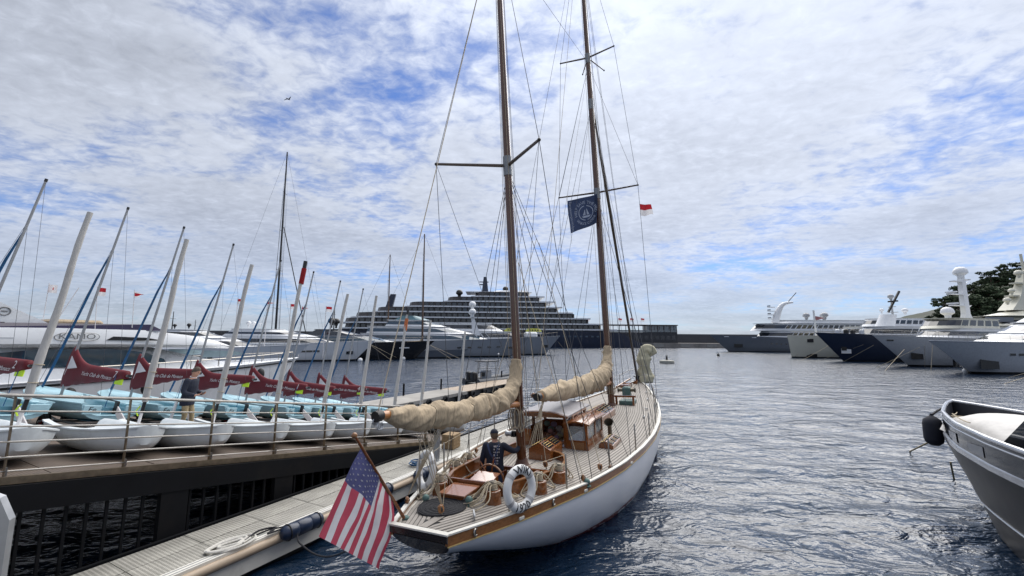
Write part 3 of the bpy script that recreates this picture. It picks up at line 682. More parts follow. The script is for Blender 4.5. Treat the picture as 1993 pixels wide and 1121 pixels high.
def cleat(x, y, a=0):
    z = zdk(x, y) + .01; c, s = math.cos(R(a)), math.sin(R(a)); b = MB()
    b.tube([(x - c * .13, y - s * .13, z + .075), (x - c * .05, y - s * .05, z + .055), (x + c * .05, y + s * .05, z + .055), (x + c * .13, y + s * .13, z + .075)], [.012, .02, .02, .012], 6)
    for k in (-.045, .045): b.tube([(x + c * k, y + s * k, z - .01), (x + c * k, y + s * k, z + .05)], .014, 6)
    b.build('deck_cleat', galv, yw, True)
for a in ((.72, -.50, 35), (1.3, 1.0, 20), (10.5, -1.6, -10), (12.2, -1.45, 40), (14.4, -1.2, 0), (16.2, -.9, 0), (6.2, 1.9, 0)): cleat(*a)
def ring_hawse(x, s=-1):
    y = s * (hb(x) + .012); b = MB(); n = Vector((0, s, 0)); M = n.to_track_quat('Z', 'Y').to_matrix(); p = Vector((x, y, zd(x) - .005))
    o = MB().torus(p, .048, .014, 18, 6, M=M).build('fairlead', steel, yw, True); MB().lathe([(.04, -.004), (.04, .004)], 12, p, M).build('fairlead_hole', black, o)
for x in (.42, 2.02, 8.6): ring_hawse(x); ring_hawse(x, 1)
for x in (1.25, 2.95, 5.2): MB().bbox((x, -hb(x) - .012, zd(x) - .04), (.12, .03, .045), .01, rotz(-18).to_3x3()).build('scupper', deckwhite, yw)

# stanchions and lifelines
ST = [1.15, 2.58, 4.26, 6.1, 8.0, 10.0, 12.0, 14.0, 16.0, 17.8]
for s in (-1, 1):
    tops = []
    for x in ST:
        y = s * (hb(x) - .12); z = zdk(x, y); MB().tube([(x, y, z), (x, y, z + .66), (x, y, z + .675)], [.018, .018, .01], 6).build('stanchion', steel, yw, True); tops.append(Vector((x, y, z + .655)))
    for a, c in zip(tops, tops[1:]):
        if s > 0 or a.x < 2 or a.x > 9: MB().tube(sag(a, c, .012, 4), .0045, 4).build('lifeline', rope, yw)
for s in (-1, 1):
    a = Vector((17.8, s * (hb(17.8) - .12), zd(17.8) + .66)); MB().tube(smoothpath([a, (19.0, s * .42, zd(19) + .72), (20.0, s * .1, zd(20) + .74)], 5), .014, 6).build('pulpit_rail', steel, yw, True)

# deckhouse
dh = MB().box((6.55, .30, 1.16), (1.9, 1.34, .10)).build('deckhouse', varn, yw)
def dpart(c, d, name, m=varn, M=None): return MB().box(c, d, M).build(name, m, dh)
X0, X1, YA, YB, ZB, ZR = 5.65, 7.5, -.33, .96, 1.12, 2.02
for x, y in ((X0, YB), (X0, YA), (X1, YA), (X1, YB), (6.55, YB)): dpart((x, y, (ZB + ZR) / 2), (.075, .075, ZR - ZB), 'corner_post')
dpart((X1, (YA + YB) / 2, 1.33), (.05, YB - YA, .5), 'front_panel'); dpart(((X0 + X1) / 2, YB, 1.33), (X1 - X0, .05, .5), 'side_panel')
dpart((X1, (YA + YB) / 2, ZR - .05), (.06, YB - YA, .11), 'top_beam'); dpart(((X0 + X1) / 2, YB, ZR - .05), (X1 - X0, .06, .11), 'top_beam'); dpart((X0, (YA + YB) / 2, ZR - .03), (.06, YB - YA, .08), 'top_beam'); dpart(((X0 + X1) / 2, YA, ZR - .05), (X1 - X0, .06, .11), 'top_beam')
dpart((X0, YB - .17, 1.37), (.04, .28, .5), 'aft_panel'); dpart((X0, YB - .17, 1.40), (.05, .16, .22), 'panel_moulding', varnlt)
pane = mat('pale_clear_pane', (.42, .46, .46), .06, 0, .1, 2, spec=.8)
pane.node_tree.nodes['Principled BSDF'].inputs['Alpha'].default_value = .35
for k in range(2): MB().box((X1 + .005, lerp(YA, YB, .27 + k * .46), 1.76), (.012, .52, .33)).build('window_pane', pane, dh); MB().box((X1, lerp(YA, YB, .5), 1.76), (.05, .05, .4)).build('mullion', varn, dh)
for k in range(2): MB().box((lerp(X0, X1, .25 + k * .5), YB + .004, 1.76), (.80, .012, .33)).build('window_pane', pane, dh)
MB().box((X0 - .0, YB - .17, 1.80), (.012, .26, .33)).build('window_pane', pane, dh)
b = MB(); n = 10
def arc(x, s, z): 
    q = [Vector((x, lerp(YA - .14, YB + .12, i / n), ZR + z + .11 * math.sin(math.pi * i / n))) for i in range(n + 1)]; return q + [p - Vector((0, 0, .045)) for p in q[::-1]]
b.loft([arc(X0 - .16, 0, 0), arc(X1 + .14, 0, .02)]); b.build('roof', mat('house_roof_canvas', (.30, .29, .30), .5, var=.15, scale=4), dh, True)
b = MB(); b.loft([[Vector((X0 - .17, p.y, p.z - .02)) for p in arc(0, 0, 0)], [Vector((X0 - .13, p.y, p.z + .008)) for p in arc(0, 0, 0)]]); b.build('roof_fascia', varn, dh, True)
# companionway cabin on its starboard side
cb_ = MB(); CX0, CX1, CYA, CYB = 5.52, 7.15, -.98, -.38
q0 = [(CX0, CYA, 1.1), (CX1, CYA, 1.1), (CX1, CYB, 1.1), (CX0, CYB, 1.1)]; q1 = [(CX0 + .02, CYA + .02, 1.42), (CX1 - .02, CYA + .02, 1.42), (CX1 - .02, CYB, 1.42), (CX0 + .02, CYB, 1.42)]
cb_.loft([[Vector(p) for p in q0], [Vector(p) for p in q1]]); cab = cb_.build('companion_cabin', varn, yw)
for x, y in ((CX0 + .04, CYA + .05), (CX1 - .05, CYA + .05), (CX0 + .04, CYB - .03), ((CX0 + CX1) / 2, CYA + .05), (CX1 - .05, CYB - .03)): MB().box((x, y, 1.62), (.075, .07, .44)).build('cabin_post', varn, cab)
MB().box(((CX0 + CX1) / 2, CYA + .05, 1.82), (CX1 - CX0 - .03, .075, .07)).build('cabin_beam', varn, cab)
for k in range(2): MB().box((lerp(CX0, CX1, .27 + k * .45), CYA + .045, 1.61), (.62, .014, .32)).build('cabin_window', pane, cab)
MB().box((CX0 + .03, (CYA + CYB) / 2 - .02, 1.60), (.014, .42, .34)).build('cabin_window', pane, cab); MB().box((CX1 - .04, (CYA + CYB) / 2, 1.60), (.014, .5, .36)).build('cabin_window', pane, cab)
MB().box((CX0 - .006, (CYA + CYB) / 2 - .02, 1.28), (.014, .32, .2)).build('door_panel', varnlt, cab)
b = MB(); secs = []
for x, z in ((CX0 - .08, 1.84), (CX0 + .5, 1.90), (CX1 + .08, 1.86)):
    q = [Vector((x, lerp(CYA - .06, CYB + .04, i / 8), z + .07 * math.sin(math.pi * i / 8))) for i in range(9)]; secs.append(q + [p - Vector((0, 0, .04)) for p in q[::-1]])
b.loft(secs); rf = b.build('cabin_roof', varn, cab, True)
for k in range(2):
    y = lerp(CYA, CYB, .25 + .5 * k); MB().tube([(CX0 + .15, y, 2.0), (CX1 - .15, y, 2.02)], .016, 6).build('grab_rail', varnlt, rf, True)
    for j in range(4): x = lerp(CX0 + .2, CX1 - .2, j / 3); MB().box((x, y, 1.96), (.05, .02, .1)).build('rail_chock', varnlt, rf)
# things inside the open house
for k in range(12):
    rr = random.Random(k); b = MB(); b.ball((0, 0, 0), rr.uniform(.07, .12), 8, 6, (1, 1, .8)); cm = [(.35, .3, .28), (.22, .10, .09), (.08, .1, .18), (.3, .26, .16), (.16, .11, .16), (.12, .15, .12)][k % 6]
    o = b.build('cushion', mat('cushion_cloth_%d' % (k % 6), cm, .85), None, True); o.matrix_world = WM @ T(rr.uniform(6.15, 6.7), rr.uniform(-.15, .55), 1.31 + .16 * (k // 5) + .0 * k); tag(o, 'small patterned cushion in the pile inside the open deckhouse', 'cushion', 'pile of cushions in the deckhouse')
MB().box((6.45, .2, 1.20), (.75, 1.0, .12)).build('seat_locker', varn, dh)

# skylights
def skylight(x0, x1, y0, y1, h, rise, n, name='skylight'):
    z = zdk((x0 + x1) / 2, (y0 + y1) / 2) - .01; ym = (y0 + y1) / 2; b = MB()
    prof = [(y0, 0), (y0, h), (ym, h + rise), (y1, h), (y1, 0)]
    b.loft([[Vector((x, y, z + q)) for y, q in prof] for x in (x0, x1)]); o = b.build(name, varn, yw)
    for s, (ya, za, yb, zb) in enumerate(((y0, h, ym, h + rise), (ym, h + rise, y1, h))):
        nn = Vector((0, -(zb - za), (yb - ya))).normalized() * .012
        for k in range(n):
            xa, xb = lerp(x0, x1, k / n) + .05, lerp(x0, x1, (k + 1) / n) - .05
            A = [Vector((x, lerp(ya, yb, t), z + lerp(za, zb, t))) + nn for x, t in ((xa, .14), (xb, .14), (xb, .86), (xa, .86))]
            MB().prism([p - nn for p in A], A).build('skylight_pane', darkglass, o)
            for t in (.3, .5, .7): MB().tube([Vector((xa, lerp(ya, yb, t), z + lerp(za, zb, t))) + nn * 2, Vector((xb, lerp(ya, yb, t), z + lerp(za, zb, t))) + nn * 2], .006, 4).build('guard_bar', mat('brass', (.5, .34, .12), .3, .9), o)
    return o
skylight(4.25, 5.1, -.42, .12, .26, .14, 2); skylight(5.95, 6.95, -1.5, -1.12, .10, .09, 3); skylight(8.6, 10.9, -.52, .3, .22, .20, 4)
MB().bbox((13.3, -.55, zdk(13.3, 0) + .07), (.75, .6, .16), .03).build('deck_hatch', green_m, yw)
for k in range(3): MB().box((13.3 + (k - 1) * .2, -.55, zdk(13.3, 0) + .155), (.16, .46, .012)).build('hatch_pane', pane, yw)
MB().bbox((11.4, .0, zdk(11.4, 0) + .06), (.7, .65, .14), .03).build('deck_hatch', varn, yw)
cw = MB(); px_, py2 = 7.3, -1.12; z = zdk(px_, py2)
cw.tube(smoothpath([(px_, py2, z - .02), (px_, py2, z + .22), (px_ - .02, py2, z + .36), (px_ - .10, py2 + .0, z + .44)], 5), [.06] * 8 + [.062, .066, .07, .08, .095, .11, .125, .135], 12, cap=False); cw.build('cowl_ventilator', mat('dull_bronze', (.16, .14, .11), .4, .8), yw, True)
for x, r in ((12.95, .0),): 
    MB().box((x, -.5, zdk(x, 0) + .35), (.06, .9, .07)).build('fife_rail', varn, yw)
    for y in (-.85, -.15): MB().box((x, y, zdk(x, 0) + .16), (.08, .08, .4)).build('fife_post', varn, yw)
# windlass
MB().bbox((15.3, -.15, zdk(15.3, 0) + .2), (.42, .36, .42), .05).build('windlass', green_m, yw)
MB().lathe([(.1, -.42), (.13, -.40), (.08, -.34), (.08, .34), (.13, .40), (.1, .42)], 12, (15.3, -.15, zdk(15.3, 0) + .26), rotx(90).to_3x3()).build('windlass_drum', mat('dull_bronze', (.16, .14, .11), .4, .8), yw, True)
MB().box((17.4, .25, zdk(17.4, 0) + .12), (1.6, .4, .2), rotz(4).to_3x3()).build('anchor_chock', varn, yw)
MB().tube([(16.4, .55, zd(17) + .25), (18.9, .3, zd(19) + .3)], .045, 8).build('spare_spar', varnlt, yw, True)
# bowsprit stump
MB().tube([(18.6, 0, zd(19) + .1), (20.5, 0, zd(20) + .16)], [.11, .08], 10).build('bowsprit', varn, yw, True)

# spars -------------------------------------------------------------
def mz(z): return Vector((3.59 - .045 * (z - 1.15), 0, z))
def mm(z): return Vector((12.65 - .041 * (z - 1.15), 0, z))
mzm = MB().tube([mz(z) for z in (.35, 1.2, 3, 8, 12, 15.5)], [.105, .105, .10, .092, .075, .055], 16).build('mizzen_mast', mastwood, yw, True)
mnm = MB().tube([mm(z) for z in (1.0, 3, 8, 14, 20, 24.5)], [.135, .135, .13, .12, .095, .07], 16).build('main_mast', mastwood, yw, True)
MB().lathe([(.25, 0), (.2, .04), (.15, .12), (.11, .24), (.108, .26)], 14, mz(1.17)).build('mast_boot', mat('brown_leather', (.10, .05, .035), .6, bump=.4), mzm, True)
MB().lathe([(.24, 0), (.19, .05), (.15, .2)], 14, mm(1.22)).build('mast_boot', mat('brown_leather', (.1, .05, .03), .6), mnm, True)
def spr(root, tip, m, r=.035):
    root, tip = Vector(root), Vector(tip); o = MB().tube([root, tip], [r, r * .75], 8).build('spreader', mat('dark_spreader', (.06, .04, .03), .35, coat=.3), m, True)
    MB().ball(tip, .04, 8, 6).build('spreader_end', black, o, True)
MZT = (Vector((2.38, 1.42, 8.12)), Vector((2.30, -1.2, 8.02)))
MNT = (Vector((11.85, 1.62, 10.42)), Vector((12.3, -1.75, 10.5))); MNU = (Vector((11.85, 1.25, 16.9)), Vector((12.0, -1.2, 17.0)))
for tp in MZT: spr(mz(8.12), tp, mzm, .042)
for tp in MNT: spr(mm(10.49), tp, mnm, .045)
for tp in MNU: spr(mm(16.85), tp, mnm, .04)
spr(mm(16.85), (13.3, -.45, 16.9), mnm, .03); spr(mm(16.85), (13.1, .55, 16.9), mnm, .03)
for f, z, r, m in ((mz, 8.12, .105, mzm), (mm, 10.45, .14, mnm), (mm, 16.8, .125, mnm), (mm, 14.6, .125, mnm)):
    MB().tube([f(z - .25), f(z + .22)], r, 14).build('mast_band', mat('grey_mast_band', (.22, .23, .24), .4, .5), m, True)
# booms and their canvas covers
bmz = MB().tube([(-.86, 0, 3.0), (-.6, 0, 2.98), (3.45, 0, 2.58)], [.055, .062, .07], 12).build('mizzen_boom', mat('boom_spruce', (.42, .17, .05), .3, coat=.4, var=.2, stretch=(1, 8, 8)), yw, True)
MB().lathe([(.075, -.05), (.08, 0), (.07, .06)], 10, (-.84, 0, 2.998), roty(85).to_3x3()).build('boom_end_fitting', black, bmz, True)
for k in range(4): MB().torus((-.86 + .015 * k, .03 * (-1) ** k, 2.93 - .06 * (k % 2)), .04, .012, 10, 5, M=rotx(90).to_3x3()).build('boom_shackle', galv, bmz, True)
bmn = MB().tube([(4.62, 0, 2.60), (12.5, 0, 2.25)], [.085, .10], 12).build('main_boom', mat('boom_spruce', (.42, .17, .05)), yw, True)
MB().lathe([(.10, -.06), (.11, 0), (.09, .14)], 10, (4.62, 0, 2.6), roty(90).to_3x3()).build('boom_end_fitting', black, bmn, True)
def cover(path, rv, rh, name, seed, nseg=150, nr=36, pleat=1.0, ties=()):
    P = smoothpath(path, 24); L_ = [0]
    for a, c in zip(P, P[1:]): L_.append(L_[-1] + (c - a).length)
    tot = L_[-1]; xs = np.linspace(0, tot, nseg + 1); PX = [[np.interp(x, L_, [p[k] for p in P]) for k in range(3)] for x in xs]; secs = []; kn = np.linspace(0, 1, len(rv))
    for i, p in enumerate(PX):
        t = i / nseg; p = Vector(p); d = (Vector(PX[min(i + 1, nseg)]) - Vector(PX[max(i - 1, 0)])).normalized(); side = Vector((0, 1, 0)); up = d.cross(side) * -1
        if up.z < 0 and up.x > 0: up = -up
        a, h = interp(t, kn, rv), interp(t, kn, rh); q = []; s = xs[i]
        tie = min([abs(s - tie_ * tot) for tie_ in ties] + [9]); pin = 1 - .28 * math.exp(-(tie / .06) ** 2)
        for j in range(nr):
            f = 2 * math.pi * j / nr; cs, sn = math.cos(f), math.sin(f)
            ridge = (1 - abs(math.sin(s * 7.5 + 2.6 * fbm((s * 1.3, seed, cs * .6), 2) + 1.1 * sn))) ** 2.2; ridge2 = (1 - abs(math.sin(s * 3.1 - 1.7 * sn * (1 if cs > 0 else -1) + 3 * fbm((s * .8, seed + 4, 0), 2)))) ** 3
            w1 = fbm((s * 3.1 + sn * 1.2 + seed, cs * 1.1, sn * .8 + seed), 3) * .10
            hang = max(0, -sn)
            w2 = math.sin(s * 17 + 2.2 * fbm((s * 1.7, seed, cs), 2) * 3 + sn * 1.6) * .032 * pleat * (.45 + .55 * abs(cs)) 
            w3 = abs(fbm((s * 6 + sn * 2.2, cs * 2.6 + seed, sn * 1.5 - s * 2), 3)) * -.085
            r = (1 + w1 + w2 * .6 + w3 * 1.6 + (.22 * ridge + .24 * ridge2) * (.35 + .65 * abs(cs))) * pin; r *= 1 + max(0, -sn) * .30 * fbm((s * 2.1, seed, 9), 3)
            q.append(p + side * (h * cs * r) + up * (a * (sn if sn > 0 else sn * 1.0) * r))
        secs.append(q)
    o = MB().loft(secs).build(name, canvas, yw, True, ang=180)
    for tie_ in ties:
        i = int(tie_ * nseg); MB().tube([c + (c - Vector(PX[i])).normalized() * .012 for c in secs[i]] + [secs[i][0]], .010, 5).build('cover_tie', rope, o)
    return o
cover([(-.66, 0, 2.98), (-.3, 0, 2.88), (.5, 0, 2.80), (1.4, 0, 2.74), (2.4, 0, 2.74), (3.0, 0, 2.82), (3.30, 0, 3.08), (3.40, 0, 3.36), (3.45, 0, 3.56)], [.085, .16, .205, .205, .20, .20, .215, .22, .20, .15, .105], [.08, .13, .15, .15, .15, .15, .16, .17, .16, .13, .11], 'mizzen_sail_cover', 3, ties=(.21, .45, .66))
cover([(4.85, 0, 2.60), (5.6, 0, 2.58), (7.5, 0, 2.52), (9.5, 0, 2.50), (11.2, 0, 2.58), (12.0, 0, 2.85), (12.35, 0, 3.25), (12.52, 0, 3.75)], [.13, .22, .26, .27, .29, .31, .36, .40, .36, .26, .16], [.12, .17, .19, .2, .21, .22, .24, .27, .26, .2, .15], 'main_sail_cover', 8, nseg=170, ties=(.3, .6))
# hanging skirt of the mizzen cover: boom peeks out below at the aft end

# rigging ------------------------------------------------------------
def ln(a, b, r=.0065, m=wire, name='stay', s=0, par=None):
    P = sag(a, b, s, 8) if s else [Vector(a), Vector(b)]; return MB().tube(P, r, 5).build(name, m, par or yw)
def chp(x, s): return Vector((x, s * (hb(x) - .05), zd(x) + .08))
mt, Mt = mz(14.6), mm(23.5)
for i, s in enumerate((1, -1)):
    ln(mt, MZT[i], .007, name='shroud'); ln(MZT[i], chp(3.3, s), .007, name='shroud'); ln(mz(7.95), chp(2.9, s), .007, name='shroud'); ln(mz(7.95), chp(4.25, s), .007, name='shroud'); ln(MZT[i], mz(3.1) + Vector((.0, s * .1, 0)), .005, name='diamond_stay')
    ln(Mt, MNU[i], .008, name='shroud'); ln(MNU[i], MNT[i], .008, name='shroud'); ln(MNT[i], chp(12.4, s), .009, name='shroud'); ln(mm(16.5), MNT[i], .007, name='shroud'); ln(mm(10.3), chp(11.9, s), .008, name='shroud'); ln(mm(10.3), chp(13.1, s), .008, name='shroud')
    ln(mm(16.5), chp(7.2, s), .008, name='running_backstay'); ln(mm(14.5), chp(8.6, s), .008, name='running_backstay'); ln(Mt, chp(5.4, s), .007, name='running_backstay')
    ln(mm(14.5), chp(10.4, s), .006, name='running_backstay'); ln(mz(8.0), chp(5.2, s), .006, name='shroud')
ln(mt, (-.84, 0, 3.05), .008, rope, 'topping_lift'); ln(Mt, (4.66, .0, 2.7), .007, rope, 'topping_lift'); ln(mm(16.4), (4.7, .1, 2.68), .006, wire, 'topping_lift')
ln(mm(22.5), (20.3, 0, 1.95), .008, name='forestay'); ln(Mt, (20.4, 0, 1.9), .008, name='forestay'); ln(mm(10.4), (17.6, 0, 1.55), .007, name='forestay'); ln(mz(14.2), mm(16.6), .006, name='triatic_stay'); ln(mz(8.2), (5.6, .3, 1.9), .006, name='stay')
for k, (dx, dy, m_) in enumerate(((.13, .06, rope), (.12, -.07, rope), (-.13, .05, wire), (-.12, -.06, rope), (.02, .14, rope), (0, -.14, wire))):
    ln(mz(14.2) + Vector((dx * .7, dy * .7, 0)), mz(1.9) + Vector((dx * 1.2, dy * 1.6, 0)), .0055, m_, 'halyard'); ln(mm(22.8) + Vector((dx * .7, dy * .7, 0)), mm(1.8) + Vector((dx * 1.6, dy * 2.2, 0)), .007, m_, 'halyard')
# furled dark headsail and drum
fa, fb = mm(15.0) + Vector((.16, 0, 0)), Vector((19.4, 0, 1.95))
MB().tube([fa.lerp(fb, t) for t in np.linspace(0, 1, 40)], [.03 + .035 * min(1, t * 5) * (1 + .12 * fbm((t * 40, 1, 2))) for t in np.linspace(0, 1, 40)], 10).build('furled_headsail', mat('furled_brown_cloth', (.075, .055, .035), .8, bump=.5, bscale=20, var=.3), yw, True)
MB().lathe([(.05, 0), (.2, .01), (.2, .05), (.1, .06), (.1, .22), (.2, .23), (.2, .27), (.04, .28)], 14, (19.42, 0, 1.75)).build('furling_drum', black, yw, True)
ln((19.42, 0, 1.2 + .4), (19.45, 0, 1.8), .03, steel, 'forestay_fitting')
# sheets: mizzen tackle
for k in range(5): ln((.35 + .09 * k, .02 * (k - 2), 2.60), (.79 + .015 * k, .84 + .015 * k, 1.42 - .01 * k), .0065, rope, 'mizzen_sheet')
for k in range(4): ln((.30 - .13 * k, -.02 * (k - 1), 2.62), (.55 + .015 * k, -.02 + .02 * k, 1.44), .0065, rope, 'mizzen_sheet')
ln((.1, .05, 2.58), (1.3, 1.05, 1.28), .0065, rope, 'mizzen_sheet'); ln((.9, .05, 2.58), (.55, -.03, 1.36), .0065, rope, 'mizzen_sheet')
# main sheet: from boom end to deck in front of the mizzen
for k in range(5): ln((4.75 + .10 * k, .03 * (k - 2), 2.48), (4.22 + .06 * k, -.22 + .11 * k, 1.24), .0065, rope, 'main_sheet')
for k in range(3): ln((5.0 + .05 * k, .0, 2.5), (4.9, .45 - .05 * k, 1.24), .008, rope, 'main_sheet')
for a, c in (((3.9, -1.68, 1.3), (4.6, -.2, 6.5)), ((3.04, -1.56, 1.3), (3.5, -.1, 5.8)), ((3.66, -.55, 1.28), (3.55, -.1, 6.2)), ((4.2, 1.55, 1.3), (5.2, .1, 6.8))): ln(a, c, .007, rope, 'running_line')
# lazy coils of halyard hung at the mizzen mast
for k in range(7):
    rr = random.Random(k + 40); b = MB(); c = mz(2.28) + Vector((-.10 + .03 * rr.random(), -.16 + .055 * k, .12 * rr.random())); pts = []
    for i in range(3 * 16): a = i / 16 * 2 * math.pi; pts.append(c + Vector((-.03 - .02 * rr.random(), .055 * math.cos(a) * (1 + .2 * rr.random()), .20 * math.sin(a) * (1 + .15 * rr.random()) - .08)))
    o = b.tube(pts, .011, 5).build('halyard_coil', rope if k % 2 else mat('grey_rope', (.2, .19, .17), .85), None, True, origin=c); o.matrix_world = WM @ T(*c); tag(o, 'rope halyard coil hanging on the mizzen mast below its cover', 'rope', 'halyard coils on the mizzen mast')
for k in range(4):
    rr = random.Random(k + 80); b = MB(); c = mm(2.1) + Vector((-.17, -.15 + .1 * k, .1 * rr.random())); pts = []
    for i in range(3 * 14): a = i / 14 * 2 * math.pi; pts.append(c + Vector((-.03, .07 * math.cos(a), .25 * math.sin(a) - .1)))
    o = b.tube(pts, .014, 5).build('halyard_coil', rope, None, True, origin=c); o.matrix_world = WM @ T(*c); tag(o, 'rope halyard coil hanging on the main mast', 'rope', 'halyard coils on the main mast')
MB().bbox(mz(1.92) + Vector((-.02, .16, 0)), (.1, .12, .12), .02).build('mast_winch', blackmetal, mzm); MB().lathe([(.06, -.08), (.07, -.06), (.05, 0), (.07, .08)], 12, mz(1.92) + Vector((-.02, .27, 0)), rotx(90).to_3x3()).build('mast_winch_drum', galv, mzm, True)

# lifebuoys
def buoy(p, nworld, label, texts, lean=0):
    """p: centre (yacht coordinates)"""
    c = ab(*p); z = Vector(nworld).normalized(); y = Vector((math.sin(R(lean)), 0, math.cos(R(lean)))); x = y.cross(z).normalized(); y = z.cross(x)
    M = Matrix((x, y, z)).transposed().to_4x4(); M.translation = c
    th = thing('lifebuoy', label, 'lifebuoy', M, 'white lifebuoys at the yacht stern'); Rr, r = .285, .075
    MB().torus((0, 0, 0), Rr, r, 48, 16, sq=.78).build('ring', mat('lifebuoy_white', (.66, .66, .65), .5, var=.06, dirt=((.4, .39, .36), 5, .3)), th, True, ang=180)
    for k in range(4):
        a = math.pi / 4 + k * math.pi / 2 + (0.1 if k % 2 else -.1); secs = []
        for da in (-.09, .09): secs.append([Vector(((Rr + (r + .004) * math.cos(p_)) * math.cos(a + da), (Rr + (r + .004) * math.cos(p_)) * math.sin(a + da), (r + .005) * .78 * math.sin(p_))) for p_ in [2 * math.pi * j / 14 for j in range(14)]])
        MB().loft(secs, cap=False).build('band', mat('grey_band', (.36, .35, .35), .7), th, True)
    for tx, a0, flip in texts:
        b = MB()
        def fn(u, v, w_, a0=a0, flip=flip):
            rad = Rr + (v if not flip else -v); a = a0 - u / Rr if not flip else a0 + u / Rr
            hh = max(0, 1 - ((rad - Rr) / r) ** 2) ** .5 * r * .78 + .006
            return Vector((rad * math.cos(a), rad * math.sin(a), hh))
        BOLD[0] = .012; put_text(b, tx, .175, fn, fine=2); BOLD[0] = 0.; b.build('lettering', ink, th)
    return th
buoy((1.27, -1.03, 1.585), (.70, -.70, .12), 'white ring lifebuoy with black lettering on the starboard quarter', (('WIKI', math.pi / 2 - .12, False), ('1920', -math.pi / 2 + .05, True)), lean=8)
buoy((1.5, 1.02, 1.60), (-.80, -.58, .15), 'plain white ring lifebuoy at the port quarter behind the hanging ropes', (), lean=5)

# flag staff and ensign
FT = Vector((-.66, .60, 2.68)); FF = Vector((.32, .50, 1.22)); 
stf = MB().tube([FF, FF.lerp(FT, .5), FT], [.026, .024, .019], 10).build('flag_staff', varn, yw, True)
MB().ball(FT, .042, 10, 8, (1, 1, 1)).build('staff_truck', varnlt, stf, True); MB().lathe([(.06, -.02), (.055, .05), (.035, .07)], 12, FF).build('staff_socket', green_m, stf, True)
def staffp(t): return FF.lerp(FT, t)
def lerp3(a, c, t): return a + (c - a) * t
HA, HBt = staffp(.87), staffp(.27); FA, FB = Vector((-1.16, .62, 1.55)), Vector((-.14, .60, .72))
def ens(u, v, off=0.):
    uu = u
    h = HA.lerp(HBt, uu); f = FA.lerp(FB, uu); p = h.lerp(f, v)
    p += Vector((.05, .02, -.02)) * math.sin(math.pi * v) * math.sin(math.pi * u) * 1.2
    p += Vector((.10, 0, -.05)) * (u ** 3) * math.sin(math.pi * min(1, v * 1.1))        # lower hoist corner sags
    fold = .055 * math.sin(u * 10.5 + 1.5 * v + .5) * (1 - .55 * v) + .030 * math.sin(u * 21 - 2.2 * v) * (1 - v) + .018 * fbm((u * 4, v * 3, 3.3))
    fold += .010 * math.sin(u * 34 + v * 6) * (1 - v)
    p += Vector((.15, 1, 0)) * fold * min(1, .25 + v * 3) * 1.1
    return p + Vector((.0, -1, .1)).normalized() * off
def emat(u, v):
    if u < 7 / 13 and v < .40: return 2
    return int(u * 13) % 2
e = MB(); e.grid(lambda u, v: ens(u, v), 104, 60, emat)
fe = e.build('ensign_flag', [flagr, flagw, flagb], None, True, ang=180, origin=staffp(.87)); fe.matrix_world = WM @ T(*staffp(.87)); tag(fe, 'faded stars and stripes ensign hanging from the slanted stern staff', 'flag')
sb = MB(); o0 = staffp(.87)
for r_ in range(9):
    for c_ in range(6 if r_ % 2 == 0 else 5):
        v0 = (.40 / 12) * (1 + 2 * c_ + (r_ % 2)); u0 = (7 / 13) * (r_ + 1) / 10
        pts = []
        for k in range(10):
            a = math.pi / 2 + k * math.pi / 5; rr_ = .0165 if k % 2 == 0 else .0066
            pts.append(ens(u0 + rr_ * math.cos(a) * 1.05, v0 + rr_ * math.sin(a) * .85, .004) - o0)
        sb.add(pts + [ens(u0, v0, .0045) - o0], [(k, (k + 1) % 10, 10) for k in range(10)])
        pts2 = [p + (ens(u0, v0, -.004) - ens(u0, v0, .004)) for p in pts]; sb.add(pts2 + [ens(u0, v0, -.0045) - o0], [(k, (k + 1) % 10, 10) for k in range(10)])
st_ = tag(sb.build('stars', flagw, fe), None, kind='stuff')
# blue event banner under the port spreader
def cloth(a, b_, c, d, fn, nu, nv, mfn=None):
    a, b_, c, d = map(Vector, (a, b_, c, d))
    return lambda u, v, off=0: (a.lerp(b_, u)).lerp(d.lerp(c, u), v) + fn(u, v, off)
bn = cloth((11.70, 1.20, 10.15), (11.9, -.05, 10.35), (11.9, -.02, 9.0), (11.72, 1.13, 8.68), lambda u, v, off: Vector((-1, 0, 0)) * (.16 * math.sin(u * 5 + v * 1.4) * u + .06 * math.sin(v * 5 + u * 3) + off) + Vector((0, 0, -.14)) * math.sin(math.pi * u) * (1 - v) * .6, 1, 1)
b = MB(); b.grid(lambda u, v: bn(u, v), 30, 30); bo = b.build('banner_flag', bannerb, None, True, ang=180, origin=(11.7, 1.2, 10.15)); bo.matrix_world = WM @ T(11.7, 1.2, 10.15); tag(bo, 'dark blue banner with white round ship emblem below the main spreader', 'flag')
b = MB(); og = Vector((11.7, 1.2, 10.15))
def onb(u, v, o_=.012): return bn(u, v, o_) - og
put_text(b, 'helpsavethemed.org', .125, lambda x, y, w_: onb(.09 - y, .52 - x * .92))
cu, cv, cr = .60, .50, .24
for k in range(40):
    if k in (9, 10, 29, 30): continue
    a0, a1 = k * math.pi / 20, (k + 1) * math.pi / 20
    b.add([onb(cu + r_ * math.cos(a), cv - r_ * math.sin(a)) for r_, a in ((cr, a0), (cr, a1), (cr - .022, a1), (cr - .022, a0))], [(0, 1, 2, 3)])
for tri in (((-.02, .13), (-.02, -.06), (-.11, -.06)), ((.02, .16), (.02, -.06), (.10, -.06)), ((-.15, -.09), (.15, -.09), (.09, -.15), (-.10, -.15))): b.add([onb(cu + x, cv - y) for x, y in tri], [tuple(range(len(tri)))])
def arc_t(tx, a0, flip, rad=.33):
    put_text(b, tx, .13, lambda x, y, w_: (lambda r_, a: onb(min(.99, cu + r_ * math.cos(a)), cv - r_ * math.sin(a)))(rad + (-y if flip else y), a0 + (x if flip else -x) / rad))
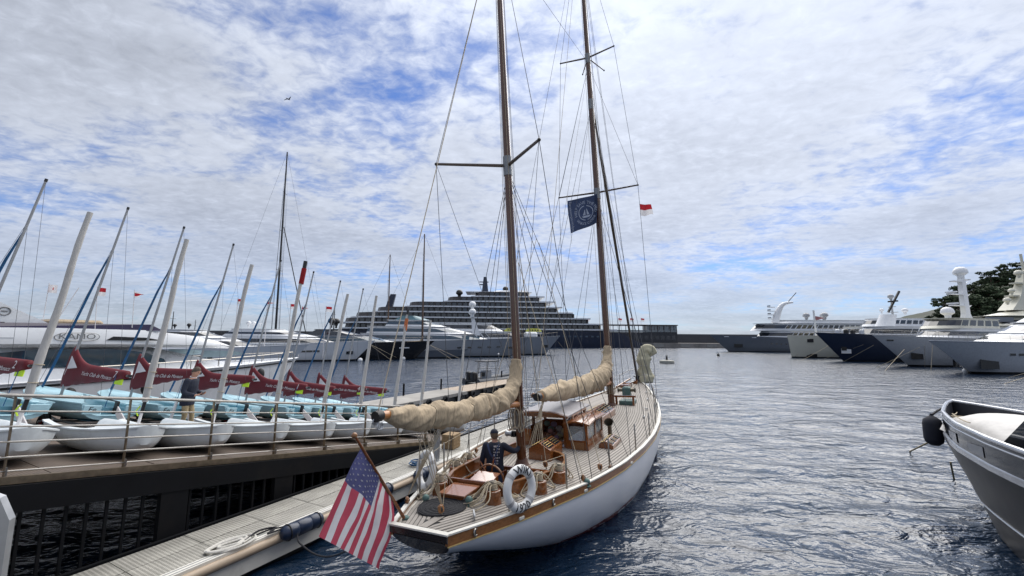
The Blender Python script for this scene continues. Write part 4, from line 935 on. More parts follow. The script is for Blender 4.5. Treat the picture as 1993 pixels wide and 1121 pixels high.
arc_t('HELP SAVE THE MED', math.pi / 2, False); arc_t("WIKI'S CODE", -math.pi / 2, True, .36)
b.build('banner_print', bannerw, bo)
ln((11.70, 1.20, 10.42), (11.75, 1.1, 8.2), .005, rope, 'flag_halyard')
mf = cloth((12.55, -1.72, 9.75), (12.85, -2.15, 9.72), (12.9, -2.2, 9.28), (12.55, -1.72, 9.22), lambda u, v, off: Vector((-1, -.4, 0)) * .05 * math.sin(u * 7 + v) + Vector((0, 0, -.03)) * math.sin(u * 6), 1, 1)
b = MB(); b.grid(lambda u, v: mf(u, v), 12, 10, lambda u, v: int(v > .5)); o = b.build('courtesy_flag', [lampred, flagw], None, True, ang=180, origin=(12.55, -1.72, 9.5)); o.matrix_world = WM @ T(12.55, -1.72, 9.5); tag(o, 'small red over white flag flying below the starboard spreader', 'flag')

# bagged headsail standing at the bow
b = MB(); secs = []; n = 26
path = smoothpath([(19.55, -.42, 1.62), (19.6, -.40, 2.1), (19.5, -.42, 2.6), (19.52, -.40, 3.05), (19.62, -.5, 3.38), (19.75, -.72, 3.40), (19.8, -.86, 3.15)], 7)
for i, p in enumerate(path):
    t = i / (len(path) - 1); r = interp(t, [0, .08, .2, .32, .45, .58, .72, .85, 1], [.40, .46, .40, .30, .40, .30, .38, .36, .30]); d = (path[min(i + 1, len(path) - 1)] - path[max(i - 1, 0)]).normalized(); a = d.cross(Vector((1, .2, 0))).normalized(); c = a.cross(d)
    secs.append([p + (a * math.cos(f) + c * math.sin(f) * .8) * r * (1 + .32 * fbm((p.z * 2.6 + 3, math.cos(f) * 1.5, math.sin(f) * 1.5), 3) + .05 * math.sin(f * 7 + p.z * 4)) for f in [2 * math.pi * j / n for j in range(n)]])
b.loft(secs); th = thing('bagged_sail', 'tall pale bundled headsail tied upright at the yacht bow', 'sail', WM @ T(19.55, -.42, 1.6)); b.v = [v - Vector((19.55, -.42, 1.6)) for v in b.v]; b.build('sailcloth', canvasp, th, True, ang=180)
for z_ in (.5, 1.0): MB().torus((0.0, .02, z_), .30, .018, 18, 5).build('tie_rope', ropew, th, True)
# ------------------------------------------------------------------ people
def remesh(mb, voxel=.012, it=4):
    me = bpy.data.meshes.new('tmp'); me.from_pydata([tuple(v) for v in mb.v], [], mb.f); o = bpy.data.objects.new('tmp', me); COL.objects.link(o)
    bm = bmesh.new(); bm.from_mesh(me); bmesh.ops.recalc_face_normals(bm, faces=bm.faces); bm.to_mesh(me); bm.free()
    m = o.modifiers.new('r', 'REMESH'); m.mode = 'VOXEL'; m.voxel_size = voxel; s = o.modifiers.new('s', 'SMOOTH'); s.iterations = it; s.factor = .5
    dg = bpy.context.evaluated_depsgraph_get(); dg.update(); me2 = bpy.data.meshes.new_from_object(o.evaluated_get(dg)); vs = [v.co.copy() for v in me2.vertices]; fs = [list(p.vertices) for p in me2.polygons]
    bpy.data.objects.remove(o); bpy.data.meshes.remove(me); bpy.data.meshes.remove(me2); r = MB(); r.add(vs, fs); return r
def limb(b, pts, rs, n=12):
    P = smoothpath(pts, 5); k = len(P); rr = [interp(i / (k - 1), np.linspace(0, 1, len(rs)), rs) for i in range(k)]; b.tube(P, rr, n)
    for p, r in zip(pts, [interp(i / (len(pts) - 1), np.linspace(0, 1, len(rs)), rs) for i in range(len(pts))]): b.ball(p, r * .98, 10, 7)
def torso(b, secs, n=16):
    """secs: (centre, half width y, half depth x)"""
    b.loft([[Vector(c) + Vector((dx * math.cos(f), wy * math.sin(f), 0)) for f in [2 * math.pi * j / n for j in range(n)]] for c, wy, dx in secs])
def hand(b, wrist, d, palmn, size=1.0, curl=.5):
    """palm, four fingers of unequal length with knuckle bends and a thumb from the side of the palm"""
    d = Vector(d).normalized(); pn = (Vector(palmn) - d * Vector(palmn).dot(d)).normalized(); s = d.cross(pn); w = Vector(wrist)
    b.tube([w, w + d * .045 * size, w + d * .09 * size], [.026 * size, .036 * size, .034 * size], 10, squash=.55, up=tuple(pn))
    for k, (off, L_) in enumerate(((-.028, .068), (-.010, .078), (.009, .074), (.027, .058))):
        p0 = w + d * .085 * size + s * off * size; c1 = (d + pn * curl * .6).normalized(); c2 = (d * .6 + pn * curl * 1.5).normalized()
        b.tube([p0 - d * .02, p0, p0 + c1 * L_ * .5 * size, p0 + (c1 * .5 + c2 * .5) * L_ * size], [.0095 * size, .0095 * size, .0085 * size, .007 * size], 7)
    t0 = w + d * .03 * size - s * .028 * size; td = (d * .6 - s * .7 + pn * .4).normalized(); b.tube([t0, t0 + td * .035 * size, t0 + (td * .4 + d * .6 + pn * .3).normalized() * .065 * size], [.013 * size, .011 * size, .008 * size], 7)
def head(b, c, fwd, up, s=1.0):
    f = Vector(fwd).normalized(); u = (Vector(up) - f * Vector(up).dot(f)).normalized(); l = u.cross(f); M = Matrix((f, l, u)).transposed(); c = Vector(c)
    b.ball(c, .1 * s, 14, 10, (.98, .78, 1.15), M); b.ball(c + M @ Vector((.03, 0, -.045)) * s, .075 * s, 12, 8, (.85, .78, 1.0), M)
    b.tube([c + M @ Vector((.088, 0, .02)) * s, c + M @ Vector((.112, 0, -.02)) * s, c + M @ Vector((.09, 0, -.03)) * s], [.009 * s, .014 * s, .011 * s], 8)
    b.ball(c + M @ Vector((.088, 0, -.062)) * s, .016 * s, 8, 6, (.6, 1.5, .6), M); b.ball(c + M @ Vector((.075, 0, -.1)) * s, .022 * s, 8, 6, (.8, 1.1, .8), M)
    for y in (-1, 1): b.ball(c + M @ Vector((-.005, y * .08, -.01)) * s, .026 * s, 8, 6, (.6, .3, 1.1), M); b.ball(c + M @ Vector((.075, y * .03, .02)) * s, .016 * s, 6, 5, (.6, 1.2, .5), M)
    return M
def eyes(c, M, s, par):
    for y in (-1, 1): MB().ball(Vector(c) + M @ Vector((.083, y * .030, .006)) * s, .009 * s, 8, 6).build('eye', black, par, True)
def hairshell(c, M, s, par, lo=-.02, front=.055, m=None):
    b = MB(); n, k = 20, 10; secs = []
    for i in range(k + 1):
        t = i / k; q = []
        for j in range(n):
            a = 2 * math.pi * j / n; ca = math.cos(a); zlow = lo - .06 * max(0, -ca) + .07 * max(0, ca)
            ph = t * math.pi / 2; z = zlow + (.125 - zlow) * math.sin(ph) ; r = math.cos(math.asin(min(1, max(-1, z / .127))))
            q.append(Vector(c) + M @ (Vector((ca * .106 * r * (1 if ca < 0 else .97), math.sin(a) * .086 * r, z)) * s * (1 + .03 * fbm((a * 2, t * 3, 1)))))
        secs.append(q)
    b.loft(secs); return b.build('hair', m or hairm, par, True)

# man in a navy blazer looking at his phone on the ramp
M0 = RM @ T(5.99, 12.57, 0); loc0 = M0.translation
PM = T(*loc0) @ rotz(8)
man = thing('person', 'man in navy blazer and khaki trousers looking down at a phone on the ramp', 'person', PM)
b = MB()
limb(b, [(-.06, .09, .93), (.03, .10, .50), (-.02, .11, .10)], [.088, .075, .055, .052, .045]); limb(b, [(-.04, -.09, .93), (-.04, -.10, .50), (-.16, -.10, .11)], [.088, .075, .055, .052, .045])
torso(b, [((-.05, 0, .86), .155, .115), ((-.05, 0, .98), .17, .125), ((-.03, 0, 1.15), .165, .115), ((-.01, 0, 1.32), .19, .125), ((.0, 0, 1.44), .185, .105), ((.02, 0, 1.50), .10, .08)])
b.tube([(.02, 0, 1.44), (.05, 0, 1.60)], [.065, .055], 12); hc = Vector((.085, 0, 1.665)); HM = head(b, hc, (1, -.05, -.42), (.4, 0, 1))
for s in (1, -1):
    limb(b, [(.0, s * .19, 1.43), (-.02, s * .24, 1.16), (.20, s * .16, 1.06)], [.058, .048, .042, .038, .030])
    hand(b, (.21, s * .155, 1.065), (.9, -s * .55, .18), (-.2, -s * .2, .9) if s < 0 else (0, -.6, .7), 1.0, .7)
bd = remesh(b, .011, 3)
def cls(c):
    if c.z < .12: return 1
    if c.z < 1.0 and not (c.x > .18): return 2
    if c.z > 1.50: return 0
    return 0
bd.mi = [cls(sum((bd.v[i] for i in f), Vector()) / len(f)) for f in bd.f]; body = bd.build('body', [skin, black, khaki], man, True, ang=180)
b = MB(); torso(b, [((-.06, 0, .80), .195, .15), ((-.055, 0, .95), .198, .150), ((-.03, 0, 1.12), .188, .135), ((-.01, 0, 1.30), .212, .145), ((.0, 0, 1.42), .212, .128), ((.01, 0, 1.485), .12, .09)])
for s in (1, -1): limb(b, [(.0, s * .185, 1.43), (-.02, s * .25, 1.16), (.165, s * .175, 1.072)], [.080, .068, .062, .056, .048])
remesh(b, .013, 4).build('blazer', navycloth, man, True, ang=180)
MB().torus((.03, 0, 1.515), .066, .014, 20, 6, M=roty(18).to_3x3()).build('shirt_collar', flagw, man, True)
hairshell(hc, HM, 1.0, man, -.015); eyes(hc, HM, 1.0, man)
for s, x in ((1, -.02), (-1, -.16)): MB().bbox((x + .05, s * .105, .045), (.27, .095, .085), .03).build('shoe', mat('brown_shoe', (.06, .03, .02), .4), man)
MB().bbox((.335, -.085, 1.105), (.012, .072, .145), .006, roty(55).to_3x3()).build('phone', black, man)

# crewman at the mizzen mast, seen from behind
CM = WM @ T(3.18, .46, .30) @ rotz(12)
crew = thing('person', 'crewman in dark sweater, jeans and cap with one hand on the mizzen mast', 'person', CM)
b = MB()
limb(b, [(0, .10, .92), (.03, .12, .50), (0, .13, .10)], [.092, .078, .058, .055, .046]); limb(b, [(0, -.10, .92), (.02, -.12, .50), (-.02, -.13, .10)], [.092, .078, .058, .055, .046])
torso(b, [((0, 0, .84), .165, .12), ((0, 0, .96), .175, .125), ((.01, 0, 1.14), .17, .12), ((.02, 0, 1.32), .20, .13), ((.02, 0, 1.43), .20, .11), ((.03, 0, 1.49), .10, .08)])
b.tube([(.03, 0, 1.44), (.05, .01, 1.58)], [.066, .056], 12); hc2 = Vector((.075, .02, 1.625)); HM2 = head(b, hc2, (1, .45, -.28), (.25, .1, 1))
limb(b, [(.02, .20, 1.42), (-.02, .27, 1.14), (.02, .29, .90)], [.06, .05, .043, .038, .030]); hand(b, (.02, .29, .90), (.05, .05, -1), (.1, -1, 0), 1.05, .45)
limb(b, [(.02, -.20, 1.42), (.10, -.42, 1.30), (.27, -.54, 1.40)], [.06, .05, .043, .038, .030]); hand(b, (.275, -.545, 1.405), (.7, -.2, .55), (.1, 1, .1), 1.05, .7)
bd = remesh(b, .011, 3)
bd.mi = [(2 if c.z < .98 and abs(c.y) < .235 and c.z > .1 else 1 if c.z <= .1 else 0) for c in [sum((bd.v[i] for i in f), Vector()) / len(f) for f in bd.f]]
bd.build('body', [skin, black, jeans], crew, True, ang=180)
b = MB(); torso(b, [((0, 0, .90), .195, .145), ((0, 0, .97), .20, .148), ((.01, 0, 1.14), .19, .14), ((.02, 0, 1.32), .215, .148), ((.02, 0, 1.42), .218, .128), ((.03, 0, 1.495), .11, .09)])
limb(b, [(.02, .20, 1.42), (-.02, .275, 1.14), (.015, .288, .95)], [.078, .066, .060, .052, .044]); limb(b, [(.02, -.20, 1.42), (.10, -.42, 1.30), (.24, -.52, 1.375)], [.078, .066, .060, .052, .044])
swm = remesh(b, .013, 4); swm.build('sweater', navycloth, crew, True, ang=180)
hairshell(hc2, HM2, 1.0, crew, -.03, m=mat('light_brown_hair', (.13, .085, .05), .7, var=.3, scale=40))
b = MB(); secs = []
for i in range(7):
    t = i / 6; a = t * math.pi / 2; secs.append([hc2 + HM2 @ Vector((.112 * math.cos(a) * math.cos(f) , .093 * math.cos(a) * math.sin(f), .035 + .105 * math.sin(a))) for f in [2 * math.pi * j / 18 for j in range(18)]])
b.loft(secs); cap_ = b.build('cap', navycloth, crew, True)
b = MB(); q = [hc2 + HM2 @ Vector((.08 + .12 * math.cos(f), .085 * math.sin(f), .04 - .03 * math.cos(f))) for f in np.linspace(-math.pi / 2, math.pi / 2, 9)]; b.extr(q, HM2 @ Vector((0, 0, .008))); b.build('cap_peak', navycloth, cap_)
# straps crossing on the back and the pale lettering blocks
def backx(y, z): return .02 - interp(z, [.9, .97, 1.14, 1.32, 1.42, 1.49], [.147, .15, .145, .153, .135, .095]) * math.sqrt(max(.05, 1 - (y / .215) ** 2)) - .002
def strap(path, wdt, m, name):
    P = smoothpath([(backx(y, z), y, z) for y, z in path], 6); secs = []
    for i, p in enumerate(P):
        d = (P[min(i + 1, len(P) - 1)] - P[max(i - 1, 0)]).normalized(); s = d.cross(Vector((-1, 0, 0))).normalized() * wdt / 2; p = Vector((backx(p.y, p.z), p.y, p.z)); e = Vector((-.008, 0, 0)); secs.append([p - s, p + s, p + s + e, p - s + e])
    MB().loft(secs).build(name, m, crew, True)
strapm = mat('blue_strap', (.03, .05, .12), .7)
strap([(.13, 1.47), (.07, 1.32), (.0, 1.2), (-.05, 1.05), (-.08, .93)], .036, strapm, 'brace'); strap([(-.12, 1.47), (-.08, 1.32), (-.04, 1.2), (-.05, 1.05), (-.06, .93)], .036, strapm, 'brace')
strap([(.0, 1.22), (-.04, 1.18), (-.07, 1.16)], .05, mat('brown_leather', (.1, .05, .03), .6), 'brace_patch')
rr = random.Random(5); b = MB()
for k in range(7):
    z = 1.43 - k * .058; x_ = -.02
    for j in range(4):
        w_ = rr.uniform(.014, .026); y = -.03 - j * .034
        if rr.random() < .15: continue
        p = Vector((backx(y, z) - .006, y, z)); b.box(p, (.004, w_, rr.uniform(.022, .038)))
b.build('back_print', flagw, crew)
for s in (1, -1): MB().bbox((.05, s * .13, .045), (.28, .10, .085), .03).build('shoe', black, crew)
# ------------------------------------------------------------------ small white dinghies along the railing
def dinghy_hull(b, L_, stations, n=12, inner=True):
    """stations: (s, half beam, keel z, sheer z, floor z); closed loops port->starboard, outside then inside"""
    secs = []
    for s, hb_, k, sh, fl in stations:
        x = s * L_; o = [(hb_ * math.sin(math.pi / 2 * i / n) ** .75, k + (sh - k) * (1 - math.cos(math.pi / 2 * i / n)) ** 1.1) for i in range(n + 1)]
        lip = [(hb_ + .035, sh + .0), (hb_ + .035, sh + .025), (hb_ - .06, sh + .035), (max(.0, hb_ - .13), sh - .01 if fl < sh else sh + .04)]
        inn = [(max(0., hb_ - .20) , fl + .04), (max(0., hb_ - .24) * .7, fl), (0, fl)]
        half = o + lip + inn; secs.append([Vector((x, y, z)) for y, z in half] + [Vector((x, -y, z)) for y, z in half[-2:0:-1]])
    b.loft(secs)
def mk_bug():
    th = thing('dinghy', 'x', 'dinghy', Matrix.Identity(4), 'small white dinghies along the railing'); b = MB()
    dinghy_hull(b, 2.6, [(0, .50, .10, .44, .20), (.12, .57, .05, .43, .19), (.3, .63, .01, .42, .18), (.5, .65, 0, .42, .18), (.62, .64, .005, .43, .19), (.68, .62, .01, .44, .46), (.8, .54, .04, .46, .52), (.9, .42, .09, .49, .55), (.97, .27, .16, .52, .57), (1.0, .15, .24, .54, .58)])
    b.build('hull', bugwhite, th, True)
    MB().tube([(2.22, 0, .48), (2.22, 0, .95)], .024, 10).build('mast_foot', flagw, th, True)
    MB().tube([(2.22, 0, .78), (2.22, 0, 1.0)], .030, 10).build('mast_collar', black, th, True)
    P = [(2.22 - .012 * (z - 1), .0 + .01 * math.sin(z * 3), z) for z in np.linspace(.98, 4.35, 26)]
    sl_ = MB().tube(P, [(.058 if z > 1.05 else .045) * (1 + .10 * fbm((z * 3.3, 1, 5))) * (1 - .012 * i) for i, z in enumerate(np.linspace(.98, 4.35, 26))], 12).build('mast_sleeve', sleeve, th, True)
    for z in (1.25, 1.55): MB().torus((2.22, 0, z), .060, .007, 12, 5).build('tie', rope, sl_, True)
    MB().tube([(2.17, -.03, .9), (2.14, -.06, .8), (2.19, -.03, .72)], .012, 5).build('yellow_tie', yellowp, th)
    MB().tube(smoothpath([(2.54, .02, .5), (2.5, -.12, .3), (2.42, -.2, .15), (2.3, -.3, .10)], 5), .008, 5).build('painter', roped, th)
    MB().box((1.0, 0, .15), (1.2, .5, .06)).build('keel_pad', rubber, th)
    return th
bug = mk_bug()
def dyt(px, py, y):                                    # distance along the ramp for a pixel on the plane local y
    d = DM.to_3x3().inverted() @ ray(px, py); o = DM.inverted() @ CAM; k = (y - o.y) / d.y; return o.x + d.x * k
labels = ['white dinghy at the left picture edge with a blue rope at its bow', 'white dinghy with small dark lettering at its stern, second along the railing', 'white dinghy in front of the man in the blazer, third along the railing', 'white dinghy fourth along the railing, right of the man', 'white dinghy fifth along the railing', 'white dinghy sixth along the railing', 'white dinghy seventh along the railing, under the tan boom end', 'white dinghy eighth along the railing, behind the tan boom cover', 'white dinghy farthest down the ramp behind the tan boom cover']
bugs = []
for k, px in enumerate((22, 262, 410, 528, 623, 697, 765, 818, 893)):
    tm = dyt(px - 6, 838, 10.02); a = -83 + random.uniform(-4, 4); M = RM @ T(tm * 1.0119, 10.02, .02) @ rotz(a) @ T(-2.22, 0, 0)
    o = bug if k == 0 else copy_tree(bug, M, labels[k]); o.matrix_world = M; ROOTM[o.name] = M.copy(); o['label'] = labels[k]; bugs.append(o)
b = MB(); put_text(b, 'bug', .22, lambda x, y, z: Vector((.80 + x, -.60, .25 + y))); 
b.v = [Vector((v.x, -(interp(v.x, [0, .31, .78, 1.3], [.50, .57, .63, .65]) * (max(0, 1 - (1 - (v.z - .04) / .4) ** 2.2)) ** .5 * 1.0) - .04, v.z)) for v in b.v]; b.build('lettering', ink, bugs[1])
b = MB(); b.tube(smoothpath([(2.5, -.1, .5), (2.45, -.3, .35), (2.2, -.62, .2), (2.05, -.66, .05), (2.2, -.64, .25), (2.4, -.35, .42)], 8), .012, 6); b.build('bow_rope', bluestrap, bugs[0])
MB().tube([(2.22 - .038, .01, 4.0), (2.22 - .04, .01, 4.42)], .062, 10).build('sleeve_top', lampred, bugs[3], True); MB().tube([(2.18, .01, 4.42), (2.175, .01, 4.62)], .05, 10).build('sleeve_cap', black, bugs[3], True)
MB().tube([(2.22 - .038, .01, 3.75), (2.22 - .04, .01, 4.2)], .062, 10).build('sleeve_top', orangep, bugs[6], True); MB().tube([(2.18, .01, 4.2), (2.175, .01, 4.55)], .045, 10).build('sleeve_cap', black, bugs[6], True)

# ------------------------------------------------------------------ pale blue dinghies with red boom covers
def mk_feva():
    th = thing('dinghy', 'x', 'dinghy', Matrix.Identity(4), 'pale blue dinghies with red boom covers'); b = MB(); H = .30
    st = [(0, .60, .06, .42, .16), (.1, .64, .03, .42, .16), (.3, .70, 0, .42, .16), (.5, .71, 0, .44, .16), (.62, .68, .01, .46, .18), (.68, .65, .02, .47, .49), (.85, .46, .08, .52, .56), (.95, .25, .2, .56, .60), (1.0, .06, .34, .58, .61)]
    dinghy_hull(b, 3.64, [(s, h, k + H, sh + H, fl + H) for s, h, k, sh, fl in st]); b.build('hull', lblue, th, True)
    for s in (-1, 1):
        MB().bbox((-.012, s * .40, H + .30), (.03, .34, .20), .02).build('transom_panel', lblue, th)
    MB().box((-.018, 0, H + .27), (.03, .42, .16)).build('transom_opening', mblue, th)
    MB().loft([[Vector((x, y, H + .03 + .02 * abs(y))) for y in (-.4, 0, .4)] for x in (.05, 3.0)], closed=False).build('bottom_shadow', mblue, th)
    b = MB(); put_text(b, 'Fe', .17, lambda x, y, z: Vector((-.031, -x + .41, H + .30 + y)), shear=.2); b.build('lettering', ink, th)
    for s in (-1, 1): MB().bbox((1.2, s * .50, H + .41), (1.6, .18, .05), .02).build('side_seat', lblue, th)
    # rudder lifted on the stern
    rd = MB().bbox((-.10, 0, H + .36), (.14, .05, .30), .015).build('rudder_stock', black, th)
    MB().extr([(-.12, -.012, H + .42), (-.16, -.012, H + .22), (-.62, -.012, H - .10), (-.74, -.012, H + .04)], (0, .024, 0)).build('rudder_blade', flagw, rd)
    MB().tube([(-.05, 0, H + .5), (.85, .15, H + .56)], .016, 6).build('tiller', black, rd)
    # mast, wires, furled jib
    MX = 2.45
    ms = MB().tube([(MX, 0, H + .45), (MX - .02, 0, 3.2), (MX - .10, 0, 6.15)], [.032, .032, .026], 10).build('mast', alu, th, True)
    MB().tube([(MX - .1, 0, 6.12), (MX - .102, 0, 6.2)], .034, 8).build('masthead', black, ms)
    for s in (-1, 1): MB().tube([(MX - .05, 0, 5.0), (MX - .35, s * .68, H + .45)], .004, 4).build('shroud', wire, th)
    MB().tube([(MX - .11, 0, 6.12), (.2, 0, 1.52)], .004, 4).build('topping_lift', wire, th)
    MB().tube([(MX - .04, 0, 4.75), (MX + .25, 0, 4.0), (3.3, 0, 1.6), (3.5, 0, H + .62)], [.015, .03, .034, .025], 8).build('furled_jib', bluestrap, th, True)
    bm_ = MB().tube([(MX - .05, 0, 1.38), (-.02, 0, 1.50)], .03, 8).build('boom', alu, th, True)
    MB().tube([(-.01, 0, 1.50), (-.09, 0, 1.505)], .034, 8).build('boom_end', black, bm_)
    MB().bbox((.30, 0, 1.33), (.30, .04, .14), .02).build('strap_tag', yellowp, bm_)
    MB().tube([(.3, 0, 1.4), (.25, .05, H + .3)], .008, 5).build('mainsheet', bluestrap, th)
    # cover
    X = np.linspace(.06, MX + .10, 26); b = MB(); secs = []
    for i, x in enumerate(X):
        t = (x - .06) / (MX + .04); top = 1.62 + .03 * t + .44 * max(0, (t - .62) / .38) ** 2.0; bot = 1.42 - .46 * t ** .8 + .10 * math.sin(math.pi * t) * .5 + .012 * math.sin(t * 40)
        if t > .97: top -= .03
        th_ = .10 * (.55 + .45 * math.sin(math.pi * min(1, t + .15) * .95)) ; q = []
        for j in range(14):
            f = 2 * math.pi * j / 14; zc_ = (top + bot) / 2; hh = (top - bot) / 2; wv = 1 + .18 * fbm((x * 3, math.sin(f) * 1.4, 4))
            q.append(Vector((x, th_ * math.cos(f) * wv, zc_ + hh * math.copysign(abs(math.sin(f)) ** .75, math.sin(f)))))
        secs.append(q)
    cv = b.loft(secs).build('boom_cover', redcanvas, th, True, ang=180)
    def side(x, z): return .108 + .0 * x
    b = MB(); put_text(b, 'Yacht Club de Monaco', .135, lambda x, y, z: Vector((1.05 - x, .118, 1.40 - .01 * x + y)), shear=.45)
    tag(b.build('cover_print', script_w, cv), None, kind='stuff'); b = MB()
    b.add([(x, .118, z) for x, z in ((2.36, 1.30), (2.325, 1.46), (1.92, 1.52), (2.31, 1.80), (2.33, 1.80), (2.345, 1.46), (2.375, 1.30))], [tuple(range(7))])
    b.build('cover_emblem', script_w, cv)
    # trolley
    tr_ = MB().tube([(-.1, -.35, .22), (1.3, -.42, .26), (3.3, 0, .35), (1.3, .42, .26), (-.1, .35, .22)], .028, 8).build('trolley', galv, th, True)
    MB().tube([(1.35, -.70, .22), (1.35, .70, .22)], .028, 8).build('axle', galv, tr_); MB().tube([(3.3, 0, .35), (4.2, 0, .30)], .025, 8).build('drawbar', galv, tr_)
    for s in (-1, 1):
        w_ = MB().torus((1.35, s * .60, .21), .135, .075, 18, 8, M=rotx(90).to_3x3()).build('wheel', rubber, tr_, True); MB().lathe([(.09, -.05), (.09, .05)], 12, (1.35, s * .60, .21), rotx(90).to_3x3()).build('wheel_hub', lampred, w_ if 0 else tr_, True)
    MB().box((1.0, 0, .33), (.12, .9, .07)).build('cradle', black, tr_); MB().box((-.1, 0, .12), (.1, .6, .06)).build('trolley_foot', galv, tr_)
    return th
fv = mk_feva(); fevas = []
fl_ = ['pale blue dinghy at the left edge with number 2 on its red boom cover', 'pale blue dinghy with number 7 on its red boom cover', 'pale blue dinghy directly left of the man in the blazer', 'pale blue dinghy directly behind the man in the blazer', 'pale blue dinghy with number 1 on its red cover, right of the man', 'pale blue dinghy sixth from the left in the red covered row', 'pale blue dinghy with number 4 on its red cover', 'pale blue dinghy at the right end of the red covered row', 'pale blue dinghy mostly outside the left edge behind the first white mast']
for k, (tt, num) in enumerate(((2.45, '2'), (4.15, '7'), (5.6, '6'), (7.15, '5'), (8.95, '1'), (10.45, '3'), (11.85, '4'), (13.2, '8'), (.85, ''))):
    M = RM @ T((tt + .12) * 1.0119, 15.7, .0) @ rotz(99 + random.uniform(-3, 3)) @ T(-2.45, 0, 0)
    o = fv if k == 0 else copy_tree(fv, M, fl_[k]); o.matrix_world = M; ROOTM[o.name] = M.copy(); o['label'] = fl_[k]; fevas.append((o, num))
rv_ = random.Random(77)
for o in bugs:                                         # no two masts stand or furl quite alike
    B_ = T(2.22, 0, .9) @ rotx(rv_.uniform(-1.6, 1.6)) @ roty(rv_.uniform(-1.5, 1.5)) @ Matrix.Scale(rv_.uniform(.94, 1.05), 4, Vector((0, 0, 1))) @ T(-2.22, 0, -.9)
    for c in o.children:
        if c.name.startswith(('mast_sleeve', 'sleeve_')): c.matrix_basis = B_
for o, num in fevas:
    B_ = T(2.45, 0, 1.4) @ rotz(rv_.uniform(-6, 6)) @ roty(rv_.uniform(-2.5, 2.5)) @ T(-2.45, 0, -1.4)
    for c in o.children:
        if c.name.startswith(('boom', 'boom_cover')): c.matrix_basis = B_
for o, num in fevas:
    if num in ('2', '7', '1', '4'):
        b = MB(); put_text(b, num, .24, lambda x, y, z: Vector((.33 - x, .112, 1.49 + y)), shear=.2); c = [q for q in o.children if q.name.startswith('boom_cover')][0]; b.build('number', script_w, c)
# white board leaning by the man
b = MB(); b.bbox((0, 0, .45), (.06, .22, .92), .02); o = b.build('rudder_board', white, None); o.matrix_world = RM @ T(5.65, 12.9, .0) @ rotz(-20) @ roty(4); tag(o, 'white daggerboard standing beside the man in the blazer', 'board')

# ------------------------------------------------------------------ motor yachts
def plan(x0, x1, hw, z, nose=.35, tail=.0, n=7):
    """outline of a deckhouse: rounded front towards +x"""
    k = min((x1 - x0) * nose, hw * 3); pts = [(x0 + tail, -hw), (x1 - k, -hw)]
    for i in range(1, n): a = -math.pi / 2 + math.pi * i / n; pts.append((x1 - k + k * math.cos(a), hw * math.sin(a)))
    pts += [(x1 - k, hw), (x0 + tail, hw)]; return [Vector((x, y, z)) for x, y in pts]
def tier(th, x0, x1, hw, z0, z1, m, rake=.8, aft=0., nose=.35, win=None, wm=None, inset=.12, name='deckhouse', npan=0, brow=.18):
    A = plan(x0, x1, hw, z0, nose); B = plan(x0 + aft, x1 - rake, hw - inset, z1, nose); o = MB().loft([A, B]).build(name, m, th, True, ang=50)
    if win:
        a, c = win; secs = []
        for t in (a, c):
            q = [p.lerp(r, t) for p, r in zip(A, B)]; cc = sum(q, Vector()) / len(q); secs.append([Vector((cc.x + (p.x - cc.x) * 1.004 - (0.0), cc.y + (p.y - cc.y) * 1.0 + math.copysign(.03, p.y), p.z)) for p in q])
        if npan:
            for i in range(1, len(A) - 2): MB().add([secs[0][i], secs[0][i + 1], secs[1][i + 1], secs[1][i]], [(0, 1, 2, 3)]).build('window_pane', wm or darkglass, o)
            for (i, j) in ((0, 1), (len(A) - 2, len(A) - 1)):
                for k in range(npan):
                    ta, tb = (k + .12) / npan, (k + .88) / npan
                    MB().add([secs[0][i].lerp(secs[0][j], ta), secs[0][i].lerp(secs[0][j], tb), secs[1][i].lerp(secs[1][j], tb), secs[1][i].lerp(secs[1][j], ta)], [(0, 1, 2, 3)]).build('window_pane', wm or darkglass, o)
        else: MB().loft(secs, closed=False, cap=False).build('window_band', wm or darkglass, o)
    if brow:
        q = plan(x0 + aft - brow, x1 - rake + brow * 1.5, hw - inset + brow * .4, z1 + .004, nose); MB().loft([q, [p + Vector((0, 0, .10)) for p in q]]).build('roof_edge', m, o, True, ang=50)
    return o
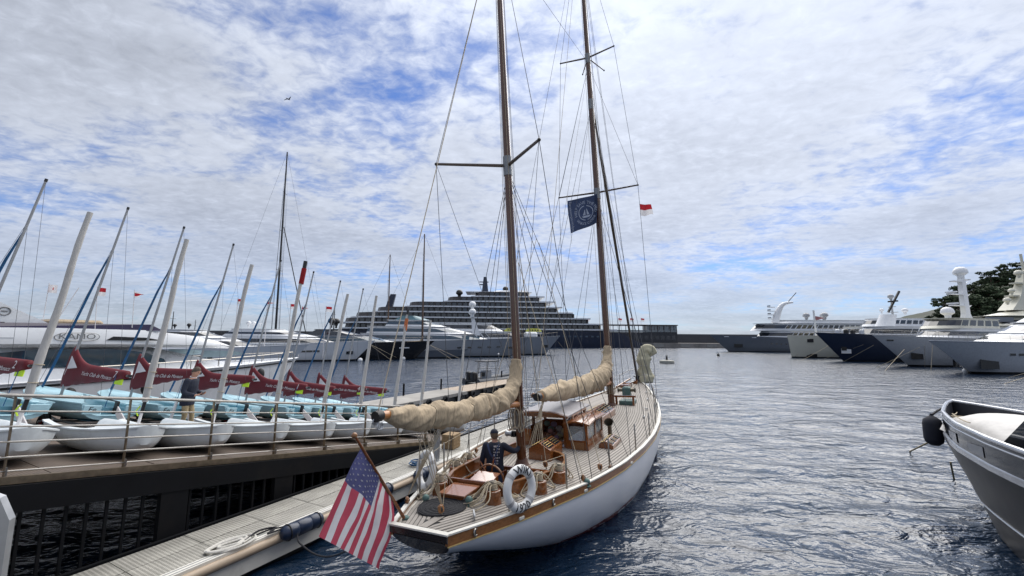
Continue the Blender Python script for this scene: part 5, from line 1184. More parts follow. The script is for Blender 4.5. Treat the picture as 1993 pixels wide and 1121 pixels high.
def yhull(th, L_, B, zs, zb, m, rake=3., boot=black, flare=1.0, n=26, strip=None, capm=None, keelz=-.8):
    def sec(s, zt=None, grow=1.0):
        f = max(0, (s - .45) / .55); bd_ = B / 2 * (1 - f ** 2.6) ** 1.0 * (1 if s > .05 else .94); bw = B / 2 * .93 * max(0, (1 - f ** 1.9)); z1 = zs + (zb - zs) * s ** 2.2; q = []
        for zf, yy in ((keelz, bw * .75), (0, bw), (.35 * z1, lerp(bw, bd_, .30 / flare)), (.7 * z1, lerp(bw, bd_, .66)), (z1, bd_)):
            x = s * L_ - rake * (s ** 4) * (1 - zf / zb) if zf < z1 else s * L_ - rake * (s ** 4) * (1 - z1 / zb); q.append(Vector((x, max(yy, .02) * grow, zf)))
        return q, z1
    S_ = [1 - (1 - i / n) ** 1.3 for i in range(n + 1)]; secs = []; decks = []
    for s in S_:
        q, z1 = sec(s); secs.append([Vector((p.x, -p.y, p.z)) for p in q[::-1]] + q); decks.append((q[-1], z1))
    o = MB().loft(secs, closed=False).build('hull', m, th, True, ang=60)
    MB().add([p for p in secs[0]], [tuple(range(len(secs[0])))]).build('transom', m, o)
    MB().loft([[Vector((d[0].x, -d[0].y, d[1] - .05)), Vector((d[0].x, d[0].y, d[1] - .05))] for d in decks], closed=False).build('deck', capm or m, o)
    if boot:
        bs = []
        for s in S_:
            q, z1 = sec(s, grow=1.0); a = q[0], q[1], q[1].lerp(q[2], .28 / max(.1, .35 * z1) if .35 * z1 > .28 else 1); bs.append([Vector((p.x + .02, -p.y - .012, p.z)) for p in a[::-1]] + [Vector((p.x + .02, p.y + .012, p.z)) for p in a])
        MB().loft(bs, closed=False).build('boot_stripe', boot, o, True)
    for sgn in (-1, 1): MB().tube([Vector((d[0].x, sgn * d[0].y, d[1])) for d in decks], .05 if B > 5 else .035, 6).build('gunwale', capm or m, o, True)
    return o, sec
def dome(th, x, y, z, r, m=None, name='radar_dome', base=.4):
    o = MB().lathe([(r * .45, -r * 1.1), (r * .5, -r * .6), (r, -r * .2), (r * 1.02, r * .1), (r * .86, r * .55), (r * .5, r * .9), (.01, r)], 14, (x, y, z)).build(name, m or whiteship, th, True)
    MB().tube([(x, y, z - r - base), (x, y, z - r * .9)], r * .3, 8).build('dome_post', m or whiteship, o)
def rails(th, sec, s0, s1, h=.9, n=10, sgns=(-1, 1), m=steel, r=.02):
    for sg in sgns:
        P = []
        for i in range(n + 1):
            q, z1 = sec(lerp(s0, s1, i / n)); p = q[-1]; P.append(Vector((p.x, sg * max(0, p.y - .1), z1)))
        rl_ = MB().tube([p + Vector((0, 0, h)) for p in P], r, 5).build('bow_rail', m, th)
        for p in P: MB().tube([p, p + Vector((0, 0, h))], r * .9, 5).build('rail_post', m, rl_)
def bowM(px, py, heading, L_, rake):
    p = pz(px, py, 0); return T(p.x, p.y, 0) @ rotz(heading) @ T(-(L_ - rake), 0, 0)

# the white flybridge yacht behind the dinghies
KM = DM @ T(-6.5, 23.2, 0); km = thing('motor_yacht', 'white flybridge motor yacht with long dark side window behind the dinghies', 'motor yacht', KM)
h_, ksec = yhull(km, 22.9, 5.4, 2.40, 2.82, white, 2.0, black)
for sg in (-1, 1):
    P = []
    for i in range(24): q, z1 = ksec(i / 23 * .985); P.append((q[-1], z1))
    MB().loft([[Vector((p.x, sg * (p.y + .015), z - .19)), Vector((p.x, sg * (p.y + .03), z - .11))] for p, z in P], closed=False).build('rubbing_strip', black, h_)
rails(km, ksec, .55, .985, .38, 8, r=.022)
t1 = tier(km, -.0, 20.2, 2.25, 2.40, 3.72, white, rake=5.2, aft=0, nose=.42, inset=.25, brow=0)
def kpan(pts, y, name, m, par): MB().extr([(x, y, z) for x, z in pts], (0, .03 if y < 0 else -.03, 0)).build(name, m, par)
for s in (-1, 1):
    kpan([(9.8, 2.92), (10.3, 3.25), (10.8, 3.46), (11.6, 3.55), (13.6, 3.55), (14.6, 3.40), (15.3, 3.10), (15.4, 2.92)], s * 2.17, 'saloon_window', blueglass, t1)
    kpan([(17.0, 3.42), (18.4, 3.36), (19.0, 3.2), (18.0, 3.1), (17.0, 3.08)], s * 1.55, 'windscreen_side', mat('pale_sky_glass', (.25, .33, .36), .05), t1)
b = MB(); secs = []
for x, hw, z0, z1 in ((-1.5, 2.45, 3.68, 4.20), (6, 2.5, 3.66, 4.22), (12, 2.5, 3.62, 4.30), (14.5, 2.4, 3.60, 4.28), (16.2, 2.1, 3.56, 4.10), (17.6, 1.6, 3.50, 3.85), (18.6, .9, 3.46, 3.6)):
    secs.append([Vector((x, -hw, z0 + .12)), Vector((x, -hw, (z0 + z1) / 2)), Vector((x, -hw + .10, z1)), Vector((x, hw - .10, z1)), Vector((x, hw, (z0 + z1) / 2)), Vector((x, hw, z0 + .12)), Vector((x, hw - .3, z0)), Vector((x, -hw + .3, z0))])
fb_ = b.loft(secs).build('flybridge', white, km, True, ang=30)
MB().box((5.0, 0, 3.95), (12, 5.02, .012)).build('moulding_line', mat('grey_ship_trim', (.3, .31, .33), .4), fb_)
kpan([(13.3, 3.88), (13.5, 4.02), (14.5, 3.98), (15.1, 3.86)], -2.47, 'side_vent', black, fb_)
put = MB(); put_text(put, 'KAMO', .28, lambda x, y, z: Vector((12.5 + x * 1.2, -2.516, 4.0 + y))); put.build('lettering', mat('silver_letters', (.22, .22, .22), .35, .6), fb_)
b = MB(); b.tube(smoothpath([(12.1, -2.51, 4.13), (12.9, -2.51, 4.13), (13.08, -2.51, 4.0), (12.9, -2.51, 3.87), (12.1, -2.51, 3.87), (11.92, -2.51, 4.0), (12.1, -2.51, 4.13)], 5), .012, 5).build('name_frame', mat('silver_letters', (.22, .22, .22)), fb_)
b = MB(); b.loft([[Vector((x, -2.3, 4.26)), Vector((x + .1, -2.2, z)), Vector((x + .1, 2.2, z)), Vector((x, 2.3, 4.26))] for x, z in ((9.5, 4.42), (14.6, 4.52), (15.0, 4.30))]); b.build('wind_deflector', mat('purple_tint_glass', (.02, .015, .045), .08), fb_)
b = MB(); b.extr([(8.6, -2.1, 4.2), (12.3, -2.1, 4.2), (10.6, -2.1, 5.16), (9.4, -2.1, 5.72), (7.2, -2.1, 6.1), (4.4, -2.1, 6.15), (4.4, -2.1, 5.9), (7.4, -2.1, 5.2)], (0, .14, 0)); ar = b.build('radar_arch', white, km)
b = MB(); b.extr([(8.6, 1.96, 4.2), (12.3, 1.96, 4.2), (10.6, 1.96, 5.16), (9.4, 1.96, 5.72), (7.2, 1.96, 6.1), (4.4, 1.96, 6.15), (4.4, 1.96, 5.9), (7.4, 1.96, 5.2)], (0, .14, 0)); b.build('radar_arch', white, km)
MB().box((5.8, 0, 6.08), (2.6, 4.1, .12)).build('arch_top', white, ar)
MB().torus((10.8, -2.11, 4.82), .13, .02, 20, 5, M=(rotx(90)).to_3x3()).build('maker_emblem', mat('silver_letters', (.22, .22, .22)), ar); MB().box((10.8, -2.11, 4.82), (.14, .02, .04)).build('maker_emblem', mat('silver_letters', (.2, .2, .2)), ar)
MB().bbox((9.0, -1.5, 4.42), (1.7, 1.0, .5), .2).build('seat_cover', canvas, km); MB().bbox((12.8, -.6, 4.55), (1.5, 1.4, .18), .08).build('bimini_cover', canvas, km)
MB().box((10.75, -2.13, 4.42), (.16, .08, .09)).build('speaker', black, ar)
MB().tube([(9.9, -2.12, 4.62), (10.25, -2.12, 5.6)], .012, 5).build('aerial', wire, ar); MB().tube([(12.0, -2, 4.4), (12.5, -2.0, 5.8)], .014, 5).build('flag_pole', flagw, km)
for x, s in ((14.6, .19), (17.3, .22), (12.4, .2), (19.8, .2)):
    q, z1 = ksec(x / 22.9); o = MB().ball((x, -q[-1].y - .16, z1 - .55), s * 1.05, 12, 9, (.9, .8, 1.35)).build('fender_ball', rubber, None, True, origin=(x, -q[-1].y - .16, z1 - .55)); o.matrix_world = KM @ T(x, -q[-1].y - .16, z1 - .55); tag(o, 'black ball fender hanging on the white flybridge yacht', 'fender', 'black fenders on the flybridge yacht')
MB().box((11.0, -2.4, 1.6), (.2, .02, .2)).build('porthole', darkglass, h_)

# ------------------------------------------------------------------ grey workboat tender (rigid inflatable) by the dock
RB = DM @ T(30.2, 19.4, .0) @ rotz(-12); rb = thing('inflatable_boat', 'grey rigid inflatable with steel frame tower beyond the brown dock', 'inflatable boat', RB)
tub = mat('grey_inflatable_tube', (.07, .075, .085), .6)
MB().tube(smoothpath([(-.3, .85, .45), (3.2, .9, .45), (4.6, .65, .52), (5.3, 0, .60), (4.6, -.65, .52), (3.2, -.9, .45), (-.3, -.85, .45)], 6), .27, 12).build('tube', tub, rb, True)
MB().loft([[Vector((x, -w_, z)), Vector((x, 0, z - .25)), Vector((x, w_, z)), Vector((x, w_ * .8, z + .2)), Vector((x, -w_ * .8, z + .2))] for x, w_, z in ((-.2, .75, .15), (3.3, .75, .15), (4.9, .15, .40))]).build('hull', black, rb)
MB().bbox((1.6, 0, .85), (.8, .75, .9), .08).build('console', lgreyship, rb); MB().box((1.18, 0, 1.0), (.02, .5, .35)).build('console_panel', black, rb)
for x in (1.1, 2.3):
    for y in (-.55, .55): MB().tube([(x, y * 1.1, .4), (x, y * .85, 2.1)], .03, 6).build('frame_leg', steel, rb)
MB().box((1.7, 0, 2.12), (1.7, 1.35, .07)).build('canopy', black, rb); MB().box((1.7, 0, 1.5), (1.2, 1.0, .03)).build('frame_shelf', steel, rb)
for y in (-.3, .3): MB().bbox((-.25, y, .95), (.35, .4, .7), .08).build('outboard', black, rb)
for x, y in ((.4, -.6), (.4, .0)): MB().tube([(x, y, .6), (x, y, 1.2), (x, y + .5, 1.2), (x, y + .5, .6)], .03, 6).build('seat_frame', steel, rb)
MB().tube([(2.6, -.5, .6), (2.7, -.5, 2.7)], .012, 5).build('aerial', wire, rb); MB().ball((2.7, -.5, 2.72), .09, 8, 6).build('lamp', white, rb)

# ------------------------------------------------------------------ gunmetal motorboat on the right
GM = T(12.75, 12.2, 0) @ rotz(66) @ T(-12, 0, 0); gb = thing('motorboat', 'gunmetal grey motorboat bow with black fender at the right edge', 'motorboat', GM)
ghx = [0, 4, 6.5, 8.5, 10, 11, 11.6, 12]; ghb = [1.75, 1.85, 1.78, 1.5, 1.05, .60, .30, .03]
def gsec(x):
    b_ = interp(x, ghx, ghb); bw = interp(x, [0, 5, 8, 10, 11.2, 12], [1.6, 1.65, 1.2, .55, .12, .02]); f = (x / 12) ** 5; q = []
    for z, t in ((-.5, -.25), (0, 0), (.5, .32), (1.0, .66), (1.40, .93), (1.62, 1.03), (1.70, 1.03), (1.74, .96), (2.02, .985), (2.20, .97)):
        z2 = z * (1 + .06 * f); q.append(Vector((x - 1.25 * f * (1 - min(1, z / 1.75)) if z < 1.75 else x + .0 * f, max(.015, lerp(bw, b_, t) if t > 0 else bw * (1 + t * 1.0)), z2)))
    return q
gx_ = list(np.linspace(0, 9, 13)) + list(np.linspace(9.4, 12, 14)); gs = [gsec(x) for x in gx_]
def both(a, c): return [[Vector((p.x, -p.y, p.z)) for p in q[a:c][::-1]] + q[a:c] for q in gs]
gh = MB().loft(both(0, 6), closed=False).build('hull', greygl, gb, True, ang=70)
gstrip = mat('silver_strip', (.45, .46, .48), .25, .6)
for s in (-1, 1):
    MB().loft([[Vector((p.x, s * p.y, p.z)) for p in q[5:8]] for q in gs], closed=False).build('knuckle_strip', gstrip, gb, True)
    MB().loft([[Vector((p.x, s * p.y, p.z)) for p in q[7:10]] for q in gs], closed=False).build('upper_side', mat('black_side_glass', (.012, .014, .018), .10, 0, .1, coat=.3), gb, True)
    MB().tube([Vector((q[9].x, s * (q[9].y - .02), q[9].z + .01)) for q in gs], .045, 8).build('toe_rail', gstrip, gb, True)
    MB().tube([Vector((q[8].x, s * (q[8].y + .012), q[8].z + .09)) for q in gs], .018, 6).build('rail_line', gstrip, gb, True)
    MB().tube([(lambda p: Vector((p.x, s * (p.y + .01), p.z)))(q[2].lerp(q[3], .3)) for q in gs], .022, 6).build('pinstripe', gstrip, gb, True)
    MB().loft([[Vector((q[9].x, s * max(0, q[9].y - .06), q[9].z)), Vector((q[9].x, s * max(0, q[9].y - .12), 1.72))] for q in gs], closed=False).build('bulwark_inside', mat('dark_gunmetal', (.035, .037, .045), .4), gb, True)
    for k in range(3):
        xa = 10.35 - k * 1.35; xb = xa - .75; A = [gsec(x) for x in (xa, xb)]
        P = [Vector((A[i][7].lerp(A[i][8], t).x, s * (A[i][7].lerp(A[i][8], t).y + .012), A[i][7].lerp(A[i][8], t).z)) for i, t in ((0, .2), (1, .2), (1, .95), (0, .75))]; MB().add(P, [(0, 1, 2, 3)]).build('side_window', mat('pale_side_panel', (.12, .13, .15), .12), gb)
MB().loft([[Vector((q[7].x, -q[7].y + .02, 1.73)), Vector((q[7].x, q[7].y - .02, 1.73))] for q in gs], closed=False).build('foredeck', mat('grey_deck_pad', (.10, .10, .11), .8), gb)
# covered sunpad
b = MB(); b.grid(lambda u, v: Vector((7.6 + 2.9 * u, -1.05 + 2.1 * v - .35 * (u > .9) * (v - .5), 1.78 + .60 * (math.sin(math.pi * min(1, max(0, v))) ** .35) * (math.sin(math.pi * min(1, max(0.0, u))) ** .3) + .035 * fbm((u * 5, v * 4, 2)))), 26, 18); b.build('foredeck_cover', mat('white_cover_cloth', (.60, .58, .55), .8, bump=.3, bscale=9), gb, True, ang=180)
b = MB(); b.extr([(5.0, -1.45, 1.8), (7.3, -1.45, 1.8), (5.3, -1.3, 3.15), (3.2, -1.3, 3.3), (3.2, -1.45, 1.8)], (0, 2.9, 0)); b.build('windscreen', darkglass, gb)
MB().bbox((11.35, 0, 1.80), (.42, .5, .14), .05).build('anchor_locker', mat('dark_gunmetal', (.035, .037, .045)), gb); MB().torus((11.3, .2, 1.98), .13, .035, 16, 6).build('anchor_roller', rope, gb, True)
MB().tube(sag((11.2, .25, 2.12), (9.6, 1.0, 2.28), .03), .012, 5).build('bow_line', rope, gb); MB().tube(sag((9.6, 1.0, 2.28), (8.2, 1.3, 2.28), .03), .012, 5).build('bow_line', rope, gb)
p0 = GM @ Vector((11.3, .5, 2.2)); p1 = py_(1813, 812, 11.55); fth = thing('bow_fender', 'black cylinder fender slung from the grey motorboat bow', 'fender', T(p1.x, p1.y, p1.z - .75) @ rotx(0))
MB().lathe([(.02, 0), (.10, .02), (.18, .09), (.205, .2), (.205, .58), (.18, .69), (.10, .76), (.04, .80), (.03, .85)], 16).build('body', mat('navy_black_cover', (.012, .014, .024), .75, bump=.3), fth, True)
MB().tube([(0, 0, .8), ((p0.x - p1.x) * .5, (p0.y - p1.y) * .5, .80 + (p0.z - p1.z - .05) * .6), (p0.x - p1.x, p0.y - p1.y, p0.z - p1.z + .75)], .028, 6).build('lanyard', roped, fth, True)
for a, c, nm in (((1830, 850, 11.6), (1768, 880, 0), 'frayed yellow mooring rope running from the grey bow into the water'), ((1850, 900, 11.9), (1858, 938, 0), 'short weedy rope hanging from the grey hull into the water')):
    A = py_(a[0], a[1], a[2]); C_ = pz(c[0], c[1], -.1); b = MB().tube([A, A.lerp(C_, .5), C_], .022, 6); o = b.build('mooring_line', mat('weedy_rope', (.25, .2, .1), .9), None, True, origin=A); tag(o, nm, 'rope')
# ------------------------------------------------------------------ yachts on the left quay, bows to the right
def mast_pole(th, x, y, z0, z1, r=.12, m=whiteship, arms=()):
    o = MB().tube([(x, y, z0), (x, y, z1)], [r, r * .5], 8).build('signal_mast', m, th, True)
    for z, w_ in arms: MB().tube([(x, y - w_, z), (x, y + w_, z)], r * .35, 6).build('mast_arm', m, o)
    return o
def portholes(th, sec, ss, zf, w_, h, m=darkglass, sgns=(-1, 1), name='porthole'):
    for sg in sgns:
        for s in ss:
            q, z1 = sec(s); z = z1 * zf; lo, hi = q[1], q[-1]; y = interp(z, [p.z for p in q[1:]], [p.y for p in q[1:]]); x = interp(z, [p.z for p in q[1:]], [p.x for p in q[1:]])
            q2, _ = sec(s + .005); d = Vector((q2[-1].x - q[-1].x, (q2[-1].y - q[-1].y) * sg, 0)).normalized(); c = Vector((x, sg * (y + .05), z)); u = Vector((0, 0, h / 2)); MB().add([c - d * w_ / 2 - u, c + d * w_ / 2 - u, c + d * w_ / 2 + u, c - d * w_ / 2 + u], [(0, 1, 2, 3)]).build(name, m, th)
# sleek white yacht
th = thing('motor_yacht', 'sleek white motor yacht with black window band left of the black yacht', 'motor yacht', bowM(690, 702, 9, 30, 3.5)); h, sc = yhull(th, 30, 6.6, 2.9, 3.7, whiteship, 3.5)
tier(th, 4, 25.5, 2.7, 2.9, 4.3, whiteship, 6.5, 0, .4, (.25, .72), brow=.1); tier(th, 5, 20, 2.4, 4.3, 5.5, whiteship, 6, 1.5, .4, (.35, .62), brow=.12); rails(th, sc, .6, .98, .6, 8)
portholes(h, sc, (.90, .905, .91), .45, .9, .8); portholes(h, sc, (.62, .66, .70), .55, 1.0, .3); mast_pole(th, 10, 0, 5.4, 7.4, .08, whiteship, ((6.6, .7),)); dome(th, 8.5, 1, 6.6, .4); dome(th, 8.5, -1, 6.6, .4)
# white yacht just behind it, stern tiers visible on the left
th = thing('motor_yacht', 'white motor yacht with stepped decks behind the flybridge yacht bow', 'motor yacht', bowM(556, 713, 10, 26, 3)); h, sc = yhull(th, 26, 6, 2.4, 3.2, whiteship, 3)
tier(th, 2, 20, 2.5, 2.5, 3.9, whiteship, 4, 0, .4, (.3, .75), brow=.15); tier(th, 2.5, 15, 2.3, 3.95, 5.0, whiteship, 3, .4, .4, (.3, .75), brow=.2); rails(th, sc, .6, .98, .6, 6); mast_pole(th, 8, 0, 5, 7.6, .08, black, ((6.6, .6),)); portholes(h, sc, (.45, .5, .55), .55, 1.2, .5)
# dark topped yacht far left
th = thing('motor_yacht', 'grey and black motor yacht with black domes behind the dinghy masts', 'motor yacht', bowM(505, 688, 8, 34, 4)); h, sc = yhull(th, 34, 7.5, 2.3, 3.1, whiteship, 4)
tier(th, 4, 26, 3.1, 2.4, 3.8, whiteship, 5, 0, .35, (.3, .8), brow=.3); tier(th, 6, 22, 2.8, 3.9, 5.1, whiteship, 4, .6, .35, (.2, .8), brow=.4); tier(th, 8, 18, 2.4, 5.2, 5.9, greyship, 2, .5, .3, None, brow=.3); dome(th, 12, 1, 7.2, .5, black); mast_pole(th, 14, 0, 5.9, 8.6, .1, black, ((7, .8), (8, .5))); dome(th, 10, -1.2, 7.0, .42, black)
# black yacht
th = thing('motor_yacht', 'black hulled motor yacht with two black domes', 'motor yacht', bowM(806, 699, 6, 28, 4)); h, sc = yhull(th, 28, 7, 3.1, 3.7, blackship, 4, blackship)
tier(th, 3, 22, 3.0, 3.1, 4.6, greyship, 7, 0, .42, (.25, .8), blueglass, brow=.1); tier(th, 3.5, 15, 2.6, 4.6, 5.7, mat('dark_grey_ship', (.05, .055, .065), .3), 6, 2, .4, (.2, .7), brow=.3)
for y in (-1.5, 1.5): dome(th, 8, y, 7.4, .7, black, base=.6)
mast_pole(th, 8, 0, 5.6, 9.8, .12, black, ((8, 1.2), (8.8, .7))); rails(th, sc, .7, .98, .8, 8); portholes(h, sc, (.80, .82, .84), .66, .9, .2, whiteship)
p = MB(); put_text(p, 'CLASSIC', .55, lambda x, y, z: Vector((0, 0, 0)));
# big white yacht with three-dome mast
th = thing('motor_yacht', 'large white and grey motor yacht with three white domes on its mast', 'motor yacht', bowM(992, 694, 7, 42, 5)); h, sc = yhull(th, 42, 8.8, 3.5, 4.7, lgreyship, 5)
tier(th, 3, 35, 3.8, 3.5, 5.2, whiteship, 8, 0, .4, (.3, .8), blueglass, brow=.3); tier(th, 4, 29, 3.5, 5.3, 6.8, whiteship, 7, .6, .4, (.25, .75), blueglass, brow=.5); tier(th, 8, 22, 3.0, 6.95, 8.3, whiteship, 5, .8, .4, (.3, .85), blueglass, brow=.5)
tier(th, 10, 18, 2.4, 8.45, 9.4, mat('teal_canopy', (.10, .19, .22), .4), 3, 1.5, .4, None, brow=0)
mp = MB().loft([[Vector((28 + a, -.7, 5)), Vector((29.8 + a, -.7, 5)), Vector((29.8 + a, .7, 5)), Vector((28 + a, .7, 5))] if z == 5.0 else [Vector((27.5, -.35, z)), Vector((28.2, -.35, z)), Vector((28.2, .35, z)), Vector((27.5, .35, z))] for a, z in ((0, 5.0), (0, 9.4))]).build('dome_mast', whiteship, th)
MB().box((27.8, 0, 9.4), (1, 3.6, .25)).build('mast_arm', whiteship, mp)
for y, z in ((-1.5, 10.5), (1.5, 10.5), (0, 12.4)): dome(th, 27.8, y, z, .85)
MB().tube([(27.8, 0, 9.5), (27.8, 0, 12)], .2, 8).build('dome_pole', whiteship, mp); rails(th, sc, .75, .98, 1, 8); portholes(h, sc, (.60, .66, .72, .78, .84), .55, .9, .35); portholes(h, sc, (.93,), .5, 1.6, .6, black, name='anchor_pocket')
# grey explorer yacht
th = thing('motor_yacht', 'grey explorer yacht with raked bow in front of the cruise ship', 'motor yacht', bowM(1060, 690, 8, 44, 4.5)); h, sc = yhull(th, 44, 8.6, 3.9, 5.2, lgreyship, 4.5)
tier(th, 4, 33, 3.8, 4.0, 6.2, whiteship, 3, 0, .3, (.3, .8), npan=12, brow=.4); tier(th, 6, 28, 3.3, 6.3, 8.3, whiteship, 4, .6, .35, (.3, .8), brow=.5); rails(th, sc, .75, .98, 1, 8); portholes(h, sc, (.94,), .5, 1.5, 1.1, black, name='anchor_pocket'); MB().bbox((35.5, 0, 5.6), (3.5, 2.4, 1.3), .4).build('tender', whiteship, th)
# sailing yachts behind: masts above the motor yachts
def far_sailer(px, py, ptop, heading, L_, hullm, mastm, label, spr_px, furl=None, boom=True, mr=.16):
    p = pz(px, py, 0); M = T(p.x, p.y, 0) @ rotz(heading); th = thing('sailing_yacht', label, 'sailboat', M); M2 = M @ T(-L_ * .55, 0, 0)
    hh, sc = yhull(th, L_, L_ * .2, 1.5, 2.0, hullm, L_ * .12, keelz=-.4)
    for c in [hh] + list(hh.children):
        pass
    th.matrix_world = M2; ROOTM[th.name] = M2.copy(); x = L_ * .55
    def zpix(pyy): d = ray(px, pyy); q = CAM + d * ((p.x ** 2 + p.y ** 2) ** .5 / (d.x ** 2 + d.y ** 2) ** .5); return q.z
    zt = zpix(ptop); ms = MB().tube([(x, 0, 1.2), (x - zt * .012, 0, zt)], [mr, mr * .55], 10).build('mast', mastm, th, True)
    for k, sp_ in enumerate(spr_px):
        z = zpix(sp_); w_ = L_ * .075 * (1 - .1 * (len(spr_px) - 1 - k)); MB().tube([(x - .35, -w_, z), (x - z * .012, 0, z), (x - .35, w_, z)], .05, 5).build('spreader', mastm, ms)
        for s in (-1, 1): MB().tube([(x - .35, s * w_, z), (x - .02 * k, s * L_ * .09, 1.8)], .018, 4).build('shroud', wire, th); MB().tube([(x - .35, s * w_, z), (x - zt * .012, 0, min(zt, z + (zt - z) * .8))], .018, 4).build('shroud', wire, th)
    MB().tube([(x - zt * .012, 0, zt), (L_ * .99, 0, 2.0)], .02, 4).build('forestay', wire, th); MB().tube([(x - zt * .012, 0, zt), (.2, 0, 1.7)], .02, 4).build('backstay', wire, th)
    if furl: MB().tube([(x, 0, zpix(furl)), (L_ * .86, 0, 2.2)], .11, 8).build('furled_sail', black, th)
    if boom:
        MB().tube([(x, 0, 2.9), (x - L_ * .33, 0, 3.0)], .13, 8).build('boom', mastm, th); MB().tube([(x - .1, 0, 4.1), (x - .5, 0, 3.4), (x - L_ * .15, 0, 3.2), (x - L_ * .32, 0, 3.15)], [.2, .35, .32, .15], 10).build('sail_cover', canvas, th, True)
    MB().bbox((x - L_ * .12, 0, 2.05), (L_ * .28, L_ * .1, .6), .2).build('coachroof', whiteship, th)
    return th
far_sailer(533, 692, 290, 8, 24, greyship, black, 'racing yacht with very tall black mast and three spreaders', (372, 448, 525, 600), furl=440, mr=.26)
far_sailer(753, 693, 495, 7, 18, greyship, mat('brown_far_mast', (.10, .055, .03), .4), 'sailing yacht with shorter brown mast behind the black yacht', (547, 606), mr=.19)
far_sailer(821, 697, 455, 7, 22, greyship, mat('brown_far_mast', (.1, .05, .03)), 'wooden sailing yacht with brown mast moored right of the black yacht', (498, 558), mr=.22)

# ------------------------------------------------------------------ cruise ship
CSH = T(62, 246, 0) @ rotz(183); cs = thing('cruise_ship', 'long navy hulled cruise ship with stacked white balcony decks', 'cruise ship', CSH)     # local x runs from the stern (right) to the bow (left)
LN = 168
def cx(px, d=246): return 62 - ((px - 996.5) / FPX * d) * 1.0
def csec(x): 
    hw = 12 * (1 - max(0, (x - 125) / 45) ** 2) if x > 125 else 12 * (.82 + .18 * min(1, x / 18)); top = 9.4
    return [Vector((x, -hw, top)), Vector((x, -hw * .97, 2)), Vector((x, -hw * .9, -2)), Vector((x, hw * .9, -2)), Vector((x, hw * .97, 2)), Vector((x, hw, top))]
secs = [csec(x) for x in np.linspace(10, 166, 30)]
st = []
for k, dx in enumerate((0, 6)):
    pass
hl = MB().loft([[Vector((p.x - (14 if p.z < 3 else 4) if 0 else p.x, p.y, p.z)) for p in q] for q in secs]).build('hull', navyship, cs, True, ang=40)
MB().loft([[Vector((10, -10, 9.2)), Vector((10, 10, 9.2)), Vector((10, 9.5, -2)), Vector((10, -9.5, -2))], [Vector((-1, -9, 8.0)), Vector((-1, 9, 8.0)), Vector((-6, 8.5, -2)), Vector((-6, -8.5, -2))], [Vector((-6, -8, 5.6)), Vector((-6, 8, 5.6)), Vector((-12, 8, -2)), Vector((-12, -8, -2))], [Vector((-16, -7.5, 1.0)), Vector((-16, 7.5, 1.0)), Vector((-17, 7, -2)), Vector((-17, -7, -2))]]).build('stern', navyship, cs, True, ang=30)
decks = [(9.6, 9, 158), (12.7, 16, 158), (15.8, 24, 152), (18.9, 34, 140), (22.0, 40, 122), (25.1, 44, 100), (28.0, 50, 84)]
for k, (z, xa, xb) in enumerate(decks):
    hw = 11.6 - .25 * k
    dk_ = MB().loft([plan(xa - 6, xb + 3, hw + .9, z, .12), plan(xa - 6, xb + 3, hw + .9, z + .75, .12)]).build('deck_edge', whiteship, cs, True, ang=40)
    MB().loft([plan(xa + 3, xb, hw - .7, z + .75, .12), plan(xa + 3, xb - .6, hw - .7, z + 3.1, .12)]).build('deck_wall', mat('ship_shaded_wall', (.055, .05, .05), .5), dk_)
    b = MB(); n = int((xb - xa) / 3.1)
    for i in range(n):
        x = xa + 4 + i * 3.1
        if x > xb - 8: break
        for s in (-1, 1): b.box((x, s * (hw - .1), z + 1.9), (.12, 1.0, 2.2))
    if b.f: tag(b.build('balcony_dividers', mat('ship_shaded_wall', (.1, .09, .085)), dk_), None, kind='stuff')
    for i in range(n):
        x = xa + 5.5 + i * 3.1
        if x > xb - 8: break
        s = 1; MB().box((x, s * (hw - .68), z + 1.75), (2.2, .06, 1.7)).build('balcony_window', darkglass, dk_)
MB().box((70, 0, 31.2), (38, 16, .5)).build('top_deck', whiteship, cs)
MB().loft([plan(52, 76, 6, 31.2, .2), plan(54, 72, 5, 32.6, .2)]).build('top_house', whiteship, cs)
fm = MB().loft([[Vector((76, -1.6, 31)), Vector((80, -1.6, 31)), Vector((80, 1.6, 31)), Vector((76, 1.6, 31))], [Vector((77.2, -.8, 41)), Vector((79, -.8, 41)), Vector((79, .8, 41)), Vector((77.2, .8, 41))]]).build('radar_mast', navyship, cs); MB().box((78.8, 0, 38), (5.5, .6, .5)).build('mast_arm', navyship, fm); MB().box((79.5, 0, 36.4), (3.5, 2.5, .4)).build('mast_arm', navyship, fm)
MB().loft([[Vector((132, -1.2, 21)), Vector((136, -1.2, 21)), Vector((136, 1.2, 21)), Vector((132, 1.2, 21))], [Vector((130, -.9, 30)), Vector((133, -.9, 30)), Vector((133, .9, 30)), Vector((130, .9, 30))]]).build('forward_mast', navyship, cs)
dome(cs, 93, 2, 31.0, 2.0, black); dome(cs, 66, 2, 33.6, 1.7, black)
for k in range(3):
    x = 46 + k * 12; o = MB().loft([[Vector((x + a, 12.4 + y, z)) for y, z in ((-1.4, 7.2), (1.4, 7.2), (1.7, 8.6), (-1.7, 8.6))] for a in (0, 1.4, 7.6, 9)]).build('lifeboat', whiteship, cs, True); MB().loft([[Vector((x + a, 12.4 + y, z)) for y, z in ((-1.6, 8.6), (1.6, 8.6), (1.1, h2), (-1.1, h2))] for a, h2 in ((.1, 9.2), (1.8, 10.4), (7.2, 10.4), (8.9, 9.2))]).build('lifeboat_canopy', limegreen, o, True)
    for i in range(4): MB().box((x + 2.2 + i * 1.5, 13.75, 9.5), (.8, .5, .6)).build('lifeboat_window', black, o)
for i in range(11): MB().box((14 + i * 3.2, 11.85, 6.2), (1.5, .2, .9)).build('hull_window', mat('ship_blue_window', (.05, .08, .12), .1), hl)

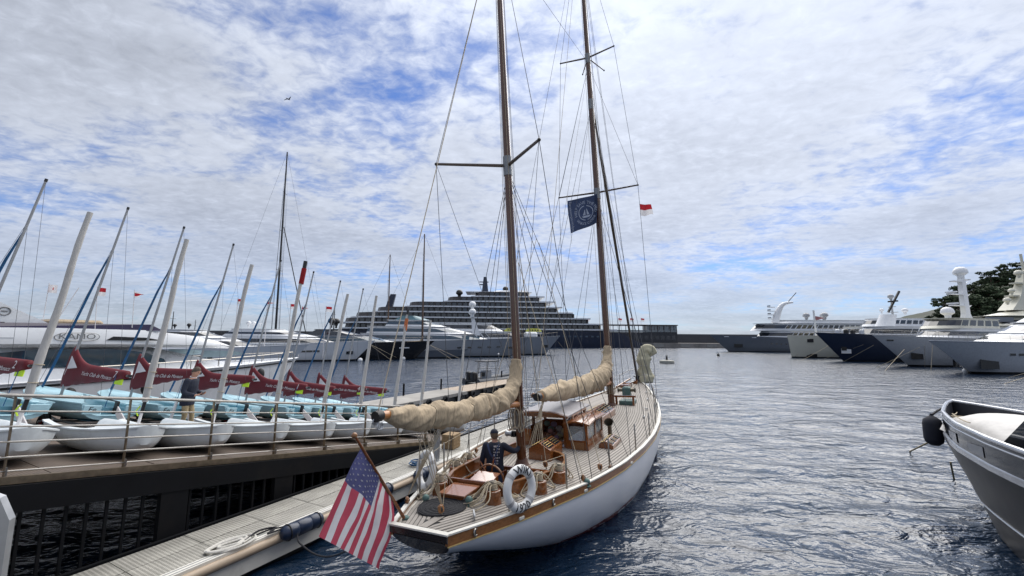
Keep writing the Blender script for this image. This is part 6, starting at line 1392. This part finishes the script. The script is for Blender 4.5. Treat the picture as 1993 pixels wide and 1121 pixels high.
# ------------------------------------------------------------------ breakwater, quay building, flags
bw = thing('breakwater', 'dark stone breakwater closing the harbour behind the yachts', 'breakwater', T(0, 285, 0))
MB().loft([[Vector((x, -4, 0 - 1)), Vector((x, 8, -1)), Vector((x, 8, 8.3)), Vector((x, -2.5, 8.3))] for x in (-330, 330)]).build('sea_wall', darkwall, bw)
MB().box((0, -20, .6), (660, 33, 4.4)).build('quay_ledge', stone, bw)
for k in range(40): MB().box((-200 + k * 16, -36.6, 1.5), (6, .4, 2.3)).build('pale_block', concrete, bw)
MB().box((0, 2, 8.6), (660, 3, .6)).build('parapet', mat('parapet_grey', (.16, .16, .17), .8), bw)
bd_ = thing('quay_building', 'low dark glazed terminal building with open terrace on the breakwater', 'building', T(77, 262, 2.8)); WB = 52
MB().box((0, 0, 3.3), (WB, 10, 6.6)).build('ground_floor', mat('terminal_dark_cladding', (.022, .025, .032), .5, var=.3, scale=.3), bd_)
for k in range(15): MB().box((-WB / 2 + 2 + k * 3.4, -5.05, 3.2), (2.4, .12, 2.6)).build('window', mat('terminal_dim_glass', (.05, .055, .065), .15), bd_)
rf = MB().box((0, 0, 11.0), (WB + 1, 11, .5)).build('roof', mat('terminal_roof', (.04, .03, .028), .6), bd_)
for k in range(14): MB().box((-WB / 2 + .3 + k * (WB - .6) / 13, -4.9, 8.7), (.35, .35, 4.2)).build('column', mat('terminal_roof', (.04, .03, .02)), bd_)
MB().box((WB / 2 - 9.5, 0, 8.7), (18, 9.4, 4.2)).build('glazed_room', mat('terminal_pale_glass', (.16, .19, .21), .1), bd_); MB().box((0, -5, 7.3), (WB, .1, 1.1)).build('balustrade', mat('terminal_pale_glass', (.16, .19, .2)), bd_)
for k in range(6): MB().box((WB / 2 - 17 + k * 3, -4.75, 8.7), (.2, .15, 4.2)).build('mullion', mat('terminal_roof', (.04, .03, .02)), bd_)
for kf, px in enumerate((1120, 1141, 1204, 1227, 1248)):
    p = py_(px, 640, 258); q = py_(px, 622, 258); th = thing('flagpole', 'flagpole with small red and white flag on the terminal roof, %s from the left' % ('first', 'second', 'third', 'fourth', 'fifth')[kf], 'flag', T(p.x, 258, 13.9), 'flags on the terminal roof'); MB().tube([(0, 0, 0), (0, 0, q.z - 13.9 + 1)], .09, 6).build('pole', flagw, th)
    b = MB(); b.grid(lambda u, v: Vector((u * 2.2 - .0, .25 * math.sin(u * 5 + px), q.z - 13.9 + .9 - 1.9 * v - .3 * u)), 6, 4, lambda u, v: int(v > .5)); b.build('flag', [lampred, flagw], th, True)
# flags on white poles over the left yachts
FL = [(96, 557, 632, 14.5, 0), (190, 563, 632, 14.8, 1), (262, 570, 630, 15, 2), (463, 587, 640, 60, 1), (521, 591, 645, 62, 2), (566, 597, 650, 64, 1), (588, 601, 650, 64, 2), (635, 602, 650, 66, 1)]
for k, (px, pt, pb_, Yd, kind) in enumerate(FL):
    a, c = py_(px, pt - 6, Yd), py_(px - (14 if k in (0,) else 4), pb_, Yd); H_ = (a - c).length; s = .30 * Yd / 15 * (1 if Yd < 20 else .62)
    if Yd < 20: a.z, c.z = a.z, max(4.25, c.z - .15)
    c = Vector((c.x, c.y, c.z)); lab = ['small white pennant flag on a thin pole', 'small red over white flag on a thin pole', 'small triangular burgee on a thin pole'][kind] + [' above the flybridge arch', ' above the flybridge yacht name', ' above the flybridge windscreen', ' right of the third dinghy mast', ' left of the tall black mast', ' just right of the tall black mast', ' above the sleek white yacht', ' left of the two black domes'][k]
    th = thing('flagpole', lab, 'flag', T(*c)); base = c.z if Yd < 20 else 3.0
    MB().tube([Vector((0, 0, min(0, base - c.z) - (0 if Yd < 20 else 2))), a - c], .012 * Yd / 15, 6).build('pole', flagw, th)
    top = a - c; b = MB()
    if kind == 2: b.grid(lambda u, v: top + Vector((u * s * 1.3, .05 * math.sin(u * 6), -.05 - s * .85 * (v * (1 - u) + .5 * u))), 8, 4, lambda u, v: int(abs(v - .5) > .2))
    else: b.grid(lambda u, v: top + Vector((u * s * 1.15, .06 * math.sin(u * 6), -.05 - s * v - .1 * s * u * u)), 8, 6, lambda u, v: int(v > .5) if kind == 1 else int((u - .5) ** 2 + (v - .5) ** 2 > .08))
    b.build('flag', [lampred, flagw], th, True)

# ------------------------------------------------------------------ yachts on the right, bows to the left
def right(px, py, heading, L_, rake): return bowM(px, py, heading, L_, rake)
th = thing('motor_yacht', 'long grey hulled yacht with tall curved white mast, farthest on the right side', 'motor yacht', right(1418, 684, 176, 75, 7)); h, sc = yhull(th, 75, 11.5, 5.2, 6.6, greyship, 7)
tier(th, 5, 57, 5, 5.3, 8.2, whiteship, 2.5, 0, .2, (.35, .8), npan=20, brow=.5); tier(th, 8, 59, 4.6, 8.4, 11.2, whiteship, 3, 0, .2, (.3, .8), npan=20, brow=1.2); tier(th, 12, 50, 4.0, 11.4, 12.6, whiteship, 3, .8, .25, None, brow=.5)
P = smoothpath([(49, 0, 11.5), (48, 0, 15), (46.4, 0, 18.2), (44.5, 0, 19.6), (41.6, 0, 20)], 6); ms = MB().tube(P, [interp(i / (len(P) - 1), [0, .5, 1], [1.6, .95, .4]) for i in range(len(P))], 10).build('curved_mast', whiteship, th, True)
for z, w_ in ((13.2, 4), (14.9, 3.4), (16.4, 3), (18.0, 2.4)): MB().box((50.2, 0, z), (2.6, w_ * .4, .25)).build('mast_platform', whiteship, ms); MB().box((51.1, 0, z + .5), (.5, 1.6, .4)).build('radar_bar', greyship, ms)
MB().tube([(44, 0, 19.6), (40, 0, 24)], .18, 6).build('topmast', greyship, ms)
for x, y, z in ((38, 2, 14.4), (31, 2, 14.6), (29.5, -1, 14.6)): dome(th, x, y, z, 1.25, mat('grey_dome', (.35, .36, .37), .4), base=1.5)
portholes(h, sc, (.90,), .45, 3.0, 2.2, black, name='anchor_pocket'); portholes(h, sc, [.5 + .025 * i for i in range(10)], .55, .6, .3); portholes(h, sc, (.93, .80), .93, 1.6, .25, whiteship, name='hawse')
th = thing('motor_yacht', 'cream hulled yacht with plumb bow on the right', 'motor yacht', right(1541, 696, 184, 46, .8)); h, sc = yhull(th, 46, 9.5, 5.4, 5.7, cream, .8)
for z in (.42, .44): portholes(h, sc, (.90,), .1 if z < .43 else .78, 2.4 if z < .43 else 1.4, .9, black, name='hull_recess')
MB().box((20, 0, 5.9), (26, 9.2, .25)).build('bulwark_cap', cream, th); tier(th, 4, 30, 4.2, 5.6, 8.0, whiteship, 1.5, 0, .15, (.35, .8), npan=12, brow=.3); tier(th, 6, 24, 3.6, 8.1, 10.2, whiteship, 1.5, 0, .2, (.35, .8), npan=8); rails(th, sc, .4, .97, 1.0, 12)
MB().tube([(38, 0, 5.4), (38.2, 0, 12.3)], .22, 8).build('foremast', whiteship, th); b = MB(); b.grid(lambda u, v: Vector((38.2 - 3.2 * u, .3 * math.sin(5 * u), 10.8 - 1.2 * v * (1 - u) - .5 * u)), 6, 4); b.build('mast_flag', mat('pale_red_flag', (.35, .16, .17), .8), th)
mast_pole(th, 16, 0, 10, 15, .3, mat('grey_dome', (.35, .36, .37)), ((12, 1.5), (13.5, 1))); dome(th, 16, 0, 16.2, .7, mat('grey_dome', (.35, .36, .37))); dome(th, 13.5, 1, 12.4, .7); dome(th, 18, -1, 12.6, .5)
th = thing('motor_yacht', 'dark blue hulled yacht with raked bow and white anchor plate', 'motor yacht', right(1642, 703, 190, 50, 6.5)); h, sc = yhull(th, 50, 9, 5.2, 6.0, navyship, 6.5)
portholes(h, sc, (.935,), .42, 1.9, 1.6, whiteship, name='anchor_plate'); portholes(h, sc, (.937,), .5, 1.0, 1.3, black, name='anchor'); rails(th, sc, .5, .98, 1.0, 12); tier(th, 4, 38, 4, 5.3, 7.4, whiteship, 2, 0, .2, (.3, .8), npan=14, brow=.3)
b = MB(); b.loft([plan(31, 34.5, 1.2, 6.5, .3), plan(29.6, 32.4, 1.0, 10.2, .3)]); b.build('funnel', whiteship, th, True); MB().tube([(30.5, 0, 10.8), (27, 0, 15.5)], .25, 6).build('raked_mast', black, th); MB().box((29, 0, 13.2), (.3, 2, .3)).build('mast_arm', black, th)
for k in range(5): MB().bbox((40 + k * 1.3, 1.5 - .8 * (k % 3), 6.2), (.8, .8, 1.2), .2).build('deck_gear', black if k % 2 else whiteship, th)
th = thing('motor_yacht', 'white yacht with tall slab mast and white dome on the right', 'motor yacht', right(1770, 713, 196, 48, 8)); h, sc = yhull(th, 48, 8.5, 4.6, 5.2, mat('pale_grey_hull', (.42, .44, .47), .3), 8, flare=.8)
portholes(h, sc, (.905,), .42, 2.0, 1.7, black, name='anchor_pocket'); portholes(h, sc, (.955, .962, .969), .86, .4, .3, black, name='lettering'); rails(th, sc, .5, .98, .9, 12)
tier(th, 8, 36, 3.5, 4.7, 6.5, whiteship, 3, 0, .25, (.35, .75), brow=.2); wh = tier(th, 20, 33.5, 2.7, 6.55, 8.3, cream, 1.6, 0, .18, (.3, .85), npan=5, brow=.3)
sm = MB().loft([[Vector((22.3, -.45, 8.2)), Vector((24.5, -.45, 8.2)), Vector((24.5, .45, 8.2)), Vector((22.3, .45, 8.2))], [Vector((22.9, -.4, 9.4)), Vector((24.1, -.4, 9.4)), Vector((24.1, .4, 9.4)), Vector((22.9, .4, 9.4))], [Vector((23.0, -.35, 16)), Vector((24.0, -.35, 16)), Vector((24.0, .35, 16)), Vector((23.0, .35, 16))]]).build('slab_mast', whiteship, th)
for z in (10.9, 13.0, 15.4): MB().box((25.0, 0, z), (4.4 if z < 15 else 2.4, .8, .18)).build('mast_platform', whiteship, sm); MB().box((26.8 if z < 15 else 22.6, 0, z + .35), (.4, 1.6, .25)).build('radar_bar', whiteship, sm); MB().tube([(22.9, 0, z - .6), (21.6, 0, z + .1)], .06, 5).build('mast_stay', whiteship, sm)
dome(th, 23.5, 0, 17.2, 1.05); dome(th, 28.5, 0, 9.6, .95)
th = thing('motor_yacht', 'white yacht nearest on the right with black anchor pocket', 'motor yacht', right(1892, 727, 197, 46, 8)); h, sc = yhull(th, 46, 8.6, 4.0, 4.3, mat('pale_grey_hull', (.42, .44, .47)), 8, flare=.75)
portholes(h, sc, (.885,), .40, 2.4, 2.0, black, name='anchor_pocket'); portholes(h, sc, (.884,), .26, 1.5, .7, flagw, name='anchor'); portholes(h, sc, (.79, .76, .73, .70), .62, .8, .28, black); rails(th, sc, .5, .98, .9, 12, r=.015)
tier(th, 6, 35, 3.6, 4.1, 5.4, whiteship, 5, 0, .35, (.35, .75), brow=.1); tier(th, 6, 29, 3.2, 5.5, 7.0, whiteship, 5, 0, .4, (.2, .7), brow=.5); tier(th, 8, 24, 2.8, 7.1, 8.2, whiteship, 4, .5, .4, None, brow=.3)
b = MB(); put_text(b, '1802', .42, lambda x, y, z: Vector((0, 0, 0))); 
th = thing('motor_yacht', 'large cream yacht with domed mast behind the others on the right', 'motor yacht', right(1800, 698, 190, 80, 8)); h, sc = yhull(th, 80, 13, 5.2, 6.2, cream, 8)
tier(th, 5, 62, 5.6, 5.4, 8.4, cream, 6, 0, .3, (.3, .8), brow=.4); tier(th, 8, 58, 5.2, 8.6, 11.2, cream, 9, 0, .35, (.2, .6), brow=2.2); tier(th, 14, 50, 4.4, 11.4, 13.0, cream, 10, 0, .4, None, brow=.6)
b = MB(); P = [(40, 3.2, 13), (37, 2.8, 16), (35, 2.0, 20), (34.4, 1.2, 24)]; b.loft([[Vector((x - w_, -w_ * .5, z)), Vector((x + w_, -w_ * .5, z)), Vector((x + w_, w_ * .5, z)), Vector((x - w_, w_ * .5, z))] for x, w_, z in P]); dm = b.build('dome_mast', cream, th, True)
MB().box((36, 0, 17), (10, 2, .4)).build('mast_platform', cream, dm); MB().box((35.5, 0, 20.6), (7, 1.6, .35)).build('mast_platform', cream, dm); MB().tube([(34.4, 0, 24), (34.6, 0, 29)], .3, 8).build('topmast', cream, dm); MB().box((34.6, 0, 26), (3.4, .4, .25)).build('mast_arm', cream, dm)
for x, z, r in ((33.0, 16.6, 2.0), (33.4, 23.6, 1.9), (38.6, 23.2, .9), (42, 18.2, .7), (44, 15.6, .8)): dome(th, x, 1.2, z, r, cream)
MB().box((52, 3.8, 10.2), (9, .3, 1.2)).build('side_screen', greyship, th)
# mooring lines of the right yachts
k = 0
for a, c in (((1815, 672, 59), (1812, 724, 0)), ((1790, 676, 62), (1705, 716, 0)), ((1760, 680, 66), (1722, 722, 0)), ((1800, 672, 62), (1800, 715, 0)), ((1622, 668, 92), (1560, 702, 0)), ((1700, 672, 80), (1642, 704, 0)), ((1552, 690, 104), (1545, 696, 0)), ((1680, 671, 85), (1600, 700, 0)), ((1993, 727, 45), (1962, 735, 0)), ((1993, 735, 42), (1952, 748, 0))):
    A = py_(*a); C_ = pz(c[0], c[1], -.05); b = MB().tube([A, C_], .03, 5); o = b.build('mooring_line', rope, None, origin=A); tag(o, 'pale mooring line slanting from the right-hand yacht bows into the water', 'rope', 'mooring lines of the right-hand yachts')
for a, c in (((716, 668, 77), (780, 700, 0)), ((716, 668, 77), (764, 703, 0)), ((838, 672, 80), (895, 698, 0)), ((838, 672, 80), (880, 700, 0)), ((1085, 664, 122), (1105, 688, 0))):
    A = py_(*a); C_ = pz(c[0], c[1], -.05); b = MB().tube([A, C_], .03, 5); o = b.build('mooring_line', rope, None, origin=A); tag(o, 'pale mooring line slanting from the left-hand yacht bows into the water', 'rope', 'mooring lines of the left-hand yachts')

# ------------------------------------------------------------------ buoys
p = pz(1298, 707, 0); th = thing('mooring_buoy', 'flat grey mooring buoy with black post in open water', 'buoy', T(p.x, p.y, 0)); MB().lathe([(.9, -.3), (1.25, 0), (1.3, .3), (1.2, .5), (1.0, .55), (.3, .6), (.02, .62)], 16).build('float', mat('buoy_grey', (.34, .33, .28), .7), th, True); MB().tube([(0, 0, .5), (0, 0, 1.25)], [.22, .16], 8).build('post', black, th, True); MB().torus((0, 0, 1.3), .14, .05, 10, 5, M=rotx(90).to_3x3()).build('ring', black, th, True)
for px, py, r, l in ((1882, 722, .45, 'round white buoy beneath the nearest right-hand white yacht'), (701, 701, .42, 'round white buoy under the sleek white yacht bow'), (785, 698, .4, 'left white buoy under the black yacht bow'), (800, 696, .42, 'right white buoy under the black yacht bow')):
    p = pz(px, py, .2); th = thing('mooring_buoy', l, 'buoy', T(p.x, p.y, 0)); MB().ball((0, 0, .2), r, 14, 10).build('float', whiteship, th, True); MB().torus((0, 0, .2 + r), .07, .02, 10, 5, M=rotx(90).to_3x3()).build('ring', black, th, True)
p = pz(1398, 693, 0); th = thing('mooring_buoy', 'tiny black marker buoy off the grey yacht bow', 'buoy', T(p.x, p.y, 0)); MB().ball((0, 0, .25), .4, 10, 8).build('float', black, th, True); MB().tube([(0, 0, .5), (0, 0, 1.0)], .08, 6).build('post', black, th)

# ------------------------------------------------------------------ wooded headland
def pine(seed, H_, W_):
    rr = random.Random(seed); th = thing('pine_tree', 'x', 'tree', Matrix.Identity(4), 'pines on the headland')
    tr = MB(); P = smoothpath([(0, 0, -1), (.2, .1, H_ * .3), (-.1, .2, H_ * .6), (.2, 0, H_ * .82)], 4); tr.tube(P, [lerp(.38, .14, i / (len(P) - 1)) for i in range(len(P))], 7); ends = []
    for k in range(9):
        a = rr.uniform(0, 6.28); z = H_ * rr.uniform(.45, .8); e = Vector((math.cos(a) * W_ * rr.uniform(.45, .9), math.sin(a) * W_ * rr.uniform(.45, .9), z + H_ * rr.uniform(.08, .2))); tr.tube([(0, 0, z), (e.x * .5, e.y * .5, z + (e.z - z) * .35), e], [.13, .09, .04], 5); ends.append(e)
    tr.build('trunk', bark, th, True); cr = MB(); ends.append(Vector((0, 0, H_ * .92)))
    for e in ends:
        for q in range(5):
            c = e + Vector((rr.gauss(0, W_ * .22), rr.gauss(0, W_ * .22), rr.gauss(.2, H_ * .05))); R_ = W_ * rr.uniform(.14, .28)
            for l in range(46):
                d = Vector((rr.gauss(0, 1), rr.gauss(0, 1), rr.gauss(0, .6))).normalized(); p = c + Vector((d.x, d.y, d.z * .6)) * R_ * rr.uniform(.6, 1.1); s = rr.uniform(.22, .5); t1_ = Vector((rr.gauss(0, 1), rr.gauss(0, 1), rr.gauss(0, .7))).normalized() * s; t2_ = t1_.cross(d + Vector((.1, .2, .3))).normalized() * s
                cr.add([p - t1_ - t2_ * .5, p + t1_ - t2_ * .3, p + t1_ * .6 + t2_, p - t1_ * .7 + t2_ * .8], [(0, 1, 2, 3)])
    cr.build('crown', foliage, th); return th
proto = [pine(1, 11, 5.5), pine(2, 9, 4.8), pine(5, 13, 6)]; used = [0, 0, 0]; rr = random.Random(21)
spots = [(1838, 585), (1858, 575), (1878, 572), (1898, 562), (1915, 555), (1932, 548), (1950, 550), (1965, 538), (1982, 530), (1990, 545), (1850, 605), (1868, 600), (1890, 592), (1908, 590), (1928, 580), (1945, 575), (1962, 568), (1980, 562), (1875, 618), (1900, 612), (1925, 606), (1950, 600), (1975, 592), (1990, 580), (1835, 612), (2010, 530), (2030, 525), (2050, 520)]
words = ['lone umbrella pine at the seaward end of the headland', 'umbrella pine on the headland skyline']
bases = []
for k, (px, py) in enumerate(spots):
    p = py_(px, py + 22, 205 + (640 - py) * .35 + rr.uniform(-4, 4)); bases.append((p.x, p.y, p.z - 2.2))
anch = [(x, 168, 0) for x in range(180, 460, 14)] + [(176, y, 0) for y in range(170, 330, 12)] + [(x, 330, 4) for x in range(180, 460, 20)] + [(x, y, 46) for x in (330, 380, 440) for y in (225, 250, 275)]
A_ = np.array(bases + anch)
def hillz(x, y):
    w_ = 1 / ((A_[:, 0] - x) ** 2 + (A_[:, 1] - y) ** 2 + 1.5) ** 1.6; return float((w_ * A_[:, 2]).sum() / w_.sum())
hill = MB(); hill.grid(lambda a, c: (lambda x, y: Vector((x, y, hillz(x, y) - .3 + .8 * fbm((x * .12, y * .12, 1)))))(186 + 250 * a, 166 + 160 * c), 80, 60); o = hill.build('headland', rock, None, True); tag(o, 'scrub covered headland at the right', kind='structure')
for k, (px, py) in enumerate(spots):
    i = k % 3; s = rr.uniform(.85, 1.2); x, y, z = bases[k]; M = T(x, y, z) @ rotz(rr.uniform(0, 360)) @ Matrix.Scale(s, 4)
    lab = words[0] if k == 0 else (words[1] + ', ' + ['', 'second', 'third', 'fourth', 'fifth', 'sixth', 'seventh', 'eighth', 'ninth', 'tenth'][k] + ' from the left' if k < 10 else 'pine lower on the headland slope')
    if not used[i]: o = proto[i]; o.matrix_world = M; o['label'] = lab; used[i] = 1
    else: o = copy_tree(proto[i], M, lab)
# gull
p = py_(561, 193, 40); th = MB(); th.loft([[Vector((x, y, z + .02)), Vector((x + .12 * (1 - abs(y)), y, z))] for y, x, z in ((-.6, -.12, .02), (-.3, -.02, .10), (0, 0, .0), (.3, -.02, .10), (.6, -.12, .02))], closed=False); th.tube([(-.25, 0, 0), (-.1, 0, 0), (.1, 0, .01), (.22, 0, .02)], [.02, .06, .05, .01], 6)
o = th.build('gull', mat('gull_grey', (.12, .12, .13), .8), None, True); o.matrix_world = T(*p) @ rotz(60); tag(o, 'small dark gull gliding in the cloudy sky at upper left', 'bird')
